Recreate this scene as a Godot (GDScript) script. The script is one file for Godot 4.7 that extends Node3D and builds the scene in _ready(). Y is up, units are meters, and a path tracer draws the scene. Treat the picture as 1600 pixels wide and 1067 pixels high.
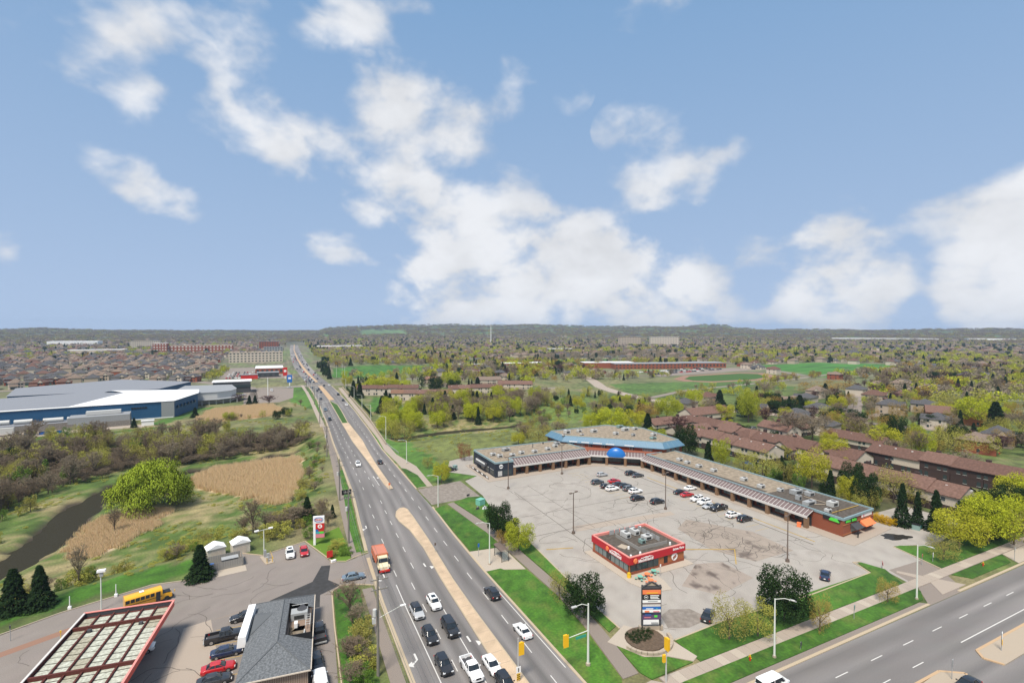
extends Node3D
# A wide avenue, a small mall and suburbs seen from a sixteenth-floor height. Metres, y up.
# North (-Z) is the direction of the avenue; the camera looks north-north-east.

var M := {}
var names := {}
var shared := {}
var noise := FastNoiseLite.new()
var fine := FastNoiseLite.new()

func _ready() -> void:
	set_view()
	noise.seed = 4
	noise.frequency = 0.02
	noise.fractal_octaves = 4
	fine.seed = 9
	fine.frequency = 0.16
	fine.fractal_octaves = 3
	make_materials()
	make_ground()
	make_roads()
	make_lots()
	make_mall()
	make_restaurant()
	make_gas_station()
	make_far_buildings()
	make_row_houses()
	make_suburb()
	make_trees()
	make_cars()
	make_street_furniture()

# ---------------------------------------------------------------- view, sky, sun
func set_view() -> void:
	var cam := Camera3D.new()
	cam.name = "camera"
	cam.position = Vector3(0, 52, 0)
	cam.rotation_degrees = Vector3(-1.26, -26.0, 0)
	cam.fov = 67.6
	cam.near = 0.5
	cam.far = 20000.0
	add_child(cam)
	cam.current = true
	var sky_material := PanoramaSkyMaterial.new()
	sky_material.panorama = sky_texture()
	sky_material.energy_multiplier = 0.77
	var sky := Sky.new()
	sky.sky_material = sky_material
	var e := Environment.new()
	e.background_mode = Environment.BG_SKY
	e.sky = sky
	e.tonemap_mode = Environment.TONE_MAPPER_LINEAR
	e.tonemap_exposure = 1.3
	e.fog_enabled = true
	e.fog_density = 0.00009
	e.fog_light_color = Color(0.70, 0.79, 0.90)
	e.sdfgi_enabled = true
	e.ssao_enabled = true
	e.ssil_enabled = true
	var we := WorldEnvironment.new()
	we.name = "environment"
	we.environment = e
	add_child(we)
	var sun := DirectionalLight3D.new()
	sun.name = "sun"
	sun.light_color = Color(1.0, 0.965, 0.91)
	sun.light_energy = 1.36
	sun.light_angular_distance = 16.0
	sun.shadow_enabled = true
	sun.rotation_degrees = Vector3(-60, -48, 0)
	add_child(sun)

var sky_rows := []
var sky_field := PackedFloat32Array()
var sky_noise := FastNoiseLite.new()
const SKY_W := 4096
const SKY_H := 1024

func sky_texture() -> ImageTexture:
	# Blobs say where clouds stand (azimuth and height in degrees), noise gives them their edges.
	var fw := 1024
	var fh := 256
	var field := PackedFloat32Array()
	field.resize(fw * fh)
	var rng := RandomNumberGenerator.new()
	rng.seed = 21
	var blobs := CLOUDS.duplicate()
	for i in 60:
		var az := rng.randf_range(82.0, 330.0)
		var el := rng.randf_range(2.0, 34.0)
		for k in 4:
			blobs.append([az + rng.randfn() * 6.0, el + rng.randfn() * 2.2, rng.randf_range(3.5, 7.0), rng.randf_range(2.2, 4.5), rng.randf_range(0.6, 1.05)])
	for i in 40:
		blobs.append([rng.randf_range(0, 360), rng.randf_range(36, 80), rng.randf_range(12, 26), rng.randf_range(4, 9), rng.randf_range(0.6, 0.95)])
	for b in blobs:
		var r0 := maxi(0, int((b[1] - b[3] * 1.5) / 90.0 * fh))
		var r1 := mini(fh - 1, int((b[1] + b[3] * 1.5) / 90.0 * fh))
		var c0 := int((b[0] - b[2] * 1.5 + 180.0) / 360.0 * fw)
		var c1 := int((b[0] + b[2] * 1.5 + 180.0) / 360.0 * fw)
		for r in range(r0, r1 + 1):
			for c in range(c0, c1 + 1):
				var dx: float = ((c + 0.5) / fw * 360.0 - 180.0 - b[0]) / b[2]
				var dy: float = ((r + 0.5) / fh * 90.0 - b[1]) / b[3]
				var q := 1.0 - (dx * dx + dy * dy) * 0.5
				if q > 0.0:
					var k := r * fw + posmod(c, fw)
					var s: float = b[4] * q * q * (3.0 - 2.0 * q)
					field[k] = minf(field[k] + s - minf(field[k], 1.0) * s * 0.85, 1.2)
	var im := Image.create_from_data(fw, fh, false, Image.FORMAT_RF, field.to_byte_array())
	im.resize(SKY_W, SKY_H, Image.INTERPOLATE_CUBIC)
	sky_field = im.get_data().to_float32_array()
	sky_noise.seed = 12
	sky_noise.frequency = 1.0
	sky_noise.fractal_octaves = 6
	sky_noise.fractal_gain = 0.54
	sky_rows.resize(SKY_H)
	var job := WorkerThreadPool.add_group_task(sky_row, SKY_H)
	WorkerThreadPool.wait_for_group_task_completion(job)
	var data := PackedFloat32Array()
	for r in SKY_H:
		data.append_array(sky_rows[SKY_H - 1 - r])
	var ground := PackedFloat32Array()
	ground.resize(SKY_W * 3)
	for c in SKY_W:
		ground[c * 3] = 0.16
		ground[c * 3 + 1] = 0.17
		ground[c * 3 + 2] = 0.15
	for r in SKY_H:
		data.append_array(ground)
	var full := Image.create_from_data(SKY_W, SKY_H * 2, false, Image.FORMAT_RGBF, data.to_byte_array())
	sky_rows.clear()
	return ImageTexture.create_from_image(full)

func sky_row(r: int) -> void:
	var el := (r + 0.5) / SKY_H * PI / 2.0
	var row := PackedFloat32Array()
	row.resize(SKY_W * 3)
	var t := clampf(rad_to_deg(el) / 34.0, 0.0, 1.0)
	t = pow(t, 0.75)
	var low := Vector3(0.465, 0.59, 0.80)
	var high := Vector3(0.215, 0.38, 0.63)
	var base := low.lerp(high, t)
	var y := sin(el)
	var soft := lerpf(0.80, 1.2, smoothstep(8.0, 20.0, rad_to_deg(el)))
	var flat := cos(el)
	for c in SKY_W:
		var az := (c + 0.5) / SKY_W * TAU
		var d := Vector3(sin(az) * flat, y * 1.5, -cos(az) * flat)
		var b := sky_field[r * SKY_W + (c + SKY_W / 2) % SKY_W]
		var blue := base
		var col := blue
		if b > 0.02:
			var w := sky_noise.get_noise_3dv(d * 3.1 + Vector3(7, 3, 1)) * 0.35
			var n := sky_noise.get_noise_3dv(d * 6.6 + Vector3(w, w * 0.6, -w))
			var big := sky_noise.get_noise_3dv(d * 2.2 + Vector3(3, 1, 5))
			var a := b * 0.98 + n * 1.2 + big * 0.3 - 0.32
			a = clampf(a / soft, 0.0, 1.0)
			a = a * a * (3.0 - 2.0 * a)
			var s := sky_noise.get_noise_3dv(d * 4.6 + Vector3(0.3, 0.1 + w, 0.0))
			var body := clampf(0.80 + 0.12 * minf(b, 1.0) + s * 0.2 + n * 0.12, 0.66, 1.0)
			var white := Vector3(0.90, 0.91, 0.935) * body
			col = blue.lerp(white, a * clampf(0.52 + 0.40 * b, 0.0, 0.93))
		row[c * 3] = col.x
		row[c * 3 + 1] = col.y
		row[c * 3 + 2] = col.z
	sky_rows[r] = row

# ---------------------------------------------------------------- mesh and node helpers
class MB:
	var V := PackedVector3Array()
	var N := PackedVector3Array()
	var C := PackedColorArray()
	var col := Color.WHITE
	var tinted := false
	func tri(a: Vector3, b: Vector3, c: Vector3) -> void:
		var n := (b - a).cross(c - a).normalized()
		V.append(a); V.append(c); V.append(b)
		for i in 3:
			N.append(n)
			if tinted: C.append(col)
	func quad(a: Vector3, b: Vector3, c: Vector3, d: Vector3) -> void:
		tri(a, b, c)
		tri(a, c, d)
	func trin(a: Vector3, b: Vector3, c: Vector3, na: Vector3, nb: Vector3, nc: Vector3) -> void:
		V.append(a); V.append(c); V.append(b)
		N.append(na); N.append(nc); N.append(nb)
		if tinted:
			for i in 3: C.append(col)
	func hexa(p: Array) -> void:  # 0-3 bottom ring, 4-7 top ring, counter-clockwise from above
		quad(p[4], p[5], p[6], p[7])
		quad(p[3], p[2], p[1], p[0])
		for i in 4:
			var j := (i + 1) % 4
			quad(p[i], p[j], p[j + 4], p[i + 4])
	func box(x0: float, y0: float, z0: float, x1: float, y1: float, z1: float) -> void:
		hexa([Vector3(x0, y0, z1), Vector3(x1, y0, z1), Vector3(x1, y0, z0), Vector3(x0, y0, z0), Vector3(x0, y1, z1), Vector3(x1, y1, z1), Vector3(x1, y1, z0), Vector3(x0, y1, z0)])
	func cbox(c: Vector3, s: Vector3, turn := 0.0) -> void:
		var b := Basis(Vector3.UP, turn)
		var p := []
		for y in [-0.5, 0.5]:
			for q in [[-0.5, 0.5], [0.5, 0.5], [0.5, -0.5], [-0.5, -0.5]]:
				p.append(c + b * Vector3(q[0] * s.x, y * s.y, q[1] * s.z))
		hexa(p)
	func tube(a: Vector3, b: Vector3, ra: float, rb: float, n := 6, caps := true) -> void:
		var d := (b - a).normalized()
		var u := d.cross(Vector3.UP if absf(d.y) < 0.95 else Vector3.RIGHT).normalized()
		var v := d.cross(u)
		for i in n:
			var t0 := TAU * i / n
			var t1 := TAU * (i + 1) / n
			var e0 := u * cos(t0) + v * sin(t0)
			var e1 := u * cos(t1) + v * sin(t1)
			trin(a + e0 * ra, a + e1 * ra, b + e1 * rb, e0, e1, e1)
			trin(a + e0 * ra, b + e1 * rb, b + e0 * rb, e0, e1, e0)
			if caps:
				tri(b, b + e0 * rb, b + e1 * rb)
				tri(a, a + e1 * ra, a + e0 * ra)
	func flat(poly: PackedVector2Array, y: float) -> void:
		var t := Geometry2D.triangulate_polygon(poly)
		for i in range(0, t.size(), 3):
			var a := Vector3(poly[t[i]].x, y, poly[t[i]].y)
			var b := Vector3(poly[t[i + 1]].x, y, poly[t[i + 1]].y)
			var c := Vector3(poly[t[i + 2]].x, y, poly[t[i + 2]].y)
			if (b - a).cross(c - a).y < 0.0: tri(a, c, b)
			else: tri(a, b, c)
	func walls(poly: PackedVector2Array, y0: float, y1: float, top := poly) -> void:
		var area := 0.0
		for i in poly.size():
			area += poly[i].cross(poly[(i + 1) % poly.size()])
		for i in poly.size():
			var j := (i + 1) % poly.size()
			var a := i if area < 0.0 else j
			var b := j if area < 0.0 else i
			quad(Vector3(poly[a].x, y0, poly[a].y), Vector3(poly[b].x, y0, poly[b].y), Vector3(top[b].x, y1, top[b].y), Vector3(top[a].x, y1, top[a].y))
	func prism(poly: PackedVector2Array, y0: float, y1: float) -> void:
		flat(poly, y1)
		walls(poly, y0, y1)
	func loft(rings: Array, closed := true) -> void:  # smooth skin through rings of equal length
		var nr := rings.size()
		var nc: int = rings[0].size()
		var nn := []
		for i in nr:
			var row := []
			for j in nc:
				var du: Vector3 = rings[i][(j + 1) % nc] - rings[i][(j - 1 + nc) % nc]
				var dv: Vector3 = rings[mini(i + 1, nr - 1)][j] - rings[maxi(i - 1, 0)][j]
				row.append(du.cross(dv).normalized())
			nn.append(row)
		for i in nr - 1:
			for j in nc if closed else nc - 1:
				var k := (j + 1) % nc
				trin(rings[i][j], rings[i][k], rings[i + 1][k], nn[i][j], nn[i][k], nn[i + 1][k])
				trin(rings[i][j], rings[i + 1][k], rings[i + 1][j], nn[i][j], nn[i + 1][k], nn[i + 1][j])
	func mesh() -> ArrayMesh:
		var a := []
		a.resize(Mesh.ARRAY_MAX)
		a[Mesh.ARRAY_VERTEX] = V
		a[Mesh.ARRAY_NORMAL] = N
		if tinted: a[Mesh.ARRAY_COLOR] = C
		var m := ArrayMesh.new()
		m.add_surface_from_arrays(Mesh.PRIMITIVE_TRIANGLES, a)
		return m

func numbered(called: String) -> String:
	var n: int = names.get(called, 0)
	names[called] = n + 1
	return called if n == 0 else "%s_%03d" % [called, n]

func thing(called: String, label: String, category: String, at := Vector3.ZERO, turn := 0.0, group := "") -> Node3D:
	var o := Node3D.new()
	o.name = numbered(called)
	add_child(o)
	o.position = at
	o.rotation.y = turn
	tag(o, label, category, group)
	return o

func tag(o: Node, label: String, category: String, group := "", kind := "") -> void:
	if label: o.set_meta("label", label)
	if category: o.set_meta("category", category)
	if group: o.set_meta("group", group)
	if kind: o.set_meta("kind", kind)

func part(parent: Node, called: String, m: Mesh, material: Material, at := Vector3.ZERO, turn := 0.0) -> MeshInstance3D:
	var o := MeshInstance3D.new()
	o.mesh = m
	o.material_override = material
	o.name = called
	o.position = at
	o.rotation.y = turn
	parent.add_child(o, true)
	return o

func struct(called: String, m: Mesh, material: Material) -> MeshInstance3D:
	var o := MeshInstance3D.new()
	o.mesh = m
	o.material_override = material
	o.name = numbered(called)
	add_child(o)
	o.set_meta("kind", "structure")
	return o

func boxm(x: float, y: float, z: float) -> Mesh:  # a box standing on the origin, shared between alike pieces
	var key := "box %.3f %.3f %.3f" % [x, y, z]
	if not shared.has(key):
		var b := MB.new()
		b.box(-x / 2, 0, -z / 2, x / 2, y, z / 2)
		shared[key] = b.mesh()
	return shared[key]

func tubem(h: float, r0: float, r1: float, n := 8) -> Mesh:
	var key := "tube %.3f %.3f %.3f %d" % [h, r0, r1, n]
	if not shared.has(key):
		var b := MB.new()
		b.tube(Vector3.ZERO, Vector3(0, h, 0), r0, r1, n)
		shared[key] = b.mesh()
	return shared[key]

func text_mesh(words: String, size: float, bold := true) -> Mesh:
	var key := "text %s %.3f" % [words, size]
	if not shared.has(key):
		var t := TextMesh.new()
		var f := SystemFont.new()
		f.font_names = PackedStringArray(["Droid Sans"])
		f.font_weight = 700 if bold else 400
		t.font = f
		t.text = words
		t.font_size = 64
		t.pixel_size = size / 48.0
		t.depth = 0.06
		t.curve_step = 4.0
		shared[key] = t
	return shared[key]

func poly(a: Array) -> PackedVector2Array:
	var p := PackedVector2Array()
	for i in range(0, a.size(), 2): p.append(Vector2(a[i], a[i + 1]))
	return p

func rect(x0: float, z0: float, x1: float, z1: float) -> PackedVector2Array:
	return poly([x0, z0, x1, z0, x1, z1, x0, z1])

# ---------------------------------------------------------------- materials (base colours are linear)
func noise_tex(freq: float, lo: float, hi: float, seed_ := 1, octaves := 4, size := 512, warm := 0.0) -> NoiseTexture2D:
	var n := FastNoiseLite.new()
	n.seed = seed_
	n.frequency = freq
	n.fractal_octaves = octaves
	var t := NoiseTexture2D.new()
	t.width = size
	t.height = size
	t.seamless = true
	t.noise = n
	var g := Gradient.new()
	g.set_color(0, Color(lo, lo * (1.0 - warm * 0.3), lo * (1.0 - warm)).linear_to_srgb())
	g.set_color(1, Color(hi, hi, hi).linear_to_srgb())
	t.color_ramp = g
	return t

func mat(key: String, r: float, g: float, b: float, rough := 0.9, tex: Texture2D = null, tile := 1.0, metal := 0.0) -> StandardMaterial3D:
	var m := StandardMaterial3D.new()
	m.albedo_color = Color(r, g, b).linear_to_srgb()
	m.roughness = rough
	m.metallic = metal
	if tex:
		m.albedo_texture = tex
		m.uv1_triplanar = true
		m.uv1_world_triplanar = true
		m.uv1_scale = Vector3.ONE / tile
	M[key] = m
	return m

func make_materials() -> void:
	var grain := noise_tex(0.06, 0.62, 1.0, 3, 5)
	var blotch := noise_tex(0.012, 0.6, 1.0, 5, 5, 512, 0.08)
	var grass := noise_tex(0.05, 0.5, 1.0, 7, 5)
	var stain := noise_tex(0.016, 0.45, 1.0, 15, 6, 512, 0.1)
	var streak := noise_tex(0.03, 0.72, 1.0, 11, 3)
	M.ground = mat("ground", 1.06, 1.06, 1.06, 1.0, grass, 17.0)
	M.ground.vertex_color_use_as_albedo = true
	M.paved = mat("paved", 1, 1, 1, 0.92, grain, 5.0)
	M.paved.vertex_color_use_as_albedo = true
	mat("lawn", 0.05, 0.128, 0.012, 1.0, grass, 6.0)
	mat("walk", 0.42, 0.35, 0.285, 0.92, grain, 4.0)
	mat("walk_b", 0.49, 0.42, 0.34, 0.92, grain, 4.0)
	mat("path", 0.27, 0.225, 0.19, 0.92, grain, 5.0)
	mat("brick_paving", 0.31, 0.175, 0.12, 0.95, grain, 2.0)
	mat("kerb", 0.52, 0.42, 0.29, 0.9, grain, 3.0)
	mat("median", 0.56, 0.385, 0.23, 0.9, grain, 3.0)
	mat("curb_yellow", 0.5, 0.33, 0.08, 0.9, grain, 2.0)
	mat("crack", 0.085, 0.072, 0.06, 1.0)
	mat("patch", 0.045, 0.045, 0.047, 0.95, blotch, 9.0)
	mat("patch_b", 0.27, 0.235, 0.205, 0.95, blotch, 9.0)
	mat("paint", 0.72, 0.70, 0.66, 0.85, grain, 2.0)
	mat("paint_yellow", 0.55, 0.36, 0.07, 0.85, grain, 2.0)
	mat("water", 0.034, 0.031, 0.021, 0.12).metallic_specular = 0.05
	M.water.normal_enabled = true
	var ripple := noise_tex(0.03, 0.0, 1.0, 23, 3)
	ripple.color_ramp = null
	ripple.as_normal_map = true
	M.water.normal_texture = ripple
	M.water.normal_scale = 0.5
	M.water.uv1_triplanar = true
	M.water.uv1_world_triplanar = true
	M.water.uv1_scale = Vector3.ONE / 9.0
	mat("puddle", 0.03, 0.028, 0.024, 0.15).metallic_specular = 0.15
	mat("roof_gravel", 0.36, 0.295, 0.22, 1.0, stain, 14.0)
	mat("roof_dark", 0.115, 0.095, 0.078, 1.0, stain, 9.0)
	mat("flashing", 0.26, 0.37, 0.40, 0.5, streak, 4.0)
	mat("teal_roof", 0.105, 0.215, 0.315, 0.55, streak, 6.0)
	mat("navy_wall", 0.018, 0.026, 0.042, 0.7, grain, 3.0)
	mat("brick", 0.30, 0.085, 0.04, 0.95, grain, 1.2)
	mat("brick_orange", 0.42, 0.15, 0.055, 0.95, grain, 1.5)
	mat("pillar", 0.24, 0.14, 0.075, 0.95, grain, 1.2)
	mat("plum_panel", 0.18, 0.13, 0.125, 0.6, streak, 2.0)
	mat("white_trim", 0.68, 0.65, 0.62, 0.7, streak, 3.0)
	mat("white", 0.8, 0.8, 0.79, 0.6)
	mat("white_roof", 0.82, 0.82, 0.83, 0.7, streak, 20.0)
	mat("glass", 0.035, 0.05, 0.055, 0.08)
	mat("glass_pale", 0.16, 0.2, 0.2, 0.12)
	mat("frame_dark", 0.03, 0.032, 0.032, 0.5)
	mat("metal", 0.42, 0.43, 0.43, 0.5, grain, 2.0)
	mat("metal_light", 0.6, 0.6, 0.58, 0.5, grain, 2.0)
	mat("metal_green", 0.2, 0.3, 0.28, 0.5)
	mat("pole_pale", 0.62, 0.64, 0.58, 0.6)
	mat("pole_brown", 0.13, 0.095, 0.075, 0.7)
	mat("wood_pole", 0.24, 0.22, 0.19, 0.95, grain, 1.0)
	mat("wire", 0.16, 0.16, 0.16, 0.6)
	mat("blue_dome", 0.01, 0.13, 0.42, 0.35)
	mat("red_panel", 0.42, 0.008, 0.018, 0.45)
	mat("red_trim", 0.72, 0.26, 0.22, 0.5)
	mat("red", 0.52, 0.02, 0.015, 0.4)
	mat("orange", 0.78, 0.2, 0.07, 0.7)
	mat("green_sign", 0.09, 0.62, 0.06, 0.5)
	mat("green_box", 0.16, 0.42, 0.33, 0.6)
	mat("street_green", 0.03, 0.3, 0.2, 0.5)
	mat("black", 0.012, 0.012, 0.013, 0.5)
	mat("charcoal", 0.05, 0.05, 0.055, 0.8)
	mat("yellow", 0.75, 0.46, 0.02, 0.5)
	mat("signal_yellow", 0.8, 0.45, 0.01, 0.5)
	mat("blue", 0.015, 0.13, 0.45, 0.45)
	mat("purple", 0.1, 0.06, 0.14, 0.6)
	mat("pink", 0.62, 0.2, 0.24, 0.6)
	mat("teal", 0.05, 0.35, 0.4, 0.6)
	mat("deck", 0.60, 0.62, 0.53, 0.75, stain, 5.0)
	mat("deck_b", 0.47, 0.45, 0.35, 0.75, stain, 4.0)
	mat("beam", 0.11, 0.022, 0.014, 0.8, grain, 2.0)
	mat("shingle", 0.21, 0.225, 0.24, 1.0, noise_tex(0.07, 0.25, 1.0, 8, 3), 14.0)
	mat("shingle_dark", 0.13, 0.14, 0.15, 1.0, grain, 2.0)
	mat("siding", 0.27, 0.19, 0.14, 0.9, streak, 1.5)
	mat("fence_wood", 0.30, 0.29, 0.27, 0.95, streak, 1.0)
	mat("shed", 0.55, 0.50, 0.42, 0.8)
	mat("hall_blue", 0.008, 0.085, 0.20, 0.6, streak, 12.0)
	mat("hall_grey", 0.30, 0.31, 0.32, 0.6, streak, 8.0)
	mat("hall_roof", 0.24, 0.25, 0.275, 0.7, streak, 14.0)
	mat("hall_stone", 0.27, 0.25, 0.23, 0.95, stain, 6.0)
	mat("roof_brown", 0.17, 0.092, 0.07, 1.0, stain, 8.0)
	mat("roof_brown_b", 0.215, 0.122, 0.094, 1.0, stain, 8.0)
	mat("roof_rust", 0.25, 0.135, 0.085, 1.0, stain, 8.0)
	mat("roof_slate", 0.105, 0.105, 0.115, 1.0, stain, 8.0)
	mat("roof_tan", 0.26, 0.195, 0.155, 1.0, stain, 8.0)
	mat("wall_cream", 0.60, 0.52, 0.43, 0.9, streak, 6.0)
	mat("wall_beige", 0.50, 0.41, 0.32, 0.9, grain, 3.0)
	mat("wall_dark", 0.06, 0.035, 0.03, 0.9, grain, 3.0)
	mat("trunk", 0.10, 0.075, 0.058, 1.0)
	mat("trunk_pale", 0.22, 0.19, 0.165, 1.0)
	mat("soil", 0.13, 0.09, 0.06, 1.0, blotch, 4.0)
	mat("stone", 0.46, 0.38, 0.29, 0.9, grain, 2.0)
	mat("skin", 0.4, 0.24, 0.17, 0.7)
	mat("cloth", 0.012, 0.011, 0.014, 0.95)
	for k in [["maple", .40, .43, .03], ["maple_b", .33, .36, .034], ["maple_c", .40, .39, .035], ["olive", .29, .265, .07], ["olive_b", .36, .35, .075], ["amber", .32, .21, .055], ["redbud", .22, .07, .045], ["bud", .36, .27, .075],
			["bare", .215, .165, .12], ["bare_b", .27, .22, .16], ["plum", .10, .052, .052], ["spruce", .018, .036, .013], ["pine", .022, .044, .013], ["willow", .33, .42, .045], ["green", .11, .19, .03], ["gold", .62, .40, .015], ["reed", .74, .57, .37]]:
		var m := mat("leaf_" + k[0], k[1], k[2], k[3], 0.9)
		m.vertex_color_use_as_albedo = true
		m.metallic_specular = 0.15
		if not k[0] in ["bare", "bare_b", "spruce", "pine", "plum"]:
			m.backlight_enabled = true
			m.backlight = Color(k[1] * 0.5, k[2] * 0.5, k[3] * 0.5).linear_to_srgb()
	for k in [["black", .012, .012, .014], ["dark", .022, .024, .028], ["grey", .10, .105, .11], ["greyblack", .05, .055, .062], ["silver", .40, .41, .42], ["white", .82, .82, .81], ["red", .45, .012, .016], ["navy", .012, .022, .06], ["bluegrey", .13, .18, .23], ["yellow", .82, .40, .012], ["rust", .55, .16, .07], ["cream", .72, .63, .42]]:
		var m := mat("car_" + k[0], k[1], k[2], k[3], 0.35)
		m.clearcoat_enabled = true
		m.clearcoat = 0.8
		m.clearcoat_roughness = 0.08
	mat("tyre", 0.014, 0.014, 0.014, 0.9)
	mat("rim", 0.38, 0.38, 0.39, 0.3, null, 1.0, 0.7)
	mat("car_glass", 0.018, 0.024, 0.03, 0.05)
	mat("headlamp", 0.75, 0.77, 0.78, 0.15)
	mat("taillamp", 0.42, 0.012, 0.01, 0.2)

const CARS = [
	["suv", "silver", 24.7, -90.3, 180, "silver SUV with black roof waiting in the lane beside the left kerb"],
	["suv", "white", 28.4, -91.9, 180, "white SUV with dark sunroof driving behind the large black SUV"],
	["suv", "black", 24.7, -82.2, 180, "black SUV in the kerb-side queue, directly ahead of the silver SUV"],
	["bigsuv", "black", 28.5, -82.8, 180, "large boxy black SUV queuing one lane from the median"],
	["suv", "black", 24.4, -74.0, 180, "black SUV at the head of the queue beside the white pickup"],
	["pickup", "white", 27.9, -71.2, 180, "white pickup truck with empty bed waiting at the junction"],
	["sedan", "white", 31.1, -70.8, 180, "white sedan in the left-turn lane beside the paved median"],
	["suv", "black", 31.2, -66.1, 180, "black car cut by the picture edge, ahead of the white turning sedan"],
	["suv", "black", 39.7, -90.3, 0, "black SUV driving away past the bus shelter"],
	["sedan", "white", 39.4, -76.7, 0, "white sedan driving away along the kerb towards the bus shelter"],
	["suv", "white", 32.1, -200.6, 180, "white SUV coming alone off the bridge"],
	["sedan", "black", 40.4, -200.9, 0, "black sedan driving away at the start of the bridge"],
	["suv", "black", 33.9, -309.3, 180, "black car on the bridge beside the end of the grass median"],
	["pickup", "bluegrey", 35.5, -348.1, 180, "blue-grey pickup on the bridge behind the black car"],
	["sedan", "black", 38.2, -405.1, 180, "dark car farther back, coming towards the bridge"],
	["bigsuv", "black", 53.3, -427.4, 0, "dark pickup-sized car driving away before the far junction"],
	["sedan", "black", 52.1, -390.5, 0, "black car driving away behind the dark pickup-sized car"],
	["sedan", "white", 51.1, -365.8, 0, "white car driving away on the bridge beside the wall"],
	["sedan", "black", 50.3, -502.9, 0, "black car about to enter the far junction"],
	["hatch", "silver", 108.0, -148.2, -90, "silver hatchback parked alone at the far end of the middle row"],
	["suv", "greyblack", 101.1, -141.3, -90, "dark SUV with light roof at the end of the parked group"],
	["sedan", "red", 107.1, -140.0, -90, "red sedan in the middle of the parked group"],
	["hatch", "black", 101.1, -136.5, -90, "black hatchback hidden behind the white SUV near the red sedan"],
	["suv", "white", 101.3, -133.4, -90, "white SUV parked nearest the red sedan"],
	["sedan", "dark", 106.2, -136.4, -90, "dark sedan parked just behind the red sedan"],
	["sedan", "black", 107.2, -134.3, -90, "black sedan parked between the dark sedan and the second white SUV"],
	["suv", "grey", 106.2, -131.0, -90, "grey SUV parked tight against the second white SUV"],
	["suv", "white", 106.3, -128.0, -90, "second white SUV in the parked group, farther from the red sedan"],
	["suv", "black", 102.4, -122.4, -90, "black SUV parked alone just below the white SUVs"],
	["suv", "black", 105.8, -117.4, -90, "black SUV parked beside a lamp post in the car park"],
	["suv", "black", 118.3, -145.0, -90, "black SUV nearest the domed mall entrance"],
	["sedan", "greyblack", 118.9, -141.9, -90, "dark grey sedan beside the black SUV near the dome"],
	["sedan", "white", 124.6, -122.8, -90, "white sedan parked by the kerb of the storefront lane"],
	["sedan", "black", 118.7, -121.3, -90, "black sedan parked beside the red car near the storefront"],
	["sedan", "red", 118.8, -118.4, -90, "red car parked between black and white cars near the storefront"],
	["suv", "white", 118.4, -113.9, 90, "white SUV parked next to the red car in the storefront row"],
	["suv", "white", 118.1, -110.8, 90, "white SUV in the storefront row between another white SUV and a silver sedan"],
	["sedan", "silver", 116.8, -107.7, 90, "silver sedan beside the black pickup in the storefront row"],
	["pickup", "black", 117.9, -105.4, 90, "black pickup truck in the storefront row"],
	["suv", "white", 117.1, -99.5, -90, "white SUV paired with a black SUV at the end of the storefront row"],
	["suv", "black", 117.5, -96.1, -90, "black SUV at the end of the storefront row"],
	["sedan", "navy", 105.8, -66.5, -60, "dark blue sedan parked alone near the roadside lawn"],
	["sedan", "black", 71.7, -66.2, -60, "black car half hidden by the olive roadside shrubs"],
	["suv", "black", 61.5, -178.3, -90, "dark vehicle half hidden behind the small yellow tree"],
	["sedan", "black", -3.6, -102.5, 90, "black sedan parked by the store near the white ramp wall"],
	["pickup", "black", -6.4, -97.2, -90, "black pickup with loaded bed parked against the store"],
	["sedan", "navy", -5.8, -92.4, -90, "navy sedan parked between the pickup and the red car"],
	["sedan", "red", -6.7, -88.5, -90, "bright red sports car parked beside the store"],
	["sedan", "dark", -7.0, -85.6, -90, "dark car parked in front of the red car"],
	["pickup", "black", 8.0, -91.4, 0, "black pickup with orange load parked behind the store"],
	["suv", "black", 6.9, -82.8, 180, "black SUV with light windscreen parked behind the store"],
	["van", "white", 6.9, -78.1, 0, "white van cut by the picture edge behind the store"],
	["suv", "white", -18.7, -99.2, -90, "white SUV half hidden under the gas canopy"],
	["sedan", "bluegrey", 16.4, -109.2, -90, "blue-grey sedan leaving by the gas station driveway"],
	["suv", "white", 5.0, -126.9, 180, "white SUV parked in the painted bay below the fuel sign"],
	["hatch", "red", 8.0, -126.6, 180, "small red car in the corner bay below the fuel sign"],
	["van", "white", 65.7, -48.8, -90, "white van roof cut by the bottom picture edge on the side street"],
	["sedan", "black", 91.4, -36.5, 90, "black car at the bottom picture edge beside the side-street median"],
	["bigsuv", "white", 5.8, -479.6, 0, "white van parked in the distant asphalt lot by the hedge"],
	["sedan", "silver", 20.6, -499.6, 90, "silver car at the top of the distant asphalt lot"],
	["sedan", "white", -16.1, -535.3, -90, "white car parked on the side lane by the grey hall"],
	["pickup", "grey", -83.5, -306.9, -90, "pickup parked at the edge of the industrial yard"],
]

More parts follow.
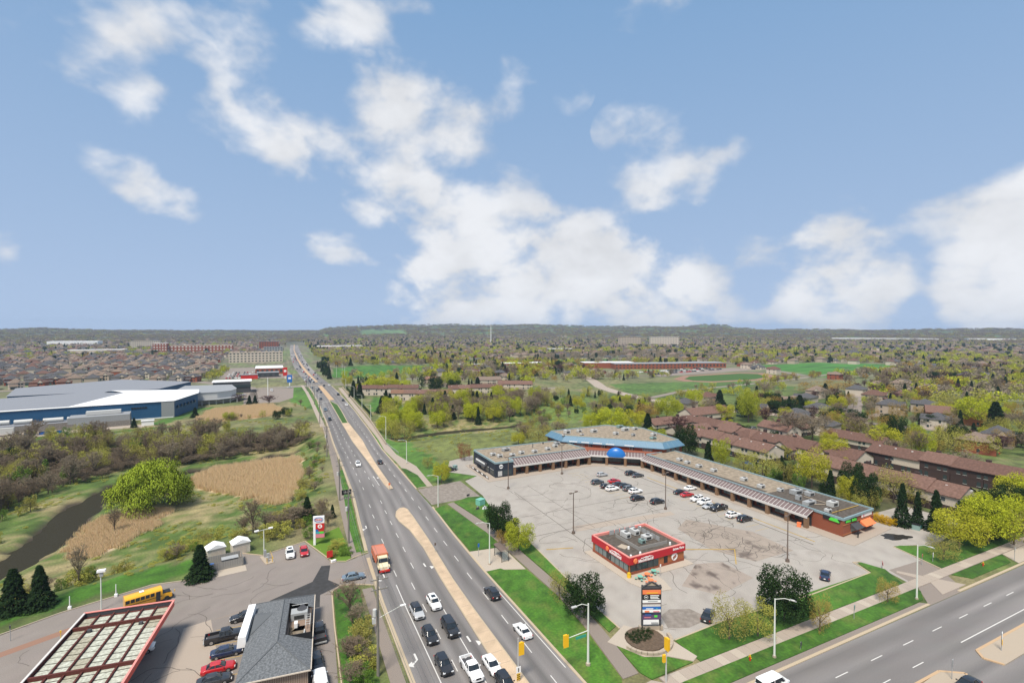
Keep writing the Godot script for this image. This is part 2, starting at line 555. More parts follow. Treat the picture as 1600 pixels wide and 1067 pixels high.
const TREES = [
	["willow", -32.4, -192.8, 16.5, 23.3, "huge lime-green willow spreading beside the brown creek"],
	["spruce", -42.1, -124.2, 8.3, 7.3, "dark spruce cut by the picture edge beside the gas station lawn"],
	["spruce", -38.2, -123.8, 8.3, 6.0, "tall dark spruce on the lawn beside the edge spruce"],
	["spruce", -12.4, -123.4, 7.6, 6.7, "dark spruce beside the white sheds and bin enclosure"],
	["spruce", 10.3, -149.4, 6.7, 4.9, "dark spruce on the slope behind the fuel sign"],
	["spruce", 16.7, -147.9, 3.9, 2.5, "slim dark evergreen by the path north of the fuel sign"],
	["pine", 52.8, -116.3, 9.2, 6.8, "dark pine at the corner of the mall lawn near the green box"],
	["pine", 54.2, -112.1, 6.3, 5.0, "smaller dark pine touching the yellow tree on the lawn"],
	["maple", 53.5, -106.0, 7.4, 7.8, "bright yellow-green round tree on the lawn beside the sidewalk"],
	["amber", 51.4, -111.0, 4.0, 3.7, "small amber budding tree in front of the bright round tree"],
	["pine", 51.7, -76.2, 7.8, 7.9, "broad dark pine near the bus stop side of the burger restaurant"],
	["olive", 50.8, -83.3, 6.2, 4.7, "olive budding shrub leaning on the broad dark pine"],
	["olive", 69.9, -60.0, 7.7, 6.7, "big olive shrub hiding the black car by the roadside"],
	["olive", 75.0, -58.5, 6.5, 6.7, "big olive shrub between the roadside pine and its twin"],
	["pine", 83.8, -59.9, 9.2, 9.9, "largest dark pine beside the side-street sidewalk"],
	["bud", 85.9, -54.8, 6.8, 4.2, "slim budding street tree beside the largest dark pine"],
	["bud", 106.7, -55.0, 5.0, 4.4, "small budding street tree standing alone by the sidewalk"],
	["redbud", 71.8, -191.0, 7.4, 7.2, "rust-red round tree behind the black-fronted shop"],
	["olive", 55.1, -185.4, 4.8, 4.8, "olive shrub beside the small yellow tree by the path"],
	["maple", 54.0, -165.4, 7.4, 6.5, "small yellow tree on the lawn at the mall driveway"],
	["maple", 103.7, -205.9, 5.5, 7.0, "small yellow tree behind the flat roof of the left mall wing"],
	["olive", 112.3, -202.3, 9.9, 14.0, "bare olive thicket tree behind the mall near the creek"],
	["bare", 112.5, -216.6, 6.8, 12.3, "bare brown tree over the creek behind the mall"],
	["maple", 150.3, -215.6, 10.5, 9.8, "yellow-green tree behind the blue-rimmed mall roof, first of the bright clump"],
	["maple", 156.7, -207.1, 14.1, 16.7, "large lime tree behind the blue-rimmed mall roof"],
	["maple", 169.1, -206.4, 11.4, 15.7, "lime tree beside the large lime tree behind the mall"],
	["spruce", 170.8, -196.7, 11.4, 9.5, "dark conifer behind the blue-rimmed roof beside the lime trees"],
	["amber", 200.9, -232.6, 10.1, 18.7, "amber tree above the lime clump behind the mall"],
	["maple", 211.7, -227.4, 13.8, 15.7, "lime tree at the end of the bright clump near the brown roofs"],
	["maple", 164.4, -183.7, 6.6, 10.2, "yellow-green tree peeping over the blue roof edge"],
	["pine", 157.1, -157.5, 12.7, 10.6, "rounded dark pine between the mall and the row houses"],
	["spruce", 150.1, -139.1, 10.6, 6.7, "dark conifer beside the tall yellow-green tree behind the mall"],
	["poplar", 151.6, -134.5, 12.8, 7.1, "tall yellow-green tree in front of the row houses"],
	["olive", 155.0, -127.3, 9.7, 8.3, "olive tree behind the flat mall roof by the blue canopy"],
	["olive", 155.5, -120.0, 10.4, 10.7, "broad olive tree behind the flat mall roof"],
	["olive", 158.7, -114.4, 8.1, 7.4, "thin olive tree beside the round yellow tree behind the mall"],
	["maple", 162.5, -107.0, 12.7, 11.4, "round yellow tree behind the mall facing the row houses"],
	["maple", 198.3, -121.7, 10.7, 10.9, "round yellow tree among the brown roofs by the turning circle"],
	["spruce", 153.6, -95.3, 10.1, 5.4, "dark conifer behind the mall end, left of its neighbours"],
	["pine", 163.6, -95.0, 11.5, 7.9, "tall dark pine behind the mall end"],
	["pine", 157.3, -87.4, 11.0, 7.8, "dark pine behind the orange-awning shop"],
	["maple", 156.7, -91.9, 9.0, 6.1, "yellow-green tree between the dark pines behind the mall end"],
	["maple", 194.0, -105.6, 4.1, 5.9, "small yellow tree peeping between the pines and the row house"],
	["olive", 170.8, -86.9, 11.0, 11.6, "broad olive-yellow tree in front of the white row house"],
	["olive", 175.0, -81.7, 6.1, 7.6, "pale olive tree hiding the foot of the white row house"],
	["spruce", 152.1, -75.3, 11.9, 5.4, "tall dark spruce nearest the mall end, first of three"],
	["spruce", 154.7, -73.0, 9.8, 4.4, "middle dark spruce of the three by the lane"],
	["spruce", 156.1, -69.5, 11.1, 6.0, "third dark spruce of the three by the lane"],
	["maple", 239.6, -125.9, 10.7, 13.8, "round yellow tree above the end of the brown row house"],
	["maple", 148.3, -61.3, 9.6, 11.9, "yellow-green tree bordering the lane at the right, nearest the puddle"],
	["maple", 158.2, -59.7, 12.5, 12.5, "tall yellow-green tree behind the one nearest the puddle"],
	["olive", 162.8, -56.6, 9.6, 9.3, "olive tree at the picture edge by the sidewalk"],
	["maple", 193.2, -66.9, 10.6, 11.7, "yellow-green tree at the picture edge below the row house"],
	["olive", 138.0, -59.9, 5.4, 7.2, "low olive shrub at the lane mouth by the lawn"],
	["bare", 13.7, -95.5, 6.3, 7.0, "bare spreading tree on the strip beside the gas station"],
	["bare", -34.6, -132.0, 8.4, 4.5, "leafless tree at the edge of the gas station lawn"],
	["bare", -37.9, -175.4, 7.1, 4.3, "thin leafless sapling on the creek bank"],
	["bare", -2.9, -145.7, 9.0, 6.2, "leafless tree behind the white sheds"],
	["plum", 174.1, -179.0, 12.6, 13.2, "leafless purple tree among the row houses nearest the mall"],
	["bare", 220.8, -156.2, 14.9, 19.1, "wide bare tree over the brown roofs"],
	["bare", 232.9, -153.3, 12.1, 18.1, "bare tree beside the wide bare tree over the roofs"],
	["plum", 254.4, -178.2, 7.9, 17.1, "dark purple-brown tree behind the bare trees"],
	["bare", 249.0, -142.4, 12.0, 16.1, "grey bare tree near the turning circle"],
	["bare", 219.6, -112.4, 10.0, 12.4, "bare dark tree in front of the long brown row house"],
	["bare", 234.1, -95.2, 7.1, 12.8, "bare dark tree in front of the row house at the right"],
	["pine", 280.5, -165.4, 10.9, 17.1, "dark cedar left of the orange brick house"],
	["pine", 284.1, -176.1, 7.8, 14.2, "dark cedar beside a grey roof"],
	["maple", 357.3, -156.4, 10.1, 12.7, "round yellow tree left of the large one by the brick house"],
	["maple", 348.0, -138.6, 16.4, 20.2, "large yellow-green tree behind the orange brick house"],
	["spruce", 325.8, -121.1, 17.4, 15.2, "huge dark conifer beside the large yellow tree"],
	["plum", 279.2, -102.8, 8.1, 15.2, "dark purple tree in front of the huge conifer"],
	["olive", 256.8, -108.8, 10.6, 18.6, "olive-brown budding trees below the brick house"],
	["bare", 244.4, -114.9, 10.6, 10.6, "bare grey tree left of the olive-brown one"],
	["pine", 266.0, -134.1, 12.0, 9.0, "dark evergreen left of the brick house"],
	["pine", 320.5, -145.9, 7.9, 13.7, "dark round evergreen behind the brick house"],
	["spruce", 308.3, -211.6, 11.1, 12.3, "dark conifer above the row houses"],
	["maple", 245.8, -199.2, 19.9, 13.0, "yellow tree above the white-gabled row house"],
	["maple", 236.8, -208.1, 10.3, 12.5, "lime tree between the row houses and the drive"],
	["spruce", 279.9, -249.9, 11.8, 11.4, "dark conifer beyond the row house roofs"],
	["pine", 294.4, -212.8, 9.3, 20.2, "wide dark cedar beyond the row houses"],
	["maple", 264.2, -257.5, 11.8, 13.1, "pale yellow tree beyond the bright clump"],
	["bare", 351.8, -270.7, 12.0, 22.0, "wide bare tree at the edge of the grass field"],
	["amber", 407.4, -266.0, 10.0, 31.5, "golden tree clump at the end of the grass field"],
	["amber", 437.2, -266.0, 10.8, 27.1, "golden tree beside the golden clump"],
	["spruce", 402.3, -254.8, 10.2, 10.2, "small conifer among the golden trees"],
	["spruce", 73.0, -341.3, 12.8, 7.7, "conifer at the end of the row houses by the bridge wall"],
	["spruce", 66.8, -323.8, 11.3, 10.5, "dark conifer in front of the long white row house"],
	["spruce", 74.1, -334.6, 10.9, 8.4, "slimmer dark conifer beside its twin at the white row house"],
	["maple", 80.6, -425.4, 13.1, 17.9, "yellow tree at the head of the row house lawn"],
	["maple", 93.9, -433.5, 13.0, 21.7, "wide yellow tree behind the long white row house"],
	["maple", 106.8, -437.4, 9.4, 19.9, "yellow tree at the far end of the yellow row"],
	["maple", 68.2, -483.8, 11.7, 10.5, "yellow tree by the far junction"],
	["spruce", 62.8, -411.7, 13.5, 9.0, "first dark conifer on the roadside lawn"],
	["spruce", 66.0, -401.7, 12.8, 8.8, "second dark conifer on the roadside lawn"],
	["pine", 129.1, -411.4, 13.4, 13.9, "big dark pine beyond the row houses"],
	["maple", 152.6, -436.9, 15.0, 19.6, "bright tree beside the dark pine beyond the row houses"],
	["pine", 145.0, -408.6, 10.8, 14.1, "dark pine at the foot of the bright tree"],
	["spruce", 175.4, -431.5, 9.9, 10.5, "conifer right of the bright tree beyond the row houses"],
	["maple", 169.6, -311.1, 13.8, 9.8, "round yellow tree standing in the meadow"],
	["maple", 72.9, -278.3, 9.2, 9.9, "yellow-green tree in the thicket beside the bridge"],
	["olive", 56.9, -254.4, 11.2, 9.6, "olive tree in the thicket nearest the bridge lamp"],
	["olive", 62.2, -248.7, 11.1, 13.3, "olive thicket tree over the dark creek"],
	["spruce", -62.8, -332.8, 5.5, 4.1, "small conifer at the corner of the blue hall"],
	["bare", -102.0, -329.8, 7.9, 9.5, "bare tree at the yard edge"],
	["pine", -93.3, -272.5, 9.3, 10.3, "dark pine at the picture edge above the ravine"],
	["spruce", -37.3, -356.2, 6.1, 6.1, "dark evergreen beside the grey hall wall"],
	["pine", -39.4, -429.8, 5.1, 15.8, "dark hedge tree under the grey hall"],
	["plum", -16.2, -411.3, 7.3, 10.9, "maroon round bush at the parking lot corner"],
	["spruce", -9.4, -401.0, 6.7, 5.4, "conical shrub left of its pair at the lot edge"],
	["spruce", -5.8, -399.3, 6.7, 5.4, "conical shrub right of its pair at the lot edge"],
	["plum", 3.1, -394.9, 6.7, 13.5, "wide maroon bush screening the white van"],
	["pine", 6.5, -327.5, 5.6, 5.2, "dark small pine on the meadow by the reed patch"],
	["pine", 11.3, -337.5, 5.4, 5.4, "second dark small pine on the meadow by the reed patch"],
	["maple", -18.5, -334.9, 5.2, 7.4, "small yellow bush at the reed patch"],
]

const CLOUDS = [[-16.5, 23.0, 2.9, 2.2, 0.68], [-10.6, 25.8, 7.3, 2.5, 0.66], [-14.1, 21.1, 2.5, 1.6, 0.80], [-11.1, 21.4, 3.2, 2.9, 0.95], [-10.0, 23.1, 2.8, 3.4, 0.75], [-3.1, 25.8, 3.8, 3.0, 0.60], [-5.7, 27.6, 5.6, 2.3, 0.58], [-1.0, 22.0, 3.4, 3.2, 0.75], [1.9, 18.6, 4.7, 3.5, 0.90], [-2.1, 19.7, 5.0, 2.8, 0.70], [5.5, 18.4, 3.8, 3.0, 0.70], [8.5, 29.3, 4.8, 3.0, 0.95], [13.8, 31.7, 3.4, 1.0, 0.80], [14.7, 21.1, 6.8, 6.0, 0.95], [12.1, 24.4, 4.0, 3.4, 0.90], [18.2, 21.3, 4.9, 4.9, 0.95], [13.4, 17.3, 4.7, 3.2, 1.00], [15.4, 13.5, 6.2, 3.3, 0.85], [21.7, 13.0, 7.8, 4.0, 0.85], [9.3, 14.5, 3.9, 2.6, 0.55], [20.3, 6.8, 7.1, 5.6, 1.05], [17.5, 3.3, 4.9, 4.2, 0.90], [26.0, 4.7, 6.4, 5.0, 1.00], [28.1, 10.3, 7.8, 4.1, 0.90], [33.1, 8.2, 7.7, 4.8, 1.00], [37.3, 5.3, 8.9, 5.5, 1.00], [43.4, 3.8, 5.5, 3.7, 1.00], [35.3, 1.8, 13.1, 2.8, 0.90], [58.5, 6.4, 4.8, 4.5, 1.15], [58.3, 2.8, 4.9, 3.6, 1.15], [57.5, 8.8, 2.3, 2.4, 1.00], [62.0, 4.4, 2.3, 3.5, 1.00], [69.6, 4.5, 4.2, 4.6, 1.15], [70.6, 8.9, 3.3, 4.0, 1.10], [66.3, 9.5, 2.9, 2.1, 0.60], [68.8, 1.9, 3.5, 2.6, 1.00], [72.4, 5.7, 4.1, 5.8, 1.10], [42.6, 16.4, 4.6, 4.4, 0.72], [40.0, 20.9, 4.0, 2.4, 0.62], [45.2, 14.9, 2.5, 2.5, 0.70], [41.3, 13.9, 2.7, 1.9, 0.55], [48.3, 18.2, 2.4, 1.8, 0.50], [26.0, 26.4, 2.8, 1.4, 0.55], [25.3, 23.8, 2.1, 1.8, 0.40], [32.4, 24.3, 2.1, 1.5, 0.30], [-11.2, 13.4, 2.5, 2.0, 0.85], [-8.2, 11.9, 3.0, 1.7, 0.80], [-13.0, 14.2, 1.6, 1.2, 0.75], [-9.6, 12.9, 1.9, 2.2, 0.60], [-18.8, 7.1, 1.4, 1.7, 0.85], [6.7, 8.1, 5.1, 1.8, 0.60], [51.4, 7.8, 2.3, 1.9, 0.40], ]

const RIDGE = [Vector2(-25.44, 0.045), Vector2(-19.10, 0.051), Vector2(-16.87, 0.132), Vector2(-15.29, 0.054), Vector2(-10.97, -0.057), Vector2(-6.10, -0.061), Vector2(2.30, -0.132), Vector2(5.06, -0.101), Vector2(6.14, 0.338), Vector2(9.25, 0.413), Vector2(13.28, 0.491), Vector2(18.85, 0.570), Vector2(23.13, 0.574), Vector2(30.30, 0.501), Vector2(34.56, 0.426), Vector2(40.08, 0.348), Vector2(44.06, 0.410), Vector2(46.62, 0.504), Vector2(48.79, 0.464), Vector2(49.34, 0.198), Vector2(52.65, 0.064), Vector2(58.10, -0.000), Vector2(62.97, -0.000), Vector2(64.32, 0.056), Vector2(67.29, 0.054), Vector2(69.63, 0.104), Vector2(71.10, 0.051), Vector2(77.44, 0.045), ]

# ---------------------------------------------------------------- ground
const VALLEY := [-260, -330, -105, -301, -70, -299, -32, -297, -2, -287, 20, -283, 26, -270, 25, -238, 19.5, -180, 15, -160, 6, -149, -3, -145.5, -12, -141, -17, -134.5, -29, -131, -40, -127.5, -47, -122, -260, -40]
const CREEK := [[-110, -118, 4.5], [-78, -136, 4.5], [-57, -160, 4.6], [-53, -180, 5.0], [-53, -207, 4.8], [-47, -232, 3.8], [-28, -240, 2.6], [-13, -246, 2.0], [4, -252, 2.4], [20, -258, 2.8], [30, -266, 3]]
const BROOK := [[46, -262, 3], [56, -260, 3], [71, -260, 3], [90, -264, 3.4], [112, -263, 2.6], [127, -262, 2], [150, -274, 1.6]]
var valley_poly: PackedVector2Array

func to_line(line: Array, p: Vector2) -> Vector2:  # (distance, half width there)
	var best := Vector2(1e9, 1.0)
	for i in line.size() - 1:
		var a := Vector2(line[i][0], line[i][1])
		var b := Vector2(line[i + 1][0], line[i + 1][1])
		var t := clampf((p - a).dot(b - a) / (b - a).length_squared(), 0.0, 1.0)
		var d := p.distance_to(a.lerp(b, t))
		if d < best.x: best = Vector2(d, lerpf(line[i][2], line[i + 1][2], t))
	return best

func ridge(az: float) -> float:
	for i in RIDGE.size() - 1:
		if az < RIDGE[i + 1].x:
			return lerpf(RIDGE[i].y, RIDGE[i + 1].y, clampf((az - RIDGE[i].x) / (RIDGE[i + 1].x - RIDGE[i].x), 0.0, 1.0))
	return RIDGE[RIDGE.size() - 1].y

func height(x: float, z: float) -> float:
	var p := Vector2(x, z)
	var h := 0.0
	if x < 30 and x > -260 and z < -40 and z > -335 and Geometry2D.is_point_in_polygon(p, valley_poly):
		var d := 1e9
		for i in valley_poly.size():
			d = minf(d, p.distance_to(Geometry2D.get_closest_point_to_segment(p, valley_poly[i], valley_poly[(i + 1) % valley_poly.size()])))
		h = -4.5 * smoothstep(0.0, 17.0, d) + noise.get_noise_2d(x * 3.0, z * 3.0) * 0.5 * smoothstep(0.0, 10.0, d)
		var c := to_line(CREEK, p)
		h -= 1.9 * smoothstep(c.y + 2.0, c.y - 1.0, c.x + fine.get_noise_2d(x, z) * 1.6) * smoothstep(0.0, 8.0, d)
	elif x > 46 and x < 340 and z < -190 and z > -450:
		var c := to_line(BROOK, p)
		var k := smoothstep(50.0, 60.0, x)
		h = (-3.2 * smoothstep(30.0, 8.0, c.x) - 1.6 * smoothstep(c.y + 1.5, c.y - 1.0, c.x)) * k
	var r := p.length()
	if r > 1900.0:
		var az := rad_to_deg(atan2(x, -z))
		var top := 52.0 + tan(deg_to_rad(ridge(az))) * 4700.0
		var lump := noise.get_noise_2d(x * 0.09, z * 0.09)
		h += top * clampf(smoothstep(1900.0, 4700.0, r) * (0.9 + lump * 0.35), 0.0, 1.0) + noise.get_noise_2d(x * 0.5, z * 0.5) * 4.0 * smoothstep(2400.0, 4000.0, r)
	return h

var zones := []

func zone(a: Array, r: float, g: float, b: float, rough := 2.5) -> void:
	var p := poly(a)
	var box := Rect2(p[0], Vector2.ZERO)
	for q in p: box = box.expand(q)
	zones.append([p, Color(r, g, b), box.grow(6.0), rough])

func ground_colour(x: float, z: float, h: float) -> Color:
	var r := Vector2(x, z).length()
	var n := noise.get_noise_2d(x, z)
	var f := fine.get_noise_2d(x, z)
	var c := Color(0.13, 0.175, 0.045).lerp(Color(0.215, 0.185, 0.09), clampf(0.5 + n * 1.6, 0, 1))
	if r > 420.0:
		var town := Color(0.22, 0.19, 0.13).lerp(Color(0.13, 0.17, 0.06), clampf(0.5 + n * 2.0, 0, 1))
		c = c.lerp(town, smoothstep(420.0, 700.0, r))
	if r > 1500.0:
		var w := noise.get_noise_2d(x * 0.35, z * 0.35)
		var w2 := fine.get_noise_2d(x * 0.35, z * 0.35)
		var wood := Color(0.085, 0.078, 0.06).lerp(Color(0.11, 0.12, 0.055), clampf(0.5 + w2 * 1.3, 0, 1))
		if w > 0.24 and h > 8.0: wood = Color(0.10, 0.17, 0.045)
		elif w < -0.3 and h < 30.0: wood = Color(0.22, 0.19, 0.13)
		c = c.lerp(wood, smoothstep(1500.0, 2300.0, r))
	if h < -0.4 and r < 500.0:
		c = Color(0.10, 0.17, 0.027).lerp(Color(0.25, 0.21, 0.10), clampf(0.30 + n * 1.5 + f * 1.3, 0, 1))
		if h < -5.0 or (h < -3.9 and x > 40.0): c = Color(0.065, 0.05, 0.033)
	for k in zones:
		if k[2].has_point(Vector2(x, z)):
			var q := Vector2(x + fine.get_noise_2d(x + 50.0, z) * k[3], z + fine.get_noise_2d(x, z + 90.0) * k[3])
			if Geometry2D.is_point_in_polygon(q, k[0]): c = k[1]
	return c * (1.0 + n * 0.4 + f * 0.5 + fine.get_noise_2d(x * 4.0, z * 4.0) * 0.45)

func axis(lo: float, hi: float, step: float, out_lo: float, out_hi: float) -> PackedFloat32Array:
	var a := PackedFloat32Array()
	var v := hi
	var s := step
	while v < out_hi:
		s *= 1.075
		v += minf(s, 90.0)
		a.append(v)
	var b := PackedFloat32Array()
	v = lo
	s = step
	while v > out_lo:
		s *= 1.075
		v -= minf(s, 90.0)
		b.append(v)
	b.reverse()
	v = lo
	while v <= hi:
		b.append(v)
		v += step
	b.append_array(a)
	return b

func make_ground() -> void:
	valley_poly = poly(VALLEY)
	var lawn := [0.062, 0.16, 0.014]
	zone([-44, -119, -30, -123.5, -15, -127, -12, -133, -16, -135, -30, -132, -44, -125], 0.06, 0.165, 0.012, 1.5)
	zone([-25, -226, -19, -238, 4, -244, 14, -238, 12, -210, 7, -178, 1, -184, -12, -202, -21, -211], 0.58, 0.43, 0.28)
	zone([-47, -172, -45, -188, -38, -195, -26, -192, -29, -178, -34, -165, -38, -158, -44, -160], 0.58, 0.45, 0.30)
	zone([-36, -347, -31, -386, 3, -396, 12, -365, 4, -342, -24, -330], 0.54, 0.37, 0.24)
	zone([-58, -340, -40, -398, -8, -398, -8, -388, -34, -388, -44, -352, -50, -335], 0.07, 0.16, 0.02)
	zone([18, -400, 34, -330, 36, -500, 26, -520, 14, -520], 0.075, 0.17, 0.02)
	zone([45, -265, 47, -170, 56, -166, 74, -166, 74, -200, 62, -236, 48, -262], 0.085, 0.185, 0.025)
	zone([62, -190, 120, -205, 140, -240, 70, -246, 60, -230], 0.16, 0.185, 0.05, 6.0)
	zone([130, -240, 205, -250, 240, -330, 200, -340, 150, -300], 0.13, 0.19, 0.04, 8.0)
	zone([68, -589, 86, -739, 124, -762, 232, -740, 245, -680, 141, -600, 94, -576], 0.055, 0.17, 0.015)
	zone([-266, -1130, -266, -1640, -216, -1390, -235, -1095], 0.06, 0.19, 0.02)
	zone([262, -318, 300, -400, 440, -375, 440, -300, 334, -280], 0.085, 0.16, 0.03, 4.0)
	zone([560, -350, 640, -520, 800, -520, 860, -430, 760, -380], 0.055, 0.19, 0.02)
	zone([380, -640, 520, -655, 640, -760, 420, -760], 0.06, 0.16, 0.025)
	zone([300, -770, 430, -760, 440, -830, 310, -840], 0.06, 0.17, 0.025)
	zone([1000, -620, 1150, -560, 1180, -620, 1050, -690], 0.06, 0.17, 0.025)
	zone([480, -2960, 720, -2910, 900, -3500, 590, -3550], 0.11, 0.19, 0.06, 40.0)
	zone([1550, -2914, 1650, -2858, 1830, -3118, 1690, -3200], 0.10, 0.2, 0.05, 40.0)
	zone([-120, -318, -44, -330, -44, -326, -60, -322, -120, -308], 0.06, 0.15, 0.015)
	zone([60, -330, 75, -400, 90, -400, 84, -330], 0.06, 0.16, 0.015)
	zone([140, -130, 420, -60, 420, -330, 230, -330, 150, -215], 0.10, 0.14, 0.03, 6.0)
	zone([143, -200, 165, -200, 172, -60, 152, -60], 0.075, 0.08, 0.03, 3.0)
	var xs := axis(-140.0, 300.0, 2.0, -5200.0, 6400.0)
	var zs := axis(-420.0, 10.0, 2.0, -6200.0, 1500.0)
	var nx := xs.size()
	var nz := zs.size()
	var v := PackedVector3Array()
	var c := PackedColorArray()
	v.resize(nx * nz)
	c.resize(nx * nz)
	for j in nz:
		for i in nx:
			var h := height(xs[i], zs[j])
			v[j * nx + i] = Vector3(xs[i], h, zs[j])
			c[j * nx + i] = ground_colour(xs[i], zs[j], h)
	var n := PackedVector3Array()
	n.resize(nx * nz)
	for j in nz:
		for i in nx:
			var a := v[j * nx + mini(i + 1, nx - 1)] - v[j * nx + maxi(i - 1, 0)]
			var b := v[mini(j + 1, nz - 1) * nx + i] - v[maxi(j - 1, 0) * nx + i]
			n[j * nx + i] = b.cross(a).normalized()
	var ix := PackedInt32Array()
	for j in nz - 1:
		for i in nx - 1:
			var k := j * nx + i
			ix.append_array(PackedInt32Array([k, k + 1, k + nx, k + 1, k + nx + 1, k + nx]))
	var arr := []
	arr.resize(Mesh.ARRAY_MAX)
	arr[Mesh.ARRAY_VERTEX] = v
	arr[Mesh.ARRAY_NORMAL] = n
	arr[Mesh.ARRAY_COLOR] = c
	arr[Mesh.ARRAY_INDEX] = ix
	var m := ArrayMesh.new()
	m.add_surface_from_arrays(Mesh.PRIMITIVE_TRIANGLES, arr)
	struct("ground", m, M.ground)
	# water
	for w in [[CREEK, -5.6, "creek", 0.9], [BROOK, -3.75, "brook", 1.2]]:
		var b := MB.new()
		var line: Array = w[0]
		var sides := []
		for i in line.size():
			var p := Vector2(line[i][0], line[i][1])
			var d := (Vector2(line[mini(i + 1, line.size() - 1)][0], line[mini(i + 1, line.size() - 1)][1]) - Vector2(line[maxi(i - 1, 0)][0], line[maxi(i - 1, 0)][1])).normalized().orthogonal()
			sides.append([p + d * (line[i][2] + w[3]), p - d * (line[i][2] + w[3])])
		for i in sides.size() - 1:
			var q := [sides[i][0], sides[i][1], sides[i + 1][1], sides[i + 1][0]]
			b.flat(PackedVector2Array(q), w[1])
		struct(w[2], b.mesh(), M.water)

# ---------------------------------------------------------------- roads
const TZ := [60, -60, -100, -120, -145, -165, -200, -225, -245, -280, -300, -340, -400, -460, -520, -600, -700, -800, -1000, -1450, -2000, -2500]
const LK := [19.2, 19.3, 20.2, 21.4, 23.4, 25.2, 26.8, 27.8, 28.6, 30.5, 31.6, 33.2, 35.6, 37.0, 37.0, 37.0, 37.5, 38.5, 44, 61, 87, 114]
const ML := [31.6, 31.7, 32.9, 33.9, 34.9, 36, 36.6, 36.8, 36.9, 38.3, 38.9, 40.6, 43.0, 44, 45, 45.5, 46, 48, 53.5, 70, 98, 122]
const MR := [34.4, 34.5, 35.0, 36.2, 37, 37.6, 38.7, 40, 41.4, 42, 42.5, 44.8, 47.3, 48.3, 49, 49.2, 50, 51.5, 56.5, 72.5, 101, 125]
const RK := [41.9, 41.9, 42.2, 42.7, 44.1, 44.4, 45.3, 45.9, 47.3, 49.4, 50.3, 52.4, 54.5, 56, 57, 56.5, 57.5, 59.5, 66, 85, 110, 135]
const LP0 := [15.8, 15.8, 17.2, 17.6, 18.9, 20.3, 22.8, 24.4, 25.6, 27.3, 28.4, 29.4, 31, 32, 32, 32, 32, 32, 38, 55, 80, 107]

func at_z(table: Array, z: float) -> float:
	for i in TZ.size() - 1:
		if z > TZ[i + 1] or i == TZ.size() - 2:
			var t: float = (TZ[i] - z) / (TZ[i] - TZ[i + 1])
			return lerpf(table[i], table[i + 1], clampf(t, 0.0, 1.0))
	return table[0]

func asphalt(x: float, z: float, lane: float, tone: float) -> Color:
	# lane: distance from the middle of the lane; the wheel paths are polished darker, oil marks the middle
	var n := noise.get_noise_2d(x * 2.0, z * 0.25) * 0.35 + fine.get_noise_2d(x * 3.0, z * 0.12) * 0.3
	var k := tone * (1.0 + n) * (0.80 + 0.38 * clampf(absf(lane), 0.0, 1.7) / 1.7)
	return Color(k, k * 0.93, k * 0.89)

func strip(z0: float, z1: float, left: Array, right: Array, step: float, cols: int, y: float, tone: float, lanes: float) -> Mesh:
	var b := MB.new()
	b.tinted = true
	var rows := int(ceil(absf(z1 - z0) / step))
	var v := []
	var cc := []
	for i in rows + 1:
		var z := lerpf(z0, z1, float(i) / rows)
		var a := at_z(left, z)
		var e := at_z(right, z)
		var rv := []
		var rc := []
		for j in cols + 1:
			var x := lerpf(a, e, float(j) / cols)
			rv.append(Vector3(x, y, z))
			var lw := (e - a) / lanes
			rc.append(asphalt(x - a, z, fposmod(x - a, lw) - lw / 2.0, tone))
		v.append(rv)
		cc.append(rc)
	for i in rows:
		for j in cols:
			for q in [[i, j], [i + 1, j + 1], [i, j + 1], [i, j], [i + 1, j], [i + 1, j + 1]]:
				b.V.append(v[q[0]][q[1]])
				b.N.append(Vector3.UP)
				b.C.append(cc[q[0]][q[1]])
	return b.mesh()

func ribbon(b: MB, pts: PackedVector2Array, wide: float, y: float) -> void:
	for i in pts.size() - 1:
		var d := (pts[i + 1] - pts[i]).normalized().orthogonal() * wide / 2.0
		var q := PackedVector2Array([pts[i] + d, pts[i] - d, pts[i + 1] - d, pts[i + 1] + d])
		b.flat(q, y)

func edge_line(table: Array, z0: float, z1: float, off := 0.0, step := 10.0) -> PackedVector2Array:
	var p := PackedVector2Array()
	var n := maxi(1, int(absf(z1 - z0) / step))
	for i in n + 1:
		var z := lerpf(z0, z1, float(i) / n)
		p.append(Vector2(at_z(table, z) + off, z))
	return p

func kerb(b: MB, pts: PackedVector2Array, wide: float, high: float, base := -0.2) -> void:
	for i in pts.size() - 1:
		var d := (pts[i + 1] - pts[i]).normalized().orthogonal() * wide / 2.0
		var q := [pts[i] + d, pts[i] - d, pts[i + 1] - d, pts[i + 1] + d]
		b.walls(PackedVector2Array(q), base, high)
		b.flat(PackedVector2Array(q), high)

func kerb_line(parent: Node, pts: PackedVector2Array, material: Material = null, wide := 0.35, high := 0.14, called := "kerb") -> void:
	var b := MB.new()
	kerb(b, pts, wide, high)
	part(parent, called, b.mesh(), material if material else M.kerb)

func pave(called: String, p: PackedVector2Array, y: float, material: Material, thick := 0.3) -> MeshInstance3D:
	var b := MB.new()
	b.flat(p, y)
	b.walls(p, y - thick, y)
	return struct(called, b.mesh(), material)

func lawn(called: String, p: PackedVector2Array, y: float) -> void:
	struct(called, lot_mesh(p, y, Vector3(0.054, 0.148, 0.012), 1.0, 0.55, 17.0, 0.6, true, Vector3(0.14, 0.175, 0.035)), M.ground)

func flat_mesh(p: PackedVector2Array, y: float) -> Mesh:
	var b := MB.new()
	b.flat(p, y)
	return b.mesh()

func dash_mesh(long: float, wide := 0.14) -> Mesh:
	var key := "dash %.2f %.2f" % [long, wide]
	if not shared.has(key): shared[key] = flat_mesh(rect(-wide / 2, -long / 2, wide / 2, long / 2), 0.0)
	return shared[key]

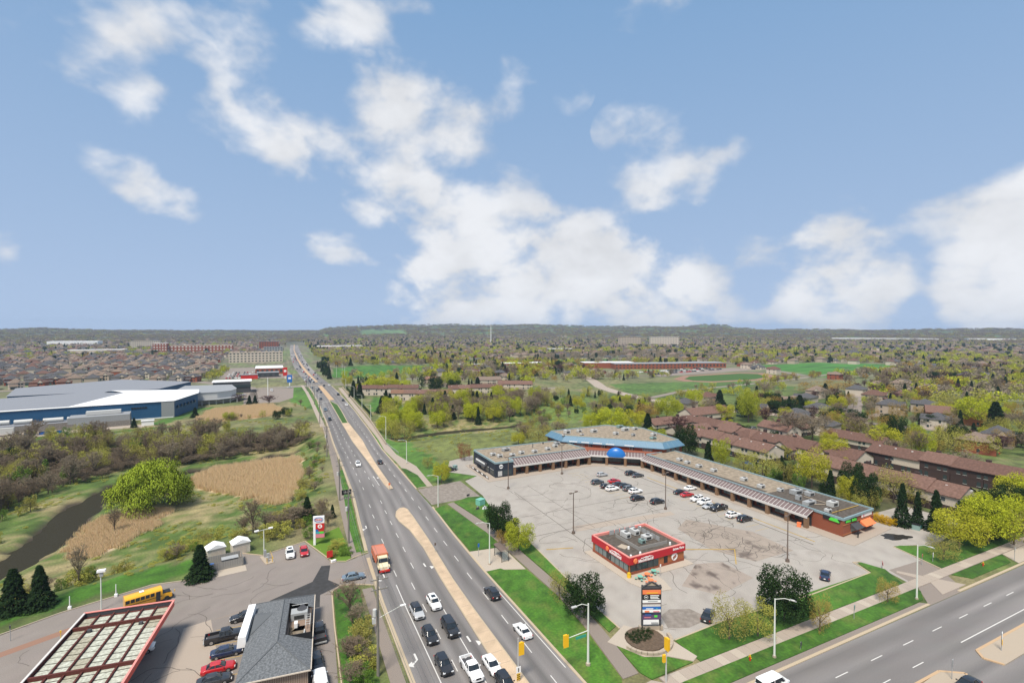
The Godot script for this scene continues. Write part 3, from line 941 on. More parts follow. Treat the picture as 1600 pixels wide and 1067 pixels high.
func arrow(parent: Node, x: float, z: float, right: bool, south: bool) -> void:
	var s := 1.0 if right else -1.0
	var b := MB.new()
	for q in [[-0.14, 1.8, 0.14, 1.8, 0.14, 0.3, -0.14, 0.3], [-0.14, 0.3, 0.14, 0.3, 0.75 * s, -0.2, 0.75 * s, -0.6], [0.75 * s, 0.25, 1.6 * s, -0.4, 0.75 * s, -1.05]]: b.flat(poly(q), 0)
	var o := part(parent, "turn_arrow", b.mesh(), M.paint, Vector3(x, 0.046, z), PI if south else 0.0)
	o.scale = Vector3(1.15, 1, 1.15)

func make_roads() -> void:
	var road := struct("road", strip(60, -620, LK, RK, 3.0, 40, 0.04, 0.215, 7.0), M.paved)
	var far := struct("road", strip(-620, -2500, LK, RK, 40.0, 6, 0.05, 0.23, 7.0), M.paved)
	# lane dashes: southbound two lines, northbound one
	for k in 34:
		var z := -62.0 - 9.0 * k
		if z > -160 or z < -166:
			for off in [0.0, 1.0]:
				var a := at_z(LK, z)
				var m := at_z(ML, z)
				if off == 0.0 and z > -103: continue
				var three := z < -103
				var x := lerpf(a, m, (off + 1.0) / 3.0) if three else lerpf(a, m, 0.53)
				part(road, "lane_dash", dash_mesh(3.0), M.paint, Vector3(x, 0.046, z - 1.0 - off * 2.0), -0.03)
		var xn := lerpf(at_z(MR, z), at_z(RK, z), 0.52)
		part(road, "lane_dash", dash_mesh(3.0), M.paint, Vector3(xn, 0.046, z - 2.0), -0.025)
	for g in [[LK, 3.5, -62, -103, 0.16], [ML, -2.9, -62, -90, 0.15], [ML, -1.7, -172, -182, 0.15], [RK, -0.55, -66, -92, 0.14]]:
		var b := MB.new()
		ribbon(b, edge_line(g[0], g[2], g[3], g[1]), g[4], 0.046)
		part(road, "solid_line", b.mesh(), M.paint)
	arrow(road, 21.3, -77.5, true, true)
	arrow(road, 22.4, -106.9, true, true)
	arrow(road, 23.9, -135.9, true, true)
	arrow(road, 30.6, -78.2, false, true)
	arrow(road, 31.6, -107.8, false, true)
	arrow(road, 34.6, -181.7, false, true)
	# medians
	var island := poly([31.6, -56, 31.8, -67, 32.5, -88, 32.9, -101, 33.9, -117.5, 33.7, -130, 32.7, -137, 32.7, -141, 33.7, -144.7, 35.2, -147, 36.4, -147, 37, -145.4, 36.9, -138, 36.3, -122, 35, -100, 34.7, -88, 34.5, -56])
	var m1 := struct("paved_median", lot_mesh(island, 0.19, Vector3(0.60, 0.45, 0.305), 0.8, 0.18, 60.0, 0.25, true), M.paved)
	var rim := island.duplicate()
	rim.append(island[0])
	kerb_line(m1, rim, M.kerb, 0.22, 0.2)
	var p2 := edge_line(ML, -166.5, -296, 0.0, 6.0)
	var back := edge_line(MR, -166.5, -296, 0.0, 6.0)
	back.reverse()
	p2[0] += Vector2(0.35, 0.6)
	p2.append_array(back)
	var m2 := struct("paved_median", lot_mesh(p2, 0.19, Vector3(0.60, 0.45, 0.305), 0.9, 0.18, 60.0, 0.25, true), M.paved)
	rim = p2.duplicate()
	rim.append(p2[0])
	kerb_line(m2, rim, M.kerb, 0.22, 0.2)
	var g1 := edge_line(ML, -296.5, -398, 0.25, 8.0)
	back = edge_line(MR, -296.5, -372, -0.25, 8.0)
	back.reverse()
	g1.append_array(back)
	var gm := pave("grass_median", g1, 0.2, M.lawn)
	rim = g1.duplicate()
	rim.append(g1[0])
	kerb_line(gm, rim, M.kerb, 0.4, 0.21)
	for seg in [[-399, -505], [-545, -1000], [-1000, -2450]]:
		var q := edge_line(ML, seg[0], seg[1], 0.3, 20.0)
		back = edge_line(MR, seg[0], seg[1], -0.3, 20.0)
		back.reverse()
		q.append_array(back)
		pave("paved_median", q, 0.2, M.median)
	for z in range(-62, -146, -3):
		part(m1, "paving_joint", dash_mesh(at_z(MR, z) - at_z(ML, z) - 0.5, 0.05), M.path, Vector3((at_z(MR, z) + at_z(ML, z)) / 2, 0.194, z), PI / 2)
	# kerbs of the avenue
	kerb_line(road, edge_line(LK, 60, -118, -0.3), M.kerb, 0.75)
	kerb_line(road, edge_line(LK, -122, -500, -0.3), M.kerb, 0.75)
	kerb_line(road, edge_line(RK, -58, -144, 0.2), M.kerb, 0.45)
	kerb_line(road, edge_line(RK, -163, -500, 0.2), M.kerb, 0.45)
	# foot and cycle paths
	var lp := edge_line(LP0, 30, -104)
	back = edge_line(LK, 30, -104, -1.2)
	back.reverse()
	lp.append_array(back)
	pave("footpath", lp, 0.1, M.path)
	lp = edge_line(LP0, -119.5, -290)
	back = PackedVector2Array()
	for z in [-119.5, -140.0, -165.0, -195.0, -220.0, -245.0, -290.0]:
		back.append(Vector2(maxf(at_z(LP0, z) + 2.2, at_z(LK, z) - (2.4 if z > -200 else 0.75)), z))
	back.reverse()
	lp.append_array(back)
	pave("footpath", lp, 0.1, M.path)
	lp = edge_line(LP0, -290, -520, -1.0)
	back = edge_line(LP0, -290, -520, 1.4)
	back.reverse()
	lp.append_array(back)
	pave("footpath", lp, 0.1, M.walk)
	lawn("grass_verge", poly([19.0, -122, 20.4, -122, 23.6, -160, 26.2, -198, 24.6, -196, 21.6, -160, 19.8, -140]), 0.12)
	# east side: verge, path, lawn
	lawn("grass_verge", poly([42.4, -60, 42.6, -100, 46.0, -100, 46.5, -99, 50.8, -97, 51.2, -85, 50.0, -74, 47.5, -60, 46, -58]), 0.14)
	lawn("grass_verge", poly([43.2, -111, 44.2, -142, 48.5, -144, 51.0, -120, 51.2, -110]), 0.14)
	pave("bus_stop_pad", poly([42.6, -100.2, 42.9, -110.8, 51.0, -109.8, 50.8, -97.4, 46.6, -99.2]), 0.13, M.walk_b)
	pave("footpath", poly([47.7, -60, 50.2, -74, 51.4, -85, 51.2, -116, 49.0, -144.5, 51.0, -145.2, 54.0, -119, 53.8, -85, 52.6, -72, 50.6, -60]), 0.12, M.path)
	lawn("lawn", poly([53.0, -70.5, 54.1, -85, 54.2, -119, 51.4, -145, 56.5, -147.5, 61, -146.5, 59.3, -134, 59.3, -121, 57, -95, 55.6, -80, 55.2, -71.5]), 0.15)
	lawn("lawn", poly([50.9, -60, 51.8, -67, 53.8, -62.6, 57.4, -60.9, 60, -58.3, 51.5, -58.0]), 0.145)
	# north of the mall drive and the bridge
	pave("footpath", poly([45.2, -163.5, 46.6, -197, 46.6, -222, 48.6, -245, 51.4, -300, 60, -480, 63, -480, 54.0, -300, 50.6, -240, 49.5, -212, 52.0, -190, 50.3, -163.5]), 0.11, M.walk)
	lawn("grass_verge", poly([45.0, -163.8, 46.1, -190, 47.6, -188, 49.2, -178, 48.4, -164]), 0.13)
	var wall := thing("barrier_wall", "long low concrete wall along the sidewalk beyond the bridge", "wall")
	var wb := MB.new()
	var wp := PackedVector2Array([Vector2(49.4, -232), Vector2(51.6, -262), Vector2(55, -306), Vector2(63.6, -480)])
	kerb(wb, wp, 0.35, 1.3)
	part(wall, "coping", wb.mesh(), M.stone)
	var fen := thing("noise_fence", "dark green boundary fence behind the roadside lawn", "fence")
	wb = MB.new()
	kerb(wb, PackedVector2Array([Vector2(58, -312), Vector2(66, -478)]), 0.2, 2.2)
	part(fen, "panel", wb.mesh(), M.leaf_pine)
	# west parapet and abutment of the bridge
	var par := thing("bridge_parapet", "pale concrete parapet of the bridge on the ravine side", "parapet")
	wb = MB.new()
	kerb(wb, PackedVector2Array([Vector2(25.0, -236), Vector2(27.0, -268), Vector2(28.0, -292)]), 0.3, 1.1)
	part(par, "coping", wb.mesh(), M.stone)
	var abut := MB.new()
	abut.walls(poly([25.3, -246, 27.6, -290, 50, -290, 50, -246]), -6.5, 0.02)
	part(par, "abutment", abut.mesh(), M.stone)
	var rail := thing("guard_rail", "pale steel guard rail beside the path at the bridge", "railing")
	for k in 12:
		part(rail, "post", boxm(0.08, 1.0, 0.08), M.metal, Vector3(50.4 - 0.06 * k, 0, -212 - 2.0 * k))
	wb = MB.new()
	wb.tube(Vector3(50.4, 0.95, -212), Vector3(49.7, 0.95, -234), 0.06, 0.06, 5)
	wb.tube(Vector3(50.4, 0.5, -212), Vector3(49.7, 0.5, -234), 0.04, 0.04, 5)
	part(rail, "rail", wb.mesh(), M.metal)
	# side street in front of the mall
	var b := MB.new()
	b.tinted = true
	for i in 150:
		for j in 24:
			var x := -60.0 + i * 3.0
			var z := -50.8 + j * 1.3
			for q in [[0, 0], [3, 0], [3, 1.3], [0, 0], [3, 1.3], [0, 1.3]]:
				b.V.append(Vector3(x + q[0], 0.045, z + q[1]))
				b.N.append(Vector3.UP)
				var lane := fposmod(z + q[1] + 50.8, 3.7) - 1.85
				b.C.append(asphalt(z + q[1] + 40.0, x + q[0], lane, 0.2))
	var side := struct("side_street", b.mesh(), M.paved)
	for k in 14:
		part(side, "lane_dash", dash_mesh(3.0), M.paint, Vector3(60.0 + k * 9.0, 0.051, -46.3), PI / 2)
		if k < 5: part(side, "lane_dash", dash_mesh(3.0), M.paint, Vector3(55.0 + k * 9.0, 0.051, -42.5), PI / 2)
	part(side, "solid_line", dash_mesh(60.0, 0.16), M.paint, Vector3(134, 0.051, -42.5), PI / 2)
	part(side, "stop_line", dash_mesh(1.0, 0.3), M.paint, Vector3(118, 0.051, -39), PI / 2)
	kerb_line(side, PackedVector2Array([Vector2(46, -57), Vector2(49, -53), Vector2(54, -51), Vector2(113, -51.2)]), M.kerb, 0.5)
	kerb_line(side, PackedVector2Array([Vector2(124, -51.2), Vector2(300, -51.2)]), M.kerb, 0.5)
	kerb_line(side, PackedVector2Array([Vector2(42.2, -60), Vector2(43.2, -57.5), Vector2(46, -55)]), M.kerb, 0.4)
	var sm := pave("paved_median", poly([102, -38.8, 103.5, -40.2, 260, -40.2, 260, -36.5, 103, -36.5]), 0.2, M.stone)
	kerb_line(sm, PackedVector2Array([Vector2(103, -36.6), Vector2(102, -38.8), Vector2(103.5, -40.2), Vector2(260, -40.2)]), M.median, 0.4, 0.215)
	sm = pave("paved_median", poly([70, -38.6, 92, -40.2, 95, -38.2, 93, -36.5, 70, -36.5]), 0.2, M.stone)
	kerb_line(sm, PackedVector2Array([Vector2(70, -40.2), Vector2(92, -40.2), Vector2(95, -38.2), Vector2(93, -36.5)]), M.median, 0.4, 0.215)
	pave("corner_walk", poly([46.3, -57.4, 51.3, -57.9, 53.4, -55.9, 54.6, -52.6, 50.2, -53.4]), 0.11, M.walk)
	lawn("lawn", poly([61.2, -57.9, 61.5, -64.0, 74, -64.4, 117, -63.6, 119, -67.6, 119.8, -67.2, 121, -63, 117.5, -57.9]), 0.13)
	lawn("lawn", poly([55, -55.6, 60, -52.4, 110, -52.4, 114, -52.6, 117.2, -54.5, 117.4, -55.6]), 0.13)
	pave("footpath", poly([54, -52.3, 56, -51.2, 113, -51.4, 112, -52.3]), 0.12, M.path)
	lawn("lawn", poly([132.5, -57.9, 135.6, -68.7, 137.5, -68.5, 147, -63.5, 260, -62.5, 260, -57.9]), 0.13)
	lawn("lawn", poly([131, -55.4, 133, -52.6, 150, -52.6, 153.5, -55.4]), 0.13)
	pave("bus_stop_pad", poly([153.7, -55.4, 151, -51.6, 168, -51.6, 168, -55.4]), 0.13, M.walk_b)
	lawn("lawn", poly([168.2, -55.4, 168.2, -52.4, 260, -52.4, 260, -55.4]), 0.13)
	pave("entrance_splitter", poly([121.5, -61, 122.5, -61.5, 128.5, -51.9, 119.5, -51.9, 123.5, -56]), 0.12, M.walk)
	# concrete slabs of the sidewalk, one by one
	var walk := pave("sidewalk", rect(52.6, -57.8, 262, -55.5), 0.1, M.path)
	var rng := RandomNumberGenerator.new()
	rng.seed = 5
	for k in 116:
		var x := 53.6 + k * 1.8
		part(walk, "slab", boxm(1.76, 0.06, 2.2), M.walk_b if rng.randf() < 0.35 else M.walk, Vector3(x, 0.09 + rng.randf() * 0.008, -56.65))
	# the far junction, the curved road on the east and lanes among the houses
	pave("cross_road", poly([-20, -509, 190, -548, 190, -536, 62, -520, 36, -503, -20, -501]), 0.06, M.patch_b)
	for r in [[[326.6, -480, 297, -420, 277, -382, 266, -345, 259, -300, 262, -250, 300, -180], 11.0], [[255, -300, 330, -330, 460, -345, 620, -380, 830, -410], 6.0], [[60, -512, 130, -470, 160, -440, 200, -400, 240, -395], 8.0], [[-8, -400, -12, -520, -60, -600, -140, -590, -320, -560], 10.0],
			[[232, -116, 246, -128, 262, -150, 300, -175, 380, -190], 6.0], [[400, -560, 420, -700, 470, -900], 9.0], [[560, -380, 700, -640, 760, -900], 9.0], [[226, -110, 238, -100, 260, -60], 6.0], [[300, -175, 330, -110, 420, -70], 8.0], [[300, -175, 420, -240, 600, -270, 900, -290], 8.0]]:
		var bb := MB.new()
		ribbon(bb, poly(r[0]), r[1], 0.05)
		struct("lane", bb.mesh(), M.walk if r[1] > 10 else M.path)

# ---------------------------------------------------------------- car parks
func crack_walk(b: MB, rng: RandomNumberGenerator, p: Vector2, dir: float, long: float, wide: float, box: Rect2, y: float) -> void:
	var pts := PackedVector2Array([p])
	var gone := 0.0
	while gone < long:
		dir += rng.randfn() * 0.35
		p += Vector2(cos(dir), sin(dir)) * 0.9
		if not box.has_point(p): break
		gone += 0.9
		pts.append(p)
	if pts.size() > 2: ribbon(b, pts, wide, y)

func lot_mesh(p: PackedVector2Array, y: float, tone_: Vector3, step: float, dirt: float, seed_: float, vary := 0.12, rim := false, worn := Vector3(0.135, 0.105, 0.088)) -> Mesh:
	# a sheet cut into squares so that stains and worn areas can colour it
	var b := MB.new()
	b.tinted = true
	var box := Rect2(p[0], Vector2.ZERO)
	for q in p: box = box.expand(q)
	var nx := int(ceil(box.size.x / step))
	var nz := int(ceil(box.size.y / step))
	for i in nx:
		for j in nz:
			var cell := rect(box.position.x + i * step, box.position.y + j * step, box.position.x + (i + 1) * step, box.position.y + (j + 1) * step)
			for piece in Geometry2D.intersect_polygons(cell, p):
				var t := Geometry2D.triangulate_polygon(piece)
				for k in range(0, t.size(), 3):
					var tri := [piece[t[k]], piece[t[k + 1]], piece[t[k + 2]]]
					if (tri[1] - tri[0]).cross(tri[2] - tri[0]) < 0.0: tri.reverse()
					for v in tri:
						b.V.append(Vector3(v.x, y, v.y))
						b.N.append(Vector3.UP)
						var n := noise.get_noise_2d(v.x * 1.3 + seed_, v.y * 1.3)
						var f := fine.get_noise_2d(v.x * 2.2, v.y * 2.2 + seed_)
						var col := tone_ * (1.0 + n * vary + f * vary)
						if dirt > 0.0:
							var g := fine.get_noise_2d(v.x * 1.1 + seed_, v.y * 0.8)
							col = col.lerp(worn, smoothstep(0.12, 0.3, n * 0.35 + g * 0.5 + f * 0.25) * dirt)
						b.C.append(Color(col.x, col.y, col.z))
	if rim:
		b.col = Color(tone_.x, tone_.y, tone_.z)
		b.walls(p, y - 0.3, y)
	return b.mesh()

func make_lots() -> void:
	var outline := poly([59, -134, 61.5, -147, 62, -164, 68, -168, 60, -178, 66, -192, 78, -197, 73, -184, 72.5, -166, 100, -168, 128, -160, 131, -140, 130, -79, 146, -81, 152, -84, 170, -84, 170, -69, 147, -65, 136, -69, 131.5, -57.9, 119, -57.9, 120.5, -63, 118.2, -68.2, 116.4, -63.4, 97, -63.1, 73.5, -64.2, 61.5, -63.8, 55.4, -70.5, 55.6, -80.4, 57, -95, 59.3, -121])
	var lot := struct("parking_lot", lot_mesh(outline, 0.05, Vector3(0.405, 0.37, 0.328), 1.5, 0.22, 0.0), M.paved)
	var lane := struct("drive_lane", lot_mesh(poly([62, -147, 62, -164, 100, -166, 116, -158, 119, -140, 119, -78, 128, -78, 128, -69.5, 110, -80, 108, -132, 100, -146, 84, -152]), 0.056, Vector3(0.385, 0.352, 0.312), 2.0, 0.0, 40.0, 0.08), M.paved)
	pave("drive_apron", poly([44.6, -146, 44.8, -162, 56, -164.5, 60.5, -165, 60.5, -147, 51, -146.4]), 0.06, M.patch_b)
	pave("drive_apron", poly([112.5, -50.9, 119, -56, 121.5, -62.5, 133.5, -62, 131.8, -57.6, 128, -53.5, 124.5, -50.9]), 0.058, M.path)
	var rng := RandomNumberGenerator.new()
	rng.seed = 31
	var worn := struct("worn_asphalt", lot_mesh(poly([99, -78, 112, -78, 113, -90, 104, -104, 97, -100, 95, -86]), 0.059, Vector3(0.36, 0.30, 0.245), 0.7, 0.85, 7.0), M.paved)
	var worn2 := struct("worn_asphalt", lot_mesh(poly([76, -77, 86, -83, 92, -81, 92, -73, 80, -71]), 0.059, Vector3(0.36, 0.30, 0.25), 0.7, 1.0, 91.0), M.paved)
	var crack_area := Rect2(60, -158, 68, 92)
	for k in 10:
		var b := MB.new()
		for i in 10:
			var p := Vector2(rng.randf_range(61, 118), rng.randf_range(-150, -70))
			var dir: float = [0.0, PI / 2, PI, -PI / 2][rng.randi() % 4] + rng.randfn() * 0.25
			crack_walk(b, rng, p, dir, rng.randf_range(4, 22), rng.randf_range(0.05, 0.12), crack_area, 0.062)
		var o := part(lot, "sealed_cracks", b.mesh(), M.crack)
		o.set_meta("kind", "stuff")
	var web := MB.new()
	for i in 70:
		var p := Vector2(rng.randf_range(98, 113), rng.randf_range(-102, -79))
		crack_walk(web, rng, p, rng.randf() * TAU, rng.randf_range(2, 7), rng.randf_range(0.07, 0.15), Rect2(95, -106, 19, 30), 0.064)
	var o2 := part(worn, "crack_web", web.mesh(), M.crack)
	o2.set_meta("kind", "stuff")
	# long straight joints and repair strips
	for j in [[[61, -112, 104, -113], 0.18, "crack"], [[70, -100, 72, -146], 0.16, "crack"], [[78, -110, 79, -150], 0.12, "crack"], [[119.4, -158, 119.4, -78], 0.3, "crack"], [[60, -125, 118, -126], 0.14, "crack"]]:
		var b := MB.new()
		ribbon(b, poly(j[0]), j[1], 0.0615)
		part(lot, "joint", b.mesh(), M[j[2]])
	part(lot, "repair_strip", flat_mesh(poly([72, -110, 104, -108, 104.5, -110.5, 73, -113.5]), 0.0605), M.walk)
	for q in [[121.4, -140, 121.4, -79]]:
		kerb_line(lot, poly(q), M.curb_yellow, 0.22, 0.12)
	kerb_line(lot, poly([59, -134, 59.3, -121, 57, -95, 55.6, -80.4, 55.3, -70.6]), M.kerb, 0.25, 0.17)
	kerb_line(lot, poly([61.5, -63.8, 73.5, -64.3, 97, -63.2, 116.4, -63.5, 118.2, -68.1, 119.8, -67.5]), M.kerb, 0.25, 0.17)
	kerb_line(lot, poly([135.5, -68.8, 134, -63.5, 132.2, -57.7]), M.kerb, 0.25, 0.17)
	kerb_line(lot, poly([84.5, -92, 100, -84.5, 94, -79]), M.curb_yellow, 0.22, 0.14)
	kerb_line(lot, poly([59.8, -104, 66, -102]), M.curb_yellow, 0.22, 0.14)
	for k in 12:
		var x := 98.0 + (k % 6) * 0.02
		part(lot, "bay_line", dash_mesh(5.0, 0.1), M.paint_yellow, Vector3(101, 0.0625, -126 - k * 2.7), PI / 2)
		part(lot, "bay_line", dash_mesh(5.0, 0.1), M.paint_yellow, Vector3(116.5, 0.0625, -90 - k * 2.9), PI / 2)
	var pud := PackedVector2Array()
	for k in 40:
		var an := TAU * k / 40.0
		var rr := 1.0 + 0.16 * sin(an * 3.0 + 1.0) + 0.07 * sin(an * 7.0) + 0.05 * sin(an * 11.0 + 2.0)
		pud.append(Vector2(142.6, -71.9) + Vector2(cos(an) * 3.7, sin(an) * 1.9).rotated(0.35) * rr)
	struct("puddle", flat_mesh(pud, 0.063), M.puddle)
	struct("wet_patch", flat_mesh(poly([63, -67, 66.5, -65.5, 72, -66, 71, -70, 67.5, -71.5, 64.5, -70.5]), 0.061), M.patch_b)
	# planter with sign terrace at the street corner
	pave("terrace", poly([51.0, -68.3, 56.5, -71.0, 58.2, -68.8, 61.2, -69.2, 61.0, -64, 61.6, -59, 60.2, -58.4, 57.5, -61, 54.0, -62.6]), 0.16, M.walk_b)
	var bed := thing("planter_bed", "raised planting bed with clipped dark shrubs under the pylon sign", "planter", Vector3(57.2, 0.16, -66.2))
	part(bed, "soil", tubem(0.12, 3.4, 3.3, 18), M.soil)
	var ring := MB.new()
	for k in 14:
		var a0 := 0.2 + k * 0.2
		var pa := Vector2(cos(a0), sin(a0)) * 4.3
		var pb := Vector2(cos(a0 + 0.19), sin(a0 + 0.19)) * 4.3
		kerb(ring, PackedVector2Array([pa, pb]), 0.5, 0.45)
	part(bed, "seat_wall", ring.mesh(), M.stone)
	# gas station forecourt
	var gas := poly([-46, -112, -34, -119.5, -21, -124.5, -14.5, -123.6, -12, -120.6, -11.4, -126.6, -11, -130.6, -5.3, -133.4, -0.7, -129.8, 8.5, -134, 13.2, -119.6, 16, -118.2, 21.6, -120.6, 20.6, -104.6, 14, -107.4, 11.6, -105.6, 10.6, -93, 9.4, -78, 9, -55, -60, -55, -60, -108])
	var fore := struct("forecourt", lot_mesh(gas, 0.05, Vector3(0.265, 0.23, 0.205), 1.6, 0.1, 300.0), M.paved)
	part(fore, "dark_patch", flat_mesh(poly([-0.6, -101.6, 0.6, -107.5, 8.6, -111.8, 11, -118.5, 12.8, -118, 11.6, -111.2, 13.6, -107.8, 9.5, -105.5, 9, -101.0]), 0.058), M.patch)
	part(fore, "concrete_apron", flat_mesh(poly([-14, -76, -13, -104, -9, -105, -4.5, -76]), 0.057), M.walk)
	part(fore, "lane_joint", flat_mesh(poly([-9, -104.8, 21, -113, 21, -110, -3, -104.6]), 0.0575), M.path)
	var fb := MB.new()
	for i in 46:
		crack_walk(fb, rng, Vector2(rng.randf_range(-40, 8), rng.randf_range(-124, -76)), rng.randf() * TAU, rng.randf_range(3, 12), rng.randf_range(0.05, 0.1), Rect2(-44, -125, 54, 62), 0.0595)
	part(fore, "sealed_cracks", fb.mesh(), M.crack).set_meta("kind", "stuff")
	kerb_line(fore, poly([-46, -112.4, -34, -119.7, -21, -124.7, -14.3, -123.8, -11.8, -120.8]), M.stone, 0.25, 0.16)
	kerb_line(fore, poly([-11, -130.8, -5.3, -133.6, -0.7, -130, 8.7, -134.2, 13.4, -119.8, 16.2, -118.4, 19.4, -120.4, 21.6, -121]), M.kerb, 0.22, 0.17)
	kerb_line(fore, poly([20.6, -104.4, 16, -107, 13.6, -107.6, 11.7, -105.6, 10.7, -93, 9.4, -70]), M.kerb, 0.22, 0.17)
	lawn("lawn", poly([16.8, -104.2, 14.2, -107.0, 12.0, -105.4, 11.0, -93, 9.7, -70, 14.6, -70, 15.6, -86]), 0.13)
	pave("lawn", poly([9.0, -134, 13.6, -119.6, 16.2, -118.2, 17.4, -119.6, 17.6, -130, 17.4, -140]), 0.1, M.leaf_green)
	part(fore, "red_paved_strip", flat_mesh(poly([-45, -106, -31, -113, -30, -111.5, -45, -104]), 0.058), M.brick_paving)
	for k in 5:
		part(fore, "bay_line", dash_mesh(5.4, 0.12), M.paint_yellow, Vector3(-5.2, 0.0605, -100.5 + k * 4.6), PI / 2 - 0.12)
	for k in 3:
		part(fore, "bay_line", dash_mesh(5.0, 0.12), M.paint_yellow, Vector3(1.2 + k * 3.2, 0.0605, -129.6), 0.12)
	part(fore, "edge_line", dash_mesh(26.0, 0.18), M.paint_yellow, Vector3(-2.9, 0.0605, -88), -0.12)
	# yards and lots farther off
	pave("yard", poly([-140, -316, -118, -318, -79, -332, -58, -332, -60, -340, -78, -346, -130, -356, -170, -356]), 0.05, M.walk)
	pave("parking_lot", poly([-13, -404, -9, -500, 24, -500, 20, -426, 10, -404]), 0.05, M.path)
	pave("parking_lot", poly([-44, -630, -42, -800, 26, -790, 30, -600]), 0.05, M.path)
	pave("parking_lot", poly([400, -440, 430, -500, 580, -500, 590, -462]), 0.05, M.path)
	pave("running_track", poly([392, -412, 430, -436, 520, -440, 545, -420, 520, -378, 470, -362, 400, -368, 385, -390]), 0.05, M.brick_paving)
	pave("sports_field", poly([404, -408, 432, -428, 515, -430, 528, -416, 508, -386, 468, -372, 410, -376, 398, -390]), 0.055, M.lawn)

# ---------------------------------------------------------------- the mall
func rooftop_unit(parent: Node, x: float, y: float, z: float, sx: float, sy: float, sz: float, material: Material, turn := 0.0) -> void:
	var u := part(parent, "rooftop_unit", boxm(sx, sy, sz), material, Vector3(x, y + 0.15, z), turn)
	part(u, "fan", tubem(0.06, minf(sx, sz) * 0.32, minf(sx, sz) * 0.32, 10), M.charcoal, Vector3(sx * 0.15, sy, 0))
	part(u, "curb", boxm(sx * 0.9, 0.15, sz * 0.9), M.charcoal, Vector3(0, -0.15, 0))
	part(u, "louver", boxm(sx * 0.6, sy * 0.5, 0.05), M.frame_dark, Vector3(0, sy * 0.2, sz / 2 + 0.02))

func parapet_roof(parent: Node, p: PackedVector2Array, y: float, high: float, roof: Material, cap: Material, called := "roof") -> void:
	var b := MB.new()
	b.flat(p, y)
	part(parent, called, b.mesh(), roof)
	var r := MB.new()
	var q := p.duplicate()
	q.append(p[0])
	for i in q.size() - 1:
		var d := (q[i + 1] - q[i]).normalized().orthogonal() * 0.18
		var k := PackedVector2Array([q[i] + d, q[i] - d, q[i + 1] - d, q[i + 1] + d])
		r.walls(k, y - 0.3, y + high)
		r.flat(k, y + high)
	part(parent, "parapet", r.mesh(), cap)

# A covered walkway in front of a shop wall: pillars, sloped ribbed canopy, fascia, shop windows.
func arcade(parent: Node, a: Vector2, b: Vector2, bays: int, top: float, deep := 3.0, low := 3.25, from := 0, ribs := true) -> void:
	var u := (b - a).normalized()
	var out := Vector2(-u.y, u.x)  # outward, to the left of a->b seen from above with z down
	var long := a.distance_to(b)
	var turn := -atan2(u.y, u.x)
	var f := Node3D.new()
	var basis_ := Basis(Vector3.UP, turn)
	# local x along the wall, local z outwards
	var put := func(lx: float, y: float, lz: float) -> Vector3:
		var q := a + u * lx + out * lz
		return Vector3(q.x, y, q.y)
	f.free()
	var slope := MB.new()
	slope.quad(put.call(0, low, deep), put.call(long, low, deep), put.call(long, top, 0.1), put.call(0, top, 0.1))
	slope.quad(put.call(0, low - 0.1, deep), put.call(0, top - 0.1, 0.1), put.call(long, top - 0.1, 0.1), put.call(long, low - 0.1, deep))
	part(parent, "canopy_panel", slope.mesh(), M.plum_panel)
	var fas := MB.new()
	fas.hexa([put.call(0, low - 0.55, deep + 0.06), put.call(long, low - 0.55, deep + 0.06), put.call(long, low - 0.55, deep - 0.2), put.call(0, low - 0.55, deep - 0.2), put.call(0, low + 0.06, deep + 0.06), put.call(long, low + 0.06, deep + 0.06), put.call(long, low + 0.06, deep - 0.2), put.call(0, low + 0.06, deep - 0.2)])
	part(parent, "fascia", fas.mesh(), M.white_trim)
	var ridge_ := MB.new()
	ridge_.hexa([put.call(0, top - 0.1, 0.3), put.call(long, top - 0.1, 0.3), put.call(long, top - 0.1, 0.02), put.call(0, top - 0.1, 0.02), put.call(0, top + 0.16, 0.3), put.call(long, top + 0.16, 0.3), put.call(long, top + 0.16, 0.02), put.call(0, top + 0.16, 0.02)])
	part(parent, "canopy_ridge", ridge_.mesh(), M.plum_panel)
	var rib := MB.new()
	rib.hexa([Vector3(-0.05, low, deep), Vector3(0.05, low, deep), Vector3(0.05, top, 0.35), Vector3(-0.05, top, 0.35), Vector3(-0.05, low + 0.08, deep), Vector3(0.05, low + 0.08, deep), Vector3(0.05, top + 0.08, 0.35), Vector3(-0.05, top + 0.08, 0.35)])
	var rm := rib.mesh()
	var n := int(long / 1.15)
	for k in n + 1:
		part(parent, "canopy_rib", rm, M.white_trim, put.call(long * k / n, 0, 0), turn)
	var w := long / bays
	for k in bays + 1:
		part(parent, "pillar", boxm(0.95, low - 0.5, 0.95), M.pillar, put.call(clampf(k * w, 0.5, long - 0.5), 0, deep - 0.55), turn)
	for k in bays:
		var x := (k + 0.5) * w
		part(parent, "shop_window", boxm(w - 1.3, 1.75, 0.08), M.glass if k % 3 else M.glass_pale, put.call(x, 0.75, 0.06), turn)
		part(parent, "window_frame", boxm(w - 1.2, 0.1, 0.14), M.frame_dark, put.call(x, 2.5, 0.08), turn)
		for s in [-0.25, 0.25]:
			part(parent, "mullion", boxm(0.07, 1.75, 0.12), M.frame_dark, put.call(x + s * w * 0.7, 0.75, 0.1), turn)
		part(parent, "shop_door", boxm(1.1, 2.25, 0.1), M.frame_dark, put.call(x + w * 0.32, 0.15, 0.1), turn)
		if (k + from) % 2 == 0: part(parent, "shop_sign", boxm(w * 0.55, 0.5, 0.1), [M.white, M.red, M.charcoal, M.pink][(k + from) % 4], put.call(x, 2.62, 0.12), turn)

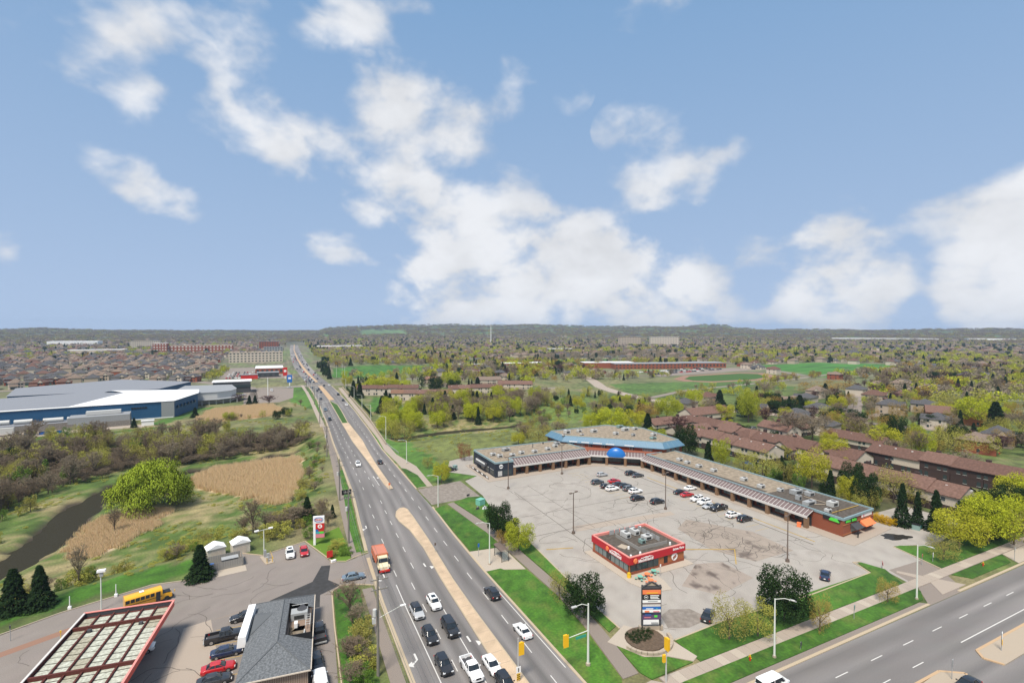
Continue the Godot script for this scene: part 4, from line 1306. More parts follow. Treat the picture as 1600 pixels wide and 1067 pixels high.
func make_mall() -> void:
	var left := thing("shop_wing", "flat-roofed mall wing with black corner shop and brick pillars", "building", Vector3.ZERO)
	var lp := poly([72.8, -162.6, 79.8, -162.6, 79.8, -166.6, 113.5, -167, 111.5, -184, 73.2, -184])
	var b := MB.new()
	b.walls(poly([79.8, -166.6, 113.5, -167, 111.5, -184, 79.8, -184]), 0, 5.35)
	part(left, "wall", b.mesh(), M.brick)
	b = MB.new()
	b.walls(poly([72.8, -162.6, 79.8, -162.6, 79.8, -184, 73.2, -184]), 0, 5.35)
	part(left, "black_front", b.mesh(), M.navy_wall)
	parapet_roof(left, lp, 5.3, 0.3, M.roof_gravel, M.flashing)
	arcade(left, Vector2(79.8, -166.6), Vector2(113.2, -166.9), 6, 5.2, 4.2, 3.6)
	# black corner shop: windows, awning, lettered board
	for k in 3:
		var w := part(left, "shop_window", boxm(0.08, 1.7, 3.0), M.glass, Vector3(72.85, 0.7, -165.6 - k * 4.2))
		part(w, "frame", boxm(0.14, 0.1, 3.1), M.metal_light, Vector3(0, 1.7, 0))
	var aw := MB.new()
	aw.hexa([Vector3(71.4, 2.5, -169.5), Vector3(72.7, 2.5, -169.5), Vector3(72.7, 2.5, -179), Vector3(71.4, 2.5, -179), Vector3(72.6, 3.7, -169.5), Vector3(72.7, 3.7, -169.5), Vector3(72.7, 3.7, -179), Vector3(72.6, 3.7, -179)])
	part(left, "awning", aw.mesh(), M.charcoal)
	part(left, "sign_board", boxm(0.1, 0.55, 8.4), M.white, Vector3(71.85, 3.15, -174.2))
	part(left, "shop_window", boxm(3.4, 1.8, 0.08), M.glass, Vector3(77.4, 0.7, -162.5))
	var logo := part(left, "round_sign", tubem(0.1, 0.75, 0.75, 18), M.white, Vector3(75.0, 3.9, -162.6))
	logo.rotation.x = PI / 2
	var logo2 := part(logo, "emblem", boxm(1.2, 0.06, 0.35), M.charcoal, Vector3(0, 0.1, 0.0))
	part(left, "mural", boxm(1.6, 1.7, 0.06), M.metal_light, Vector3(74.6, 0.6, -162.55))
	for u in [[76.4, -172.9], [77.7, -169.6], [82.5, -168.9], [87.2, -170.6], [92.6, -170.2], [99.2, -171.6], [104.4, -174.8]]:
		rooftop_unit(left, u[0], 5.3, u[1], 1.9, 0.9, 1.5, M.metal_light)
	rooftop_unit(left, 84, 5.3, -177.5, 3.2, 1.0, 1.6, M.metal)
	rooftop_unit(left, 107.5, 5.3, -178.5, 2.4, 0.9, 1.5, M.metal)
	part(left, "vent_pipe", tubem(1.5, 0.12, 0.12), M.charcoal, Vector3(96, 5.3, -178))
	part(left, "vent_pipe", tubem(0.7, 0.3, 0.3), M.charcoal, Vector3(103, 5.3, -182))
	var ter := pave("storefront_walk", poly([69.2, -183, 68.6, -159.3, 79.5, -159.6, 112, -161.2, 121, -155.5, 126.5, -148, 126.6, -77, 127.5, -73.2, 147.5, -75.4, 146, -79, 131, -79, 131, -146, 116, -165, 79, -166, 73, -163, 73.4, -184]), 0.15, M.walk)
	var fence := thing("patio_fence", "low black patio railing beside the black corner shop", "railing")
	for k in 9: part(fence, "post", boxm(0.1, 1.0, 0.1), M.black, Vector3(69.8, 0.15, -162 - k * 2.2))
	for y in [0.5, 1.05]: part(fence, "rail", boxm(0.06, 0.06, 17.6), M.black, Vector3(69.8, y, -170.8))
	for k in 7:
		var pm := part(fence, "panel", boxm(0.04, 0.5, 1.7), M.charcoal if k % 2 else M.white, Vector3(69.8, 0.45, -163.1 - k * 2.2))
	# two-storey hexagon with blue mansard
	var hexa := thing("mall_hall", "six-sided red brick mall hall with pale blue mansard rim", "building")
	var hp := poly([111, -192, 111, -179.5, 139, -151, 150, -152.5, 153.5, -179, 142, -193])
	b = MB.new()
	b.walls(hp, 0, 6.6)
	part(hexa, "wall", b.mesh(), M.brick)
	var low: PackedVector2Array = Geometry2D.offset_polygon(hp, 0.9, Geometry2D.JOIN_MITER)[0]
	var top: PackedVector2Array = Geometry2D.offset_polygon(hp, -1.1, Geometry2D.JOIN_MITER)[0]
	var shift := 0
	for k in top.size():
		if top[k].distance_to(low[0]) < top[shift].distance_to(low[0]): shift = k
	var top2 := PackedVector2Array()
	for k in top.size(): top2.append(top[(k + shift) % top.size()])
	b = MB.new()
	b.walls(low, 6.2, 8.3, top2)
	b.walls(low, 5.95, 6.2)
	part(hexa, "mansard", b.mesh(), M.teal_roof)
	b = MB.new()
	b.flat(low, 6.0)
	part(hexa, "soffit", b.mesh(), M.charcoal)
	b = MB.new()
	b.flat(top2, 8.05)
	part(hexa, "roof", b.mesh(), M.roof_gravel)
	var inner: PackedVector2Array = Geometry2D.offset_polygon(top2, -0.35, Geometry2D.JOIN_MITER)[0]
	b = MB.new()
	var tr := top2.duplicate()
	tr.append(top2[0])
	kerb(b, tr, 0.3, 8.4, 8.0)
	part(hexa, "rim_flashing", b.mesh(), M.flashing)
	for i in low.size():
		var p0 := low[i]
		var p1 := low[(i + 1) % low.size()]
		var t0 := top2[i]
		var t1 := top2[(i + 1) % low.size()]
		var n := int(p0.distance_to(p1) / 3.0)
		b = MB.new()
		for k in n + 1:
			var q0 := p0.lerp(p1, float(k) / n)
			var q1 := t0.lerp(t1, float(k) / n)
			b.tube(Vector3(q0.x, 6.22, q0.y), Vector3(q1.x, 8.32, q1.y), 0.05, 0.05, 4)
		part(hexa, "roof_seam", b.mesh(), M.flashing).set_meta("kind", "stuff")
	for u in [[113.9, -180.0, 2.4, 1.5, 2.0, 0], [120.2, -180.4, 1.9, 1.0, 1.6, 0], [125.5, -177.2, 2.8, 1.2, 1.6, 0], [131, -169.3, 2.0, 1.0, 1.6, 0], [139.6, -174.0, 3.4, 1.3, 1.6, 0], [145.0, -174.2, 2.4, 1.0, 1.5, 0], [141.9, -180.6, 2.8, 1.1, 1.5, 1], [135.8, -164.1, 1.4, 0.9, 1.2, 2], [143.6, -160.8, 2.2, 1.0, 1.5, 0], [139.1, -156.0, 2.4, 0.7, 1.6, 1], [118, -175, 1.4, 0.4, 1.4, 0], [110.2, -176.6, 1.2, 0.4, 1.2, 0]]:
		rooftop_unit(hexa, u[0] * 1.015, 8.05, u[1] * 1.015 - 1.0, u[2], u[3], u[4], [M.metal_light, M.metal_green, M.metal][u[5]])
	# upper windows and sign boards on the diagonal front
	var a := Vector2(111, -179.5)
	var c := Vector2(139, -151)
	var u2 := (c - a).normalized()
	var out := Vector2(-u2.y, u2.x)
	var turn := -atan2(u2.y, u2.x)
	for s in [[3.5, 2.4], [7.5, 3.2], [11.5, 1.6], [17, 2.2], [28, 1.8], [34.0, 3.6]]:
		var q: Vector2 = a + u2 * s[0] + out * 0.06
		var w := part(hexa, "window", boxm(s[1], 1.3, 0.1), M.glass_pale if s[1] > 3 else M.glass, Vector3(q.x, 4.5, q.y), turn)
		for k in int(s[1] / 0.6):
			part(w, "mullion", boxm(0.08, 1.3, 0.14), M.white_trim, Vector3(-s[1] / 2 + k * 0.6, 0, 0.02))
	for s in [[4.5, 3.4], [9.5, 3.2], [14.5, 3.6], [19.5, 3.4], [27, 3.6]]:
		var q: Vector2 = a + u2 * s[0] + out * 0.75
		part(hexa, "sign_board", boxm(s[1], 0.55, 0.1), M.white, Vector3(q.x, 6.05, q.y), turn)
	for k in 3:
		var q := c.lerp(Vector2(150, -152.5), 0.25 + 0.25 * k)
		part(hexa, "window", boxm(2.0, 1.3, 0.1), M.glass_pale, Vector3(q.x + 0.03, 4.5, q.y + 0.06), -atan2(-1.5, 11.0))
	for k in 5:
		part(hexa, "window", boxm(0.1, 1.4, 1.2), M.glass, Vector3(110.96, 4.6, -190.6 + k * 2.3))
	# low entrance arcade between the wings with the blue half dome
	var mid := thing("mall_entrance", "mall entrance arcade with glossy blue half dome awning", "building")
	b = MB.new()
	b.walls(poly([112, -168, 115.3, -166.6, 131.4, -153.2, 134, -150, 139, -152, 112, -179]), 0, 4.6)
	b.flat(poly([112, -168, 115.3, -166.6, 131.4, -153.2, 134, -150, 139, -152, 112, -179]), 4.62)
	part(mid, "wall", b.mesh(), M.brick)
	arcade(mid, Vector2(115.0, -166.4), Vector2(131.2, -153.0), 3, 4.7, 3.4, 3.7, 1)
	var dome := MB.new()
	var rings := []
	for i in 9:
		var el := PI / 2 * i / 8.0
		var row := []
		for j in 17:
			var az := PI - PI * j / 16.0
			row.append(Vector3(cos(az) * cos(el) * 3.7, sin(el) * 3.4, sin(az) * cos(el) * 1.9))
		rings.append(row)
	dome.loft(rings, false)
	part(mid, "dome_awning", dome.mesh(), M.blue_dome, Vector3(121.6, 3.55, -157.9), -0.69)
	# right wing
	var right := thing("shop_wing", "long flat-roofed mall wing ending in the brick shop with orange awning", "building")
	var rp := poly([130.3, -77.5, 145, -78.6, 145, -151.5, 131, -151.5])
	b = MB.new()
	b.walls(rp, 0, 4.6)
	part(right, "wall", b.mesh(), M.brick)
	parapet_roof(right, rp, 4.55, 0.3, M.roof_gravel, M.flashing)
	b = MB.new()
	b.flat(poly([131, -100, 144.6, -100, 144.6, -79.2, 131, -78]), 4.575)
	b.flat(poly([130.8, -142.6, 133, -142.6, 133, -101, 130.8, -101]), 4.57)
	part(right, "dark_roof_felt", b.mesh(), M.roof_dark)
	arcade(right, Vector2(130.6, -151.0), Vector2(130.1, -85.0), 11, 4.5, 2.8, 3.35, 2)
	for u in [[135.5, -138.8, 0], [135.0, -134.6, 0], [135.0, -129.2, 0], [135.4, -123.1, 0], [135.8, -111.5, 0], [134.3, -104.2, 0]]:
		rooftop_unit(right, u[0], 4.55, u[1], 1.9, 0.9, 1.5, M.metal_light)
	for u in [[136.5, -99.4, 1.5, 0.8, 1.3, 0], [138.5, -95.8, 3.6, 1.2, 1.8, 1], [140.5, -93.1, 2.4, 1.0, 1.6, 1], [133.0, -88.2, 3.8, 1.0, 1.5, 1], [134.0, -92.0, 1.2, 1.3, 1.2, 1], [137.5, -84.7, 2.6, 1.3, 1.8, 0], [132.2, -82.6, 1.5, 0.7, 1.2, 0]]:
		rooftop_unit(right, u[0], 4.55, u[1], u[2], u[3], u[4], [M.metal_light, M.metal][u[5]])
	for d in [[132, -81.4, 144, -81.8, "curb_yellow"], [138, -93, 138, -85, "stone"], [133, -88, 137, -86, "stone"], [140, -96, 144, -96, "metal"]]:
		b = MB.new()
		b.tube(Vector3(d[0], 4.75, d[1]), Vector3(d[2], 4.75, d[3]), 0.12, 0.12, 5)
		part(right, "roof_pipe", b.mesh(), M[d[4]])
	part(right, "vent_pipe", tubem(1.4, 0.06, 0.06), M.black, Vector3(133, 4.6, -80.5))
	# end shop: corner boards, bands and awnings
	part(right, "corner_sign", boxm(0.12, 1.0, 4.4), M.black, Vector3(130.2, 3.35, -80.4))
	part(right, "corner_sign", boxm(5.6, 1.0, 0.12), M.black, Vector3(133.4, 3.35, -77.62))
	for k in 3:
		part(right, "sign_lettering", boxm(0.06, 0.28, 2.6 - k * 0.4), M.green_sign, Vector3(130.1, 3.5 + k * 0.28 - 0.1, -79.7))
	var rng := RandomNumberGenerator.new()
	rng.seed = 3
	for k in 8:
		part(right, "sign_letter", boxm(0.36, 0.4 + rng.randf() * 0.3, 0.06), M.green_sign, Vector3(131.6 + k * 0.5 + (0.5 if k > 3 else 0.0), 3.5, -77.52))
	part(right, "brick_band", boxm(15.0, 0.22, 0.2), M.brick_orange, Vector3(137.7, 2.95, -78.06), 0.075)
	part(right, "brick_band", boxm(15.0, 0.22, 0.2), M.brick_orange, Vector3(137.7, 0.5, -78.06), 0.075)
	part(right, "white_sign", boxm(5.2, 0.95, 0.14), M.white, Vector3(141.6, 3.45, -78.35), 0.075)
	part(right, "sign_mark", boxm(0.5, 0.5, 0.06), M.pink, Vector3(140.0, 3.65, -78.14), 0.075)
	for q in [[135.4, "charcoal", 3.6], [140.6, "orange", 5.0]]:
		var ab := MB.new()
		var hw: float = q[2] / 2
		ab.hexa([Vector3(-hw, 1.75, 1.6), Vector3(hw, 1.75, 1.6), Vector3(hw, 1.75, 0.0), Vector3(-hw, 1.75, 0.0), Vector3(-hw, 1.8, 1.6), Vector3(hw, 1.8, 1.6), Vector3(hw, 2.9, 0.05), Vector3(-hw, 2.9, 0.05)])
		part(right, "awning", ab.mesh(), M[q[1]], Vector3(q[0], 0, -77.85 - (q[0] - 135.0) * 0.06), 0.075)
		part(right, "shop_window", boxm(q[2] - 0.6, 1.3, 0.1), M.glass_pale, Vector3(q[0], 0.55, -77.85 - (q[0] - 135.0) * 0.06), 0.075)

# ---------------------------------------------------------------- red drive-through restaurant
func make_restaurant() -> void:
	var r := thing("restaurant", "small red-banded drive-through restaurant with fenced rooftop units", "building")
	var p := poly([69.2, -85.1, 84.9, -85.5, 84.9, -98.6, 69.2, -98.4])
	pave("restaurant_walk", poly([67.1, -99, 67.2, -82.6, 68.2, -79.6, 70.2, -77.3, 73.1, -76.7, 74.3, -80.5, 74.5, -83.0, 85.6, -83.2, 85.6, -99]), 0.16, M.walk_b)
	var b := MB.new()
	b.walls(p, 0, 3.8)
	part(r, "wall", b.mesh(), M.brick_orange)
	var inner: PackedVector2Array = Geometry2D.offset_polygon(p, -0.3, Geometry2D.JOIN_MITER)[0]
	b = MB.new()
	b.flat(inner, 3.45)
	part(r, "roof", b.mesh(), M.roof_dark)
	var ring := MB.new()
	var q := p.duplicate()
	q.append(p[0])
	kerb(ring, q, 0.42, 3.98, 3.4)
	part(r, "parapet_cap", ring.mesh(), M.red_trim)
	var band: PackedVector2Array = Geometry2D.offset_polygon(p, 0.25, Geometry2D.JOIN_MITER)[0]
	b = MB.new()
	b.walls(band, 2.35, 3.86)
	b.flat(band, 2.36)
	part(r, "red_band", b.mesh(), M.red_panel)
	for k in 8:
		var z := -86.2 - k * 1.5
		if k == 4:
			var d := part(r, "door", boxm(0.12, 2.2, 1.3), M.frame_dark, Vector3(69.14, 0.15, z))
			part(d, "handle", boxm(0.06, 0.5, 0.06), M.metal, Vector3(-0.08, 0.8, 0.3))
		else:
			part(r, "window", boxm(0.1, 1.55, 1.36), M.glass_pale, Vector3(69.16, 0.75, z))
		part(r, "mullion", boxm(0.16, 1.7, 0.1), M.frame_dark, Vector3(69.14, 0.7, z + 0.75))
	for k in 5:
		part(r, "window", boxm(1.42, 1.55, 0.1), M.glass, Vector3(70.2 + k * 1.55, 0.75, -85.12))
		part(r, "mullion", boxm(0.1, 1.7, 0.16), M.frame_dark, Vector3(69.45 + k * 1.55, 0.7, -85.08))
	part(r, "base_course", boxm(0.14, 0.55, 13.3), M.brick, Vector3(69.1, 0.15, -91.7))
	part(r, "base_course", boxm(15.7, 0.55, 0.14), M.brick, Vector3(77.0, 0.15, -85.2), 0.025)
	part(r, "service_door", boxm(1.0, 2.1, 0.1), M.black, Vector3(79.4, 0.15, -85.3))
	var disc := part(r, "round_emblem", tubem(0.1, 0.85, 0.85, 20), M.white, Vector3(82.0, 1.55, -85.42))
	disc.rotation.x = PI / 2
	part(disc, "emblem_bar", boxm(1.2, 0.05, 0.2), M.brick, Vector3(0, 0.1, -0.15), 0.5)
	part(disc, "emblem_bar", boxm(1.1, 0.05, 0.18), M.brick, Vector3(0, 0.1, 0.2), 0.5)
	# signs: orange mark and white lettering on both faces
	for s in [[Vector3(68.92, 2.5, -89.6), -PI / 2], [Vector3(73.4, 2.5, -84.82), 0.025]]:
		var g := part(r, "fascia_sign", text_mesh("Mandiland", 0.62), M.white, s[0] + Vector3(0, 0.32, 0), s[1])
		var along := Vector3(cos(s[1]), 0, -sin(s[1]))
		part(r, "sign_mark", tubem(0.12, 0.6, 0.45, 10), M.orange, s[0] - along * 2.9 + Vector3(0, 0.55, 0), 0).rotation = Vector3(PI / 2, s[1], 0)
		var rng := RandomNumberGenerator.new()
		rng.seed = 8
		for k in 9:
			part(r, "script_stroke", boxm(0.3, 0.07 + rng.randf() * 0.2, 0.05), M.white, s[0] + along * (k * 0.36 - 1.2) + Vector3(0, 0.72 + rng.randf() * 0.06, 0), s[1])
	part(r, "fascia_sign", text_mesh("Drive Thru", 0.5), M.white, Vector3(83.0, 3.3, -85.16), 0.025)
	# roof well with screens and machines
	for s in [[76.2, -97.6, 5.2, 0.1, 0], [81.5, -93.5, 0.1, 7.6, 0]]:
		for k in 5:
			if s[2] > 1: part(r, "screen_panel", boxm(1.3, 1.05, 0.06), M.metal, Vector3(s[0] - 2.2 + k * 1.55, 3.45, s[1]))
			else: part(r, "screen_panel", boxm(0.06, 1.05, 1.3), M.metal, Vector3(s[0], 3.45, s[1] - 3.0 + k * 1.55))
	part(r, "timber_screen", boxm(0.12, 0.75, 8.2), M.fence_wood, Vector3(74.0, 3.45, -92.0))
	part(r, "timber_screen", boxm(8.2, 0.75, 0.12), M.fence_wood, Vector3(78.1, 3.45, -87.9))
	for u in [[76.0, -95.0, 1.4, 1.1, 2.4, 0], [79.0, -95.4, 1.4, 1.1, 2.2, 0], [79.6, -91.8, 2.2, 0.9, 1.6, 0], [77.2, -90.6, 1.2, 0.8, 1.2, 1]]:
		rooftop_unit(r, u[0], 3.45, u[1], u[2], u[3], u[4], [M.metal_light, M.metal_green][u[5]])
	for v in [[70.2, -85.9], [73.0, -86.2], [82.4, -87.2], [82.6, -97.6], [72.5, -89.5]]:
		part(r, "roof_vent", tubem(0.55, 0.28, 0.22), M.white, Vector3(v[0], 3.45, v[1]))
	part(r, "felt_patch", boxm(2.0, 0.02, 2.0), M.stone, Vector3(72.2, 3.46, -91.0), 0.4)
	var blk := thing("yellow_bin", "bright yellow bin at the corner of the red restaurant", "bin", Vector3(68.5, 0.16, -84.4))
	part(blk, "body", tubem(0.8, 0.42, 0.5, 10), M.yellow)
	part(blk, "lid", tubem(0.18, 0.52, 0.3, 10), M.yellow, Vector3(0, 0.8, 0))
	var pos := [[70.0, -82.6, "green", "green picnic table nearest the restaurant corner"], [72.0, -82.8, "orange", "orange picnic table between the two green ones"], [74.3, -83.4, "green", "green picnic table farthest along the restaurant wall"], [70.9, -80.4, "orange", "orange picnic table behind the pylon sign top"]]
	for q2 in pos:
		var t := thing("picnic_table", q2[3], "table", Vector3(q2[0], 0.16, q2[1]), 0.4)
		var mm: Material = M.green_box if q2[2] == "green" else M.orange
		part(t, "tabletop", tubem(0.06, 0.62, 0.62, 10), mm, Vector3(0, 0.72, 0))
		for k in 4:
			var an := PI / 4 + k * PI / 2
			part(t, "seat", tubem(0.05, 0.26, 0.26, 8), mm, Vector3(cos(an) * 0.95, 0.42, sin(an) * 0.95))
			var lg := MB.new()
			lg.tube(Vector3(cos(an) * 0.2, 0.7, sin(an) * 0.2), Vector3(cos(an) * 0.95, 0.0, sin(an) * 0.95), 0.03, 0.03, 5)
			part(t, "leg", lg.mesh(), mm)

# ---------------------------------------------------------------- gas station
func make_gas_station() -> void:
	# canopy seen from above: steel frame over ribbed deck
	var c := thing("fuel_canopy", "large fuel canopy with exposed red beams over pale ribbed decking", "canopy", Vector3(-22.5, 0, -89.2), -0.132)
	var hx := 6.3
	var z0 := -15.0
	var z1 := 26.0
	for k in 6:
		for j in 5:
			var pm: Material = M.deck if (k * 3 + j * 2) % 5 else M.deck_b
			for s in 4:
				part(c, "deck_panel", boxm(1.78, 0.06, 1.3), pm, Vector3(-hx + 1.2 + k * 2.02, 5.02 + 0.012 * ((s + k) % 2), z0 + 1.6 + (j * 4 + s) * 1.5))
	for j in 8:
		for s in 2:
			part(c, "deck_panel", boxm(12.0, 0.06, 0.5), M.deck, Vector3(-0.1, 5.02, z0 + 31.6 + (j * 2 + s) * 0.6))
	part(c, "deck_underside", boxm(12.5, 0.05, 40.8), M.beam, Vector3(0, 4.9, 5.5))
	for k in 5: part(c, "purlin", boxm(0.22, 0.28, 40.0), M.beam, Vector3(-hx + 2.2 + k * 2.02, 5.1, 5.5))
	for z in [-10.5, 1.5, 13.5]:
		part(c, "cross_beam", boxm(hx * 2 - 0.3, 0.5, 0.34), M.beam, Vector3(0, 5.12, z))
	for q in [[-hx, 5.5, 0.16, 41.0, "white_trim"], [hx, 5.5, 0.16, 41.0, "red_trim"]]:
		part(c, "edge_trim", boxm(0.3, 0.12, q[3]), M[q[4]], Vector3(q[0], 5.62, q[1]))
		part(c, "fascia", boxm(0.14, 0.9, q[3]), M.red if q[0] > 0 else M.beam, Vector3(q[0], 4.72, q[1]))
	part(c, "edge_trim", boxm(hx * 2 + 0.3, 0.12, 0.3), M.red_trim, Vector3(0, 5.62, z0))
	part(c, "fascia", boxm(hx * 2, 0.9, 0.14), M.charcoal, Vector3(0, 4.72, z0))
	for x in [-3.4, 3.4]:
		for z in [-9.5, 1.0, 12.0]:
			part(c, "column", boxm(0.4, 5.0, 0.4), M.white, Vector3(x, 0, z))
			part(c, "pump", boxm(0.7, 1.8, 1.2), M.red, Vector3(x, 0.2, z + 1.6))
	part(c, "drain_fitting", boxm(0.5, 0.4, 0.5), M.charcoal, Vector3(3.2, 5.1, -9.6))
	part(c, "drain_fitting", boxm(0.5, 0.4, 0.5), M.charcoal, Vector3(-3.6, 5.1, -9.6))
	# store
	var s := thing("store", "low store with grey shingle hip roof, rooftop machine well and white ramp wall", "building", Vector3(2.0, 0, -89.0), -0.11)
	var ex := 4.9
	var en := -11.2
	var es := 11.0
	var b := MB.new()
	b.box(-ex + 0.5, 0, en + 0.5, ex - 0.5, 3.2, es - 0.5)
	part(s, "wall", b.mesh(), M.siding)
	b = MB.new()
	for k in 30: b.box(-ex + 0.6 + k * 0.3, 0.2, es - 0.5, -ex + 0.66 + k * 0.3, 3.1, es - 0.46)
	part(s, "board_batten", b.mesh(), M.wall_beige).set_meta("kind", "stuff")
	var e := 3.25
	var rt := 5.1
	var A := Vector3(-ex, e, es)
	var B := Vector3(ex, e, es)
	var C := Vector3(ex, e, en)
	var D := Vector3(-ex, e, en)
	var R1 := Vector3(0, rt, es - 5.6)
	var R2 := Vector3(0, rt, en + 3.6)
	var W0 := Vector3(1.0, 0, -7.2)
	b = MB.new()
	b.tri(A, B, R1)
	b.tri(C, D, R2)
	b.quad(D, A, R1, R2)
	# east slope around the machine well
	var sl := func(x: float, z: float) -> Vector3: return Vector3(x, rt - (rt - e) * x / ex, z)
	b.tri(B, sl.call(ex, 3.2), R1)
	b.quad(sl.call(ex, 3.2), sl.call(0.9, 3.2), sl.call(0, 3.2), R1)
	b.quad(sl.call(0.9, 3.2), sl.call(0.9, -6.6), sl.call(0, -6.6), sl.call(0, 3.2))
	b.quad(sl.call(ex, -6.6), C, sl.call(1.4, -7.6) , sl.call(0.9, -6.6))
	b.tri(sl.call(0.9, -6.6), sl.call(1.4, -7.6), R2)
	b.tri(C, R2, sl.call(1.4, -7.6))
	b.tri(sl.call(0.9, -6.6), R2, sl.call(0, -6.6))
	part(s, "roof", b.mesh(), M.shingle)
	b = MB.new()
	for q in [[A, R1], [B, R1], [C, R2], [D, R2], [R1, R2]]: b.tube(q[0] + Vector3(0, 0.02, 0), q[1] + Vector3(0, 0.02, 0), 0.09, 0.09, 5)
	part(s, "ridge_cap", b.mesh(), M.shingle_dark)
	b = MB.new()
	b.tri(Vector3(-ex + 0.4, 3.5, -0.8), Vector3(-1.4, 4.62, -4.6), Vector3(-ex + 0.6, 4.55, -4.6))
	b.tri(Vector3(-ex + 0.6, 4.55, -4.6), Vector3(-1.4, 4.62, -4.6), Vector3(-ex + 0.4, 3.5, -7.4))
	part(s, "porch_roof", b.mesh(), M.shingle_dark)
	part(s, "well_floor", boxm(3.6, 0.1, 9.4), M.roof_dark, Vector3(2.7, 3.05, -1.7))
	part(s, "well_side", boxm(0.1, 1.65, 9.8), M.charcoal, Vector3(0.9, 3.1, -1.7))
	part(s, "well_side", boxm(3.9, 1.4, 0.1), M.black, Vector3(2.8, 3.1, 3.2))
	part(s, "gravel_felt", boxm(2.4, 0.04, 3.6), M.roof_gravel, Vector3(2.4, 3.16, 0.4))
	rooftop_unit(s, 2.6, 3.1, -4.6, 2.6, 1.2, 2.9, M.metal)
	rooftop_unit(s, 2.6, 4.2, -5.6, 2.6, 0.1, 1.2, M.metal_light)
	rooftop_unit(s, 1.6, 3.15, 2.4, 1.2, 0.5, 0.8, M.metal_light)
	part(s, "white_duct", boxm(0.5, 0.8, 0.9), M.white, Vector3(2.2, 3.15, -1.4))
	var lad := MB.new()
	for x in [0.0, 0.7]: lad.tube(Vector3(3.7 + x, 4.0, -3.4), Vector3(3.7 + x, 4.0, 0.2), 0.05, 0.05, 5)
	for k in 5: lad.tube(Vector3(3.7, 4.0, -3.2 + k * 0.75), Vector3(4.4, 4.0, -3.2 + k * 0.75), 0.04, 0.04, 5)
	lad.tube(Vector3(3.6, 3.5, 0.4), Vector3(3.5, 3.5, 3.6), 0.12, 0.12, 6)
	part(s, "ladder", lad.mesh(), M.metal_light)
	b = MB.new()
	b.hexa([Vector3(-5.9, 0, 0.9), Vector3(-4.5, 0, 0.9), Vector3(-4.5, 0, -9.0), Vector3(-5.9, 0, -9.0), Vector3(-5.9, 4.3, 0.9), Vector3(-4.5, 4.3, 0.9), Vector3(-4.5, 4.7, -9.0), Vector3(-5.9, 4.7, -9.0)])
	b.V.clear()
	b.N.clear()
	b.hexa([Vector3(-6.2, 2.6, 0.8), Vector3(-4.9, 2.6, 0.8), Vector3(-4.6, 2.6, -8.6), Vector3(-5.9, 2.6, -8.6), Vector3(-6.0, 4.25, 0.8), Vector3(-4.9, 4.25, 0.8), Vector3(-4.6, 4.6, -8.6), Vector3(-5.7, 4.6, -8.6)])
	part(s, "front_gable", b.mesh(), M.white)
	part(s, "eaves_gutter", boxm(0.14, 0.16, 22.0), M.wall_cream, Vector3(ex, 3.15, -0.1))
	part(s, "eaves_gutter", boxm(9.8, 0.16, 0.14), M.wall_cream, Vector3(0, 3.15, es))
	for k in 2: part(s, "wall_box", boxm(1.6, 1.1, 1.0), M.white, Vector3(-0.8 + k * 3.6, 0, en - 0.6))
	# fuel price sign
	var g := thing("fuel_sign", "tall white fuel station price sign at the driveway", "sign", Vector3(11.6, 0, -130.6), -0.25)
	g.scale = Vector3(0.95, 0.88, 0.95)
	part(g, "post", boxm(0.55, 6.2, 0.5), M.white, Vector3(-1.05, 0, 0))
	part(g, "top_panel", boxm(2.7, 1.9, 0.5), M.white, Vector3(0.0, 6.1, 0))
	var oval := MB.new()
	var pr := Vector3.ZERO
	for k in 25:
		var an := TAU * k / 24.0
		var pt := Vector3(cos(an) * 1.05, 7.1 + sin(an) * 0.58, 0.28)
		if k > 0: oval.tube(pr, pt, 0.07, 0.07, 4, false)
		pr = pt
	part(g, "oval_mark", oval.mesh(), M.blue)
	part(g, "fascia_lettering", text_mesh("Esso", 0.6), M.red, Vector3(0, 7.1, 0.27))
	var red_p := part(g, "red_panel", boxm(2.1, 1.6, 0.45), M.red, Vector3(0.3, 4.45, 0))
	var cir := part(red_p, "ring_mark", tubem(0.06, 0.55, 0.55, 16), M.white, Vector3(0, 0.8, 0.22))
	cir.rotation.x = PI / 2
	var cir2 := part(red_p, "letter", text_mesh("K", 0.62), M.red, Vector3(0, 0.8, 0.28))
	for q in [["red", 0.55, 3.85, 0.5, 1.4], ["blue", -0.4, 3.85, 0.5, 0.7], ["teal", -0.3, 3.2, 0.6, 0.9], ["green_sign", 0.65, 3.2, 0.6, 1.0], ["pink", 0.3, 2.1, 1.0, 2.1]]:
		part(g, "price_panel", boxm(q[4], q[3], 0.45), M[q[0]], Vector3(q[1], q[2], 0))
	# bins and sheds
	var enc := thing("bin_enclosure", "grey timber bin enclosure on a concrete pad", "enclosure", Vector3(-8.0, 0.05, -127.6), 0.12)
	for k in 14: part(enc, "board", boxm(0.42, 1.75, 0.06), M.fence_wood, Vector3(-3.0 + k * 0.45, 0, 1.6 + 0.01 * (k % 2)))
	for k in 8: part(enc, "board", boxm(0.06, 1.75, 0.5), M.fence_wood, Vector3(3.3, 0, 1.5 - k * 0.55))
	for k in 14: part(enc, "board", boxm(0.42, 1.75, 0.06), M.fence_wood, Vector3(-3.0 + k * 0.45, 0, -2.8))
	part(enc, "gate", boxm(1.3, 1.7, 0.07), M.metal, Vector3(-4.2, 0, 2.1), 0.9)
	part(enc, "pad", boxm(7.4, 0.08, 3.2), M.walk_b, Vector3(0, -0.02, 3.2))
	var d1 := thing("dumpster", "dark steel dumpster inside the timber enclosure", "dumpster", Vector3(-7.2, 0.05, -128.3), 0.12)
	part(d1, "body", boxm(3.2, 1.5, 1.7), M.charcoal)
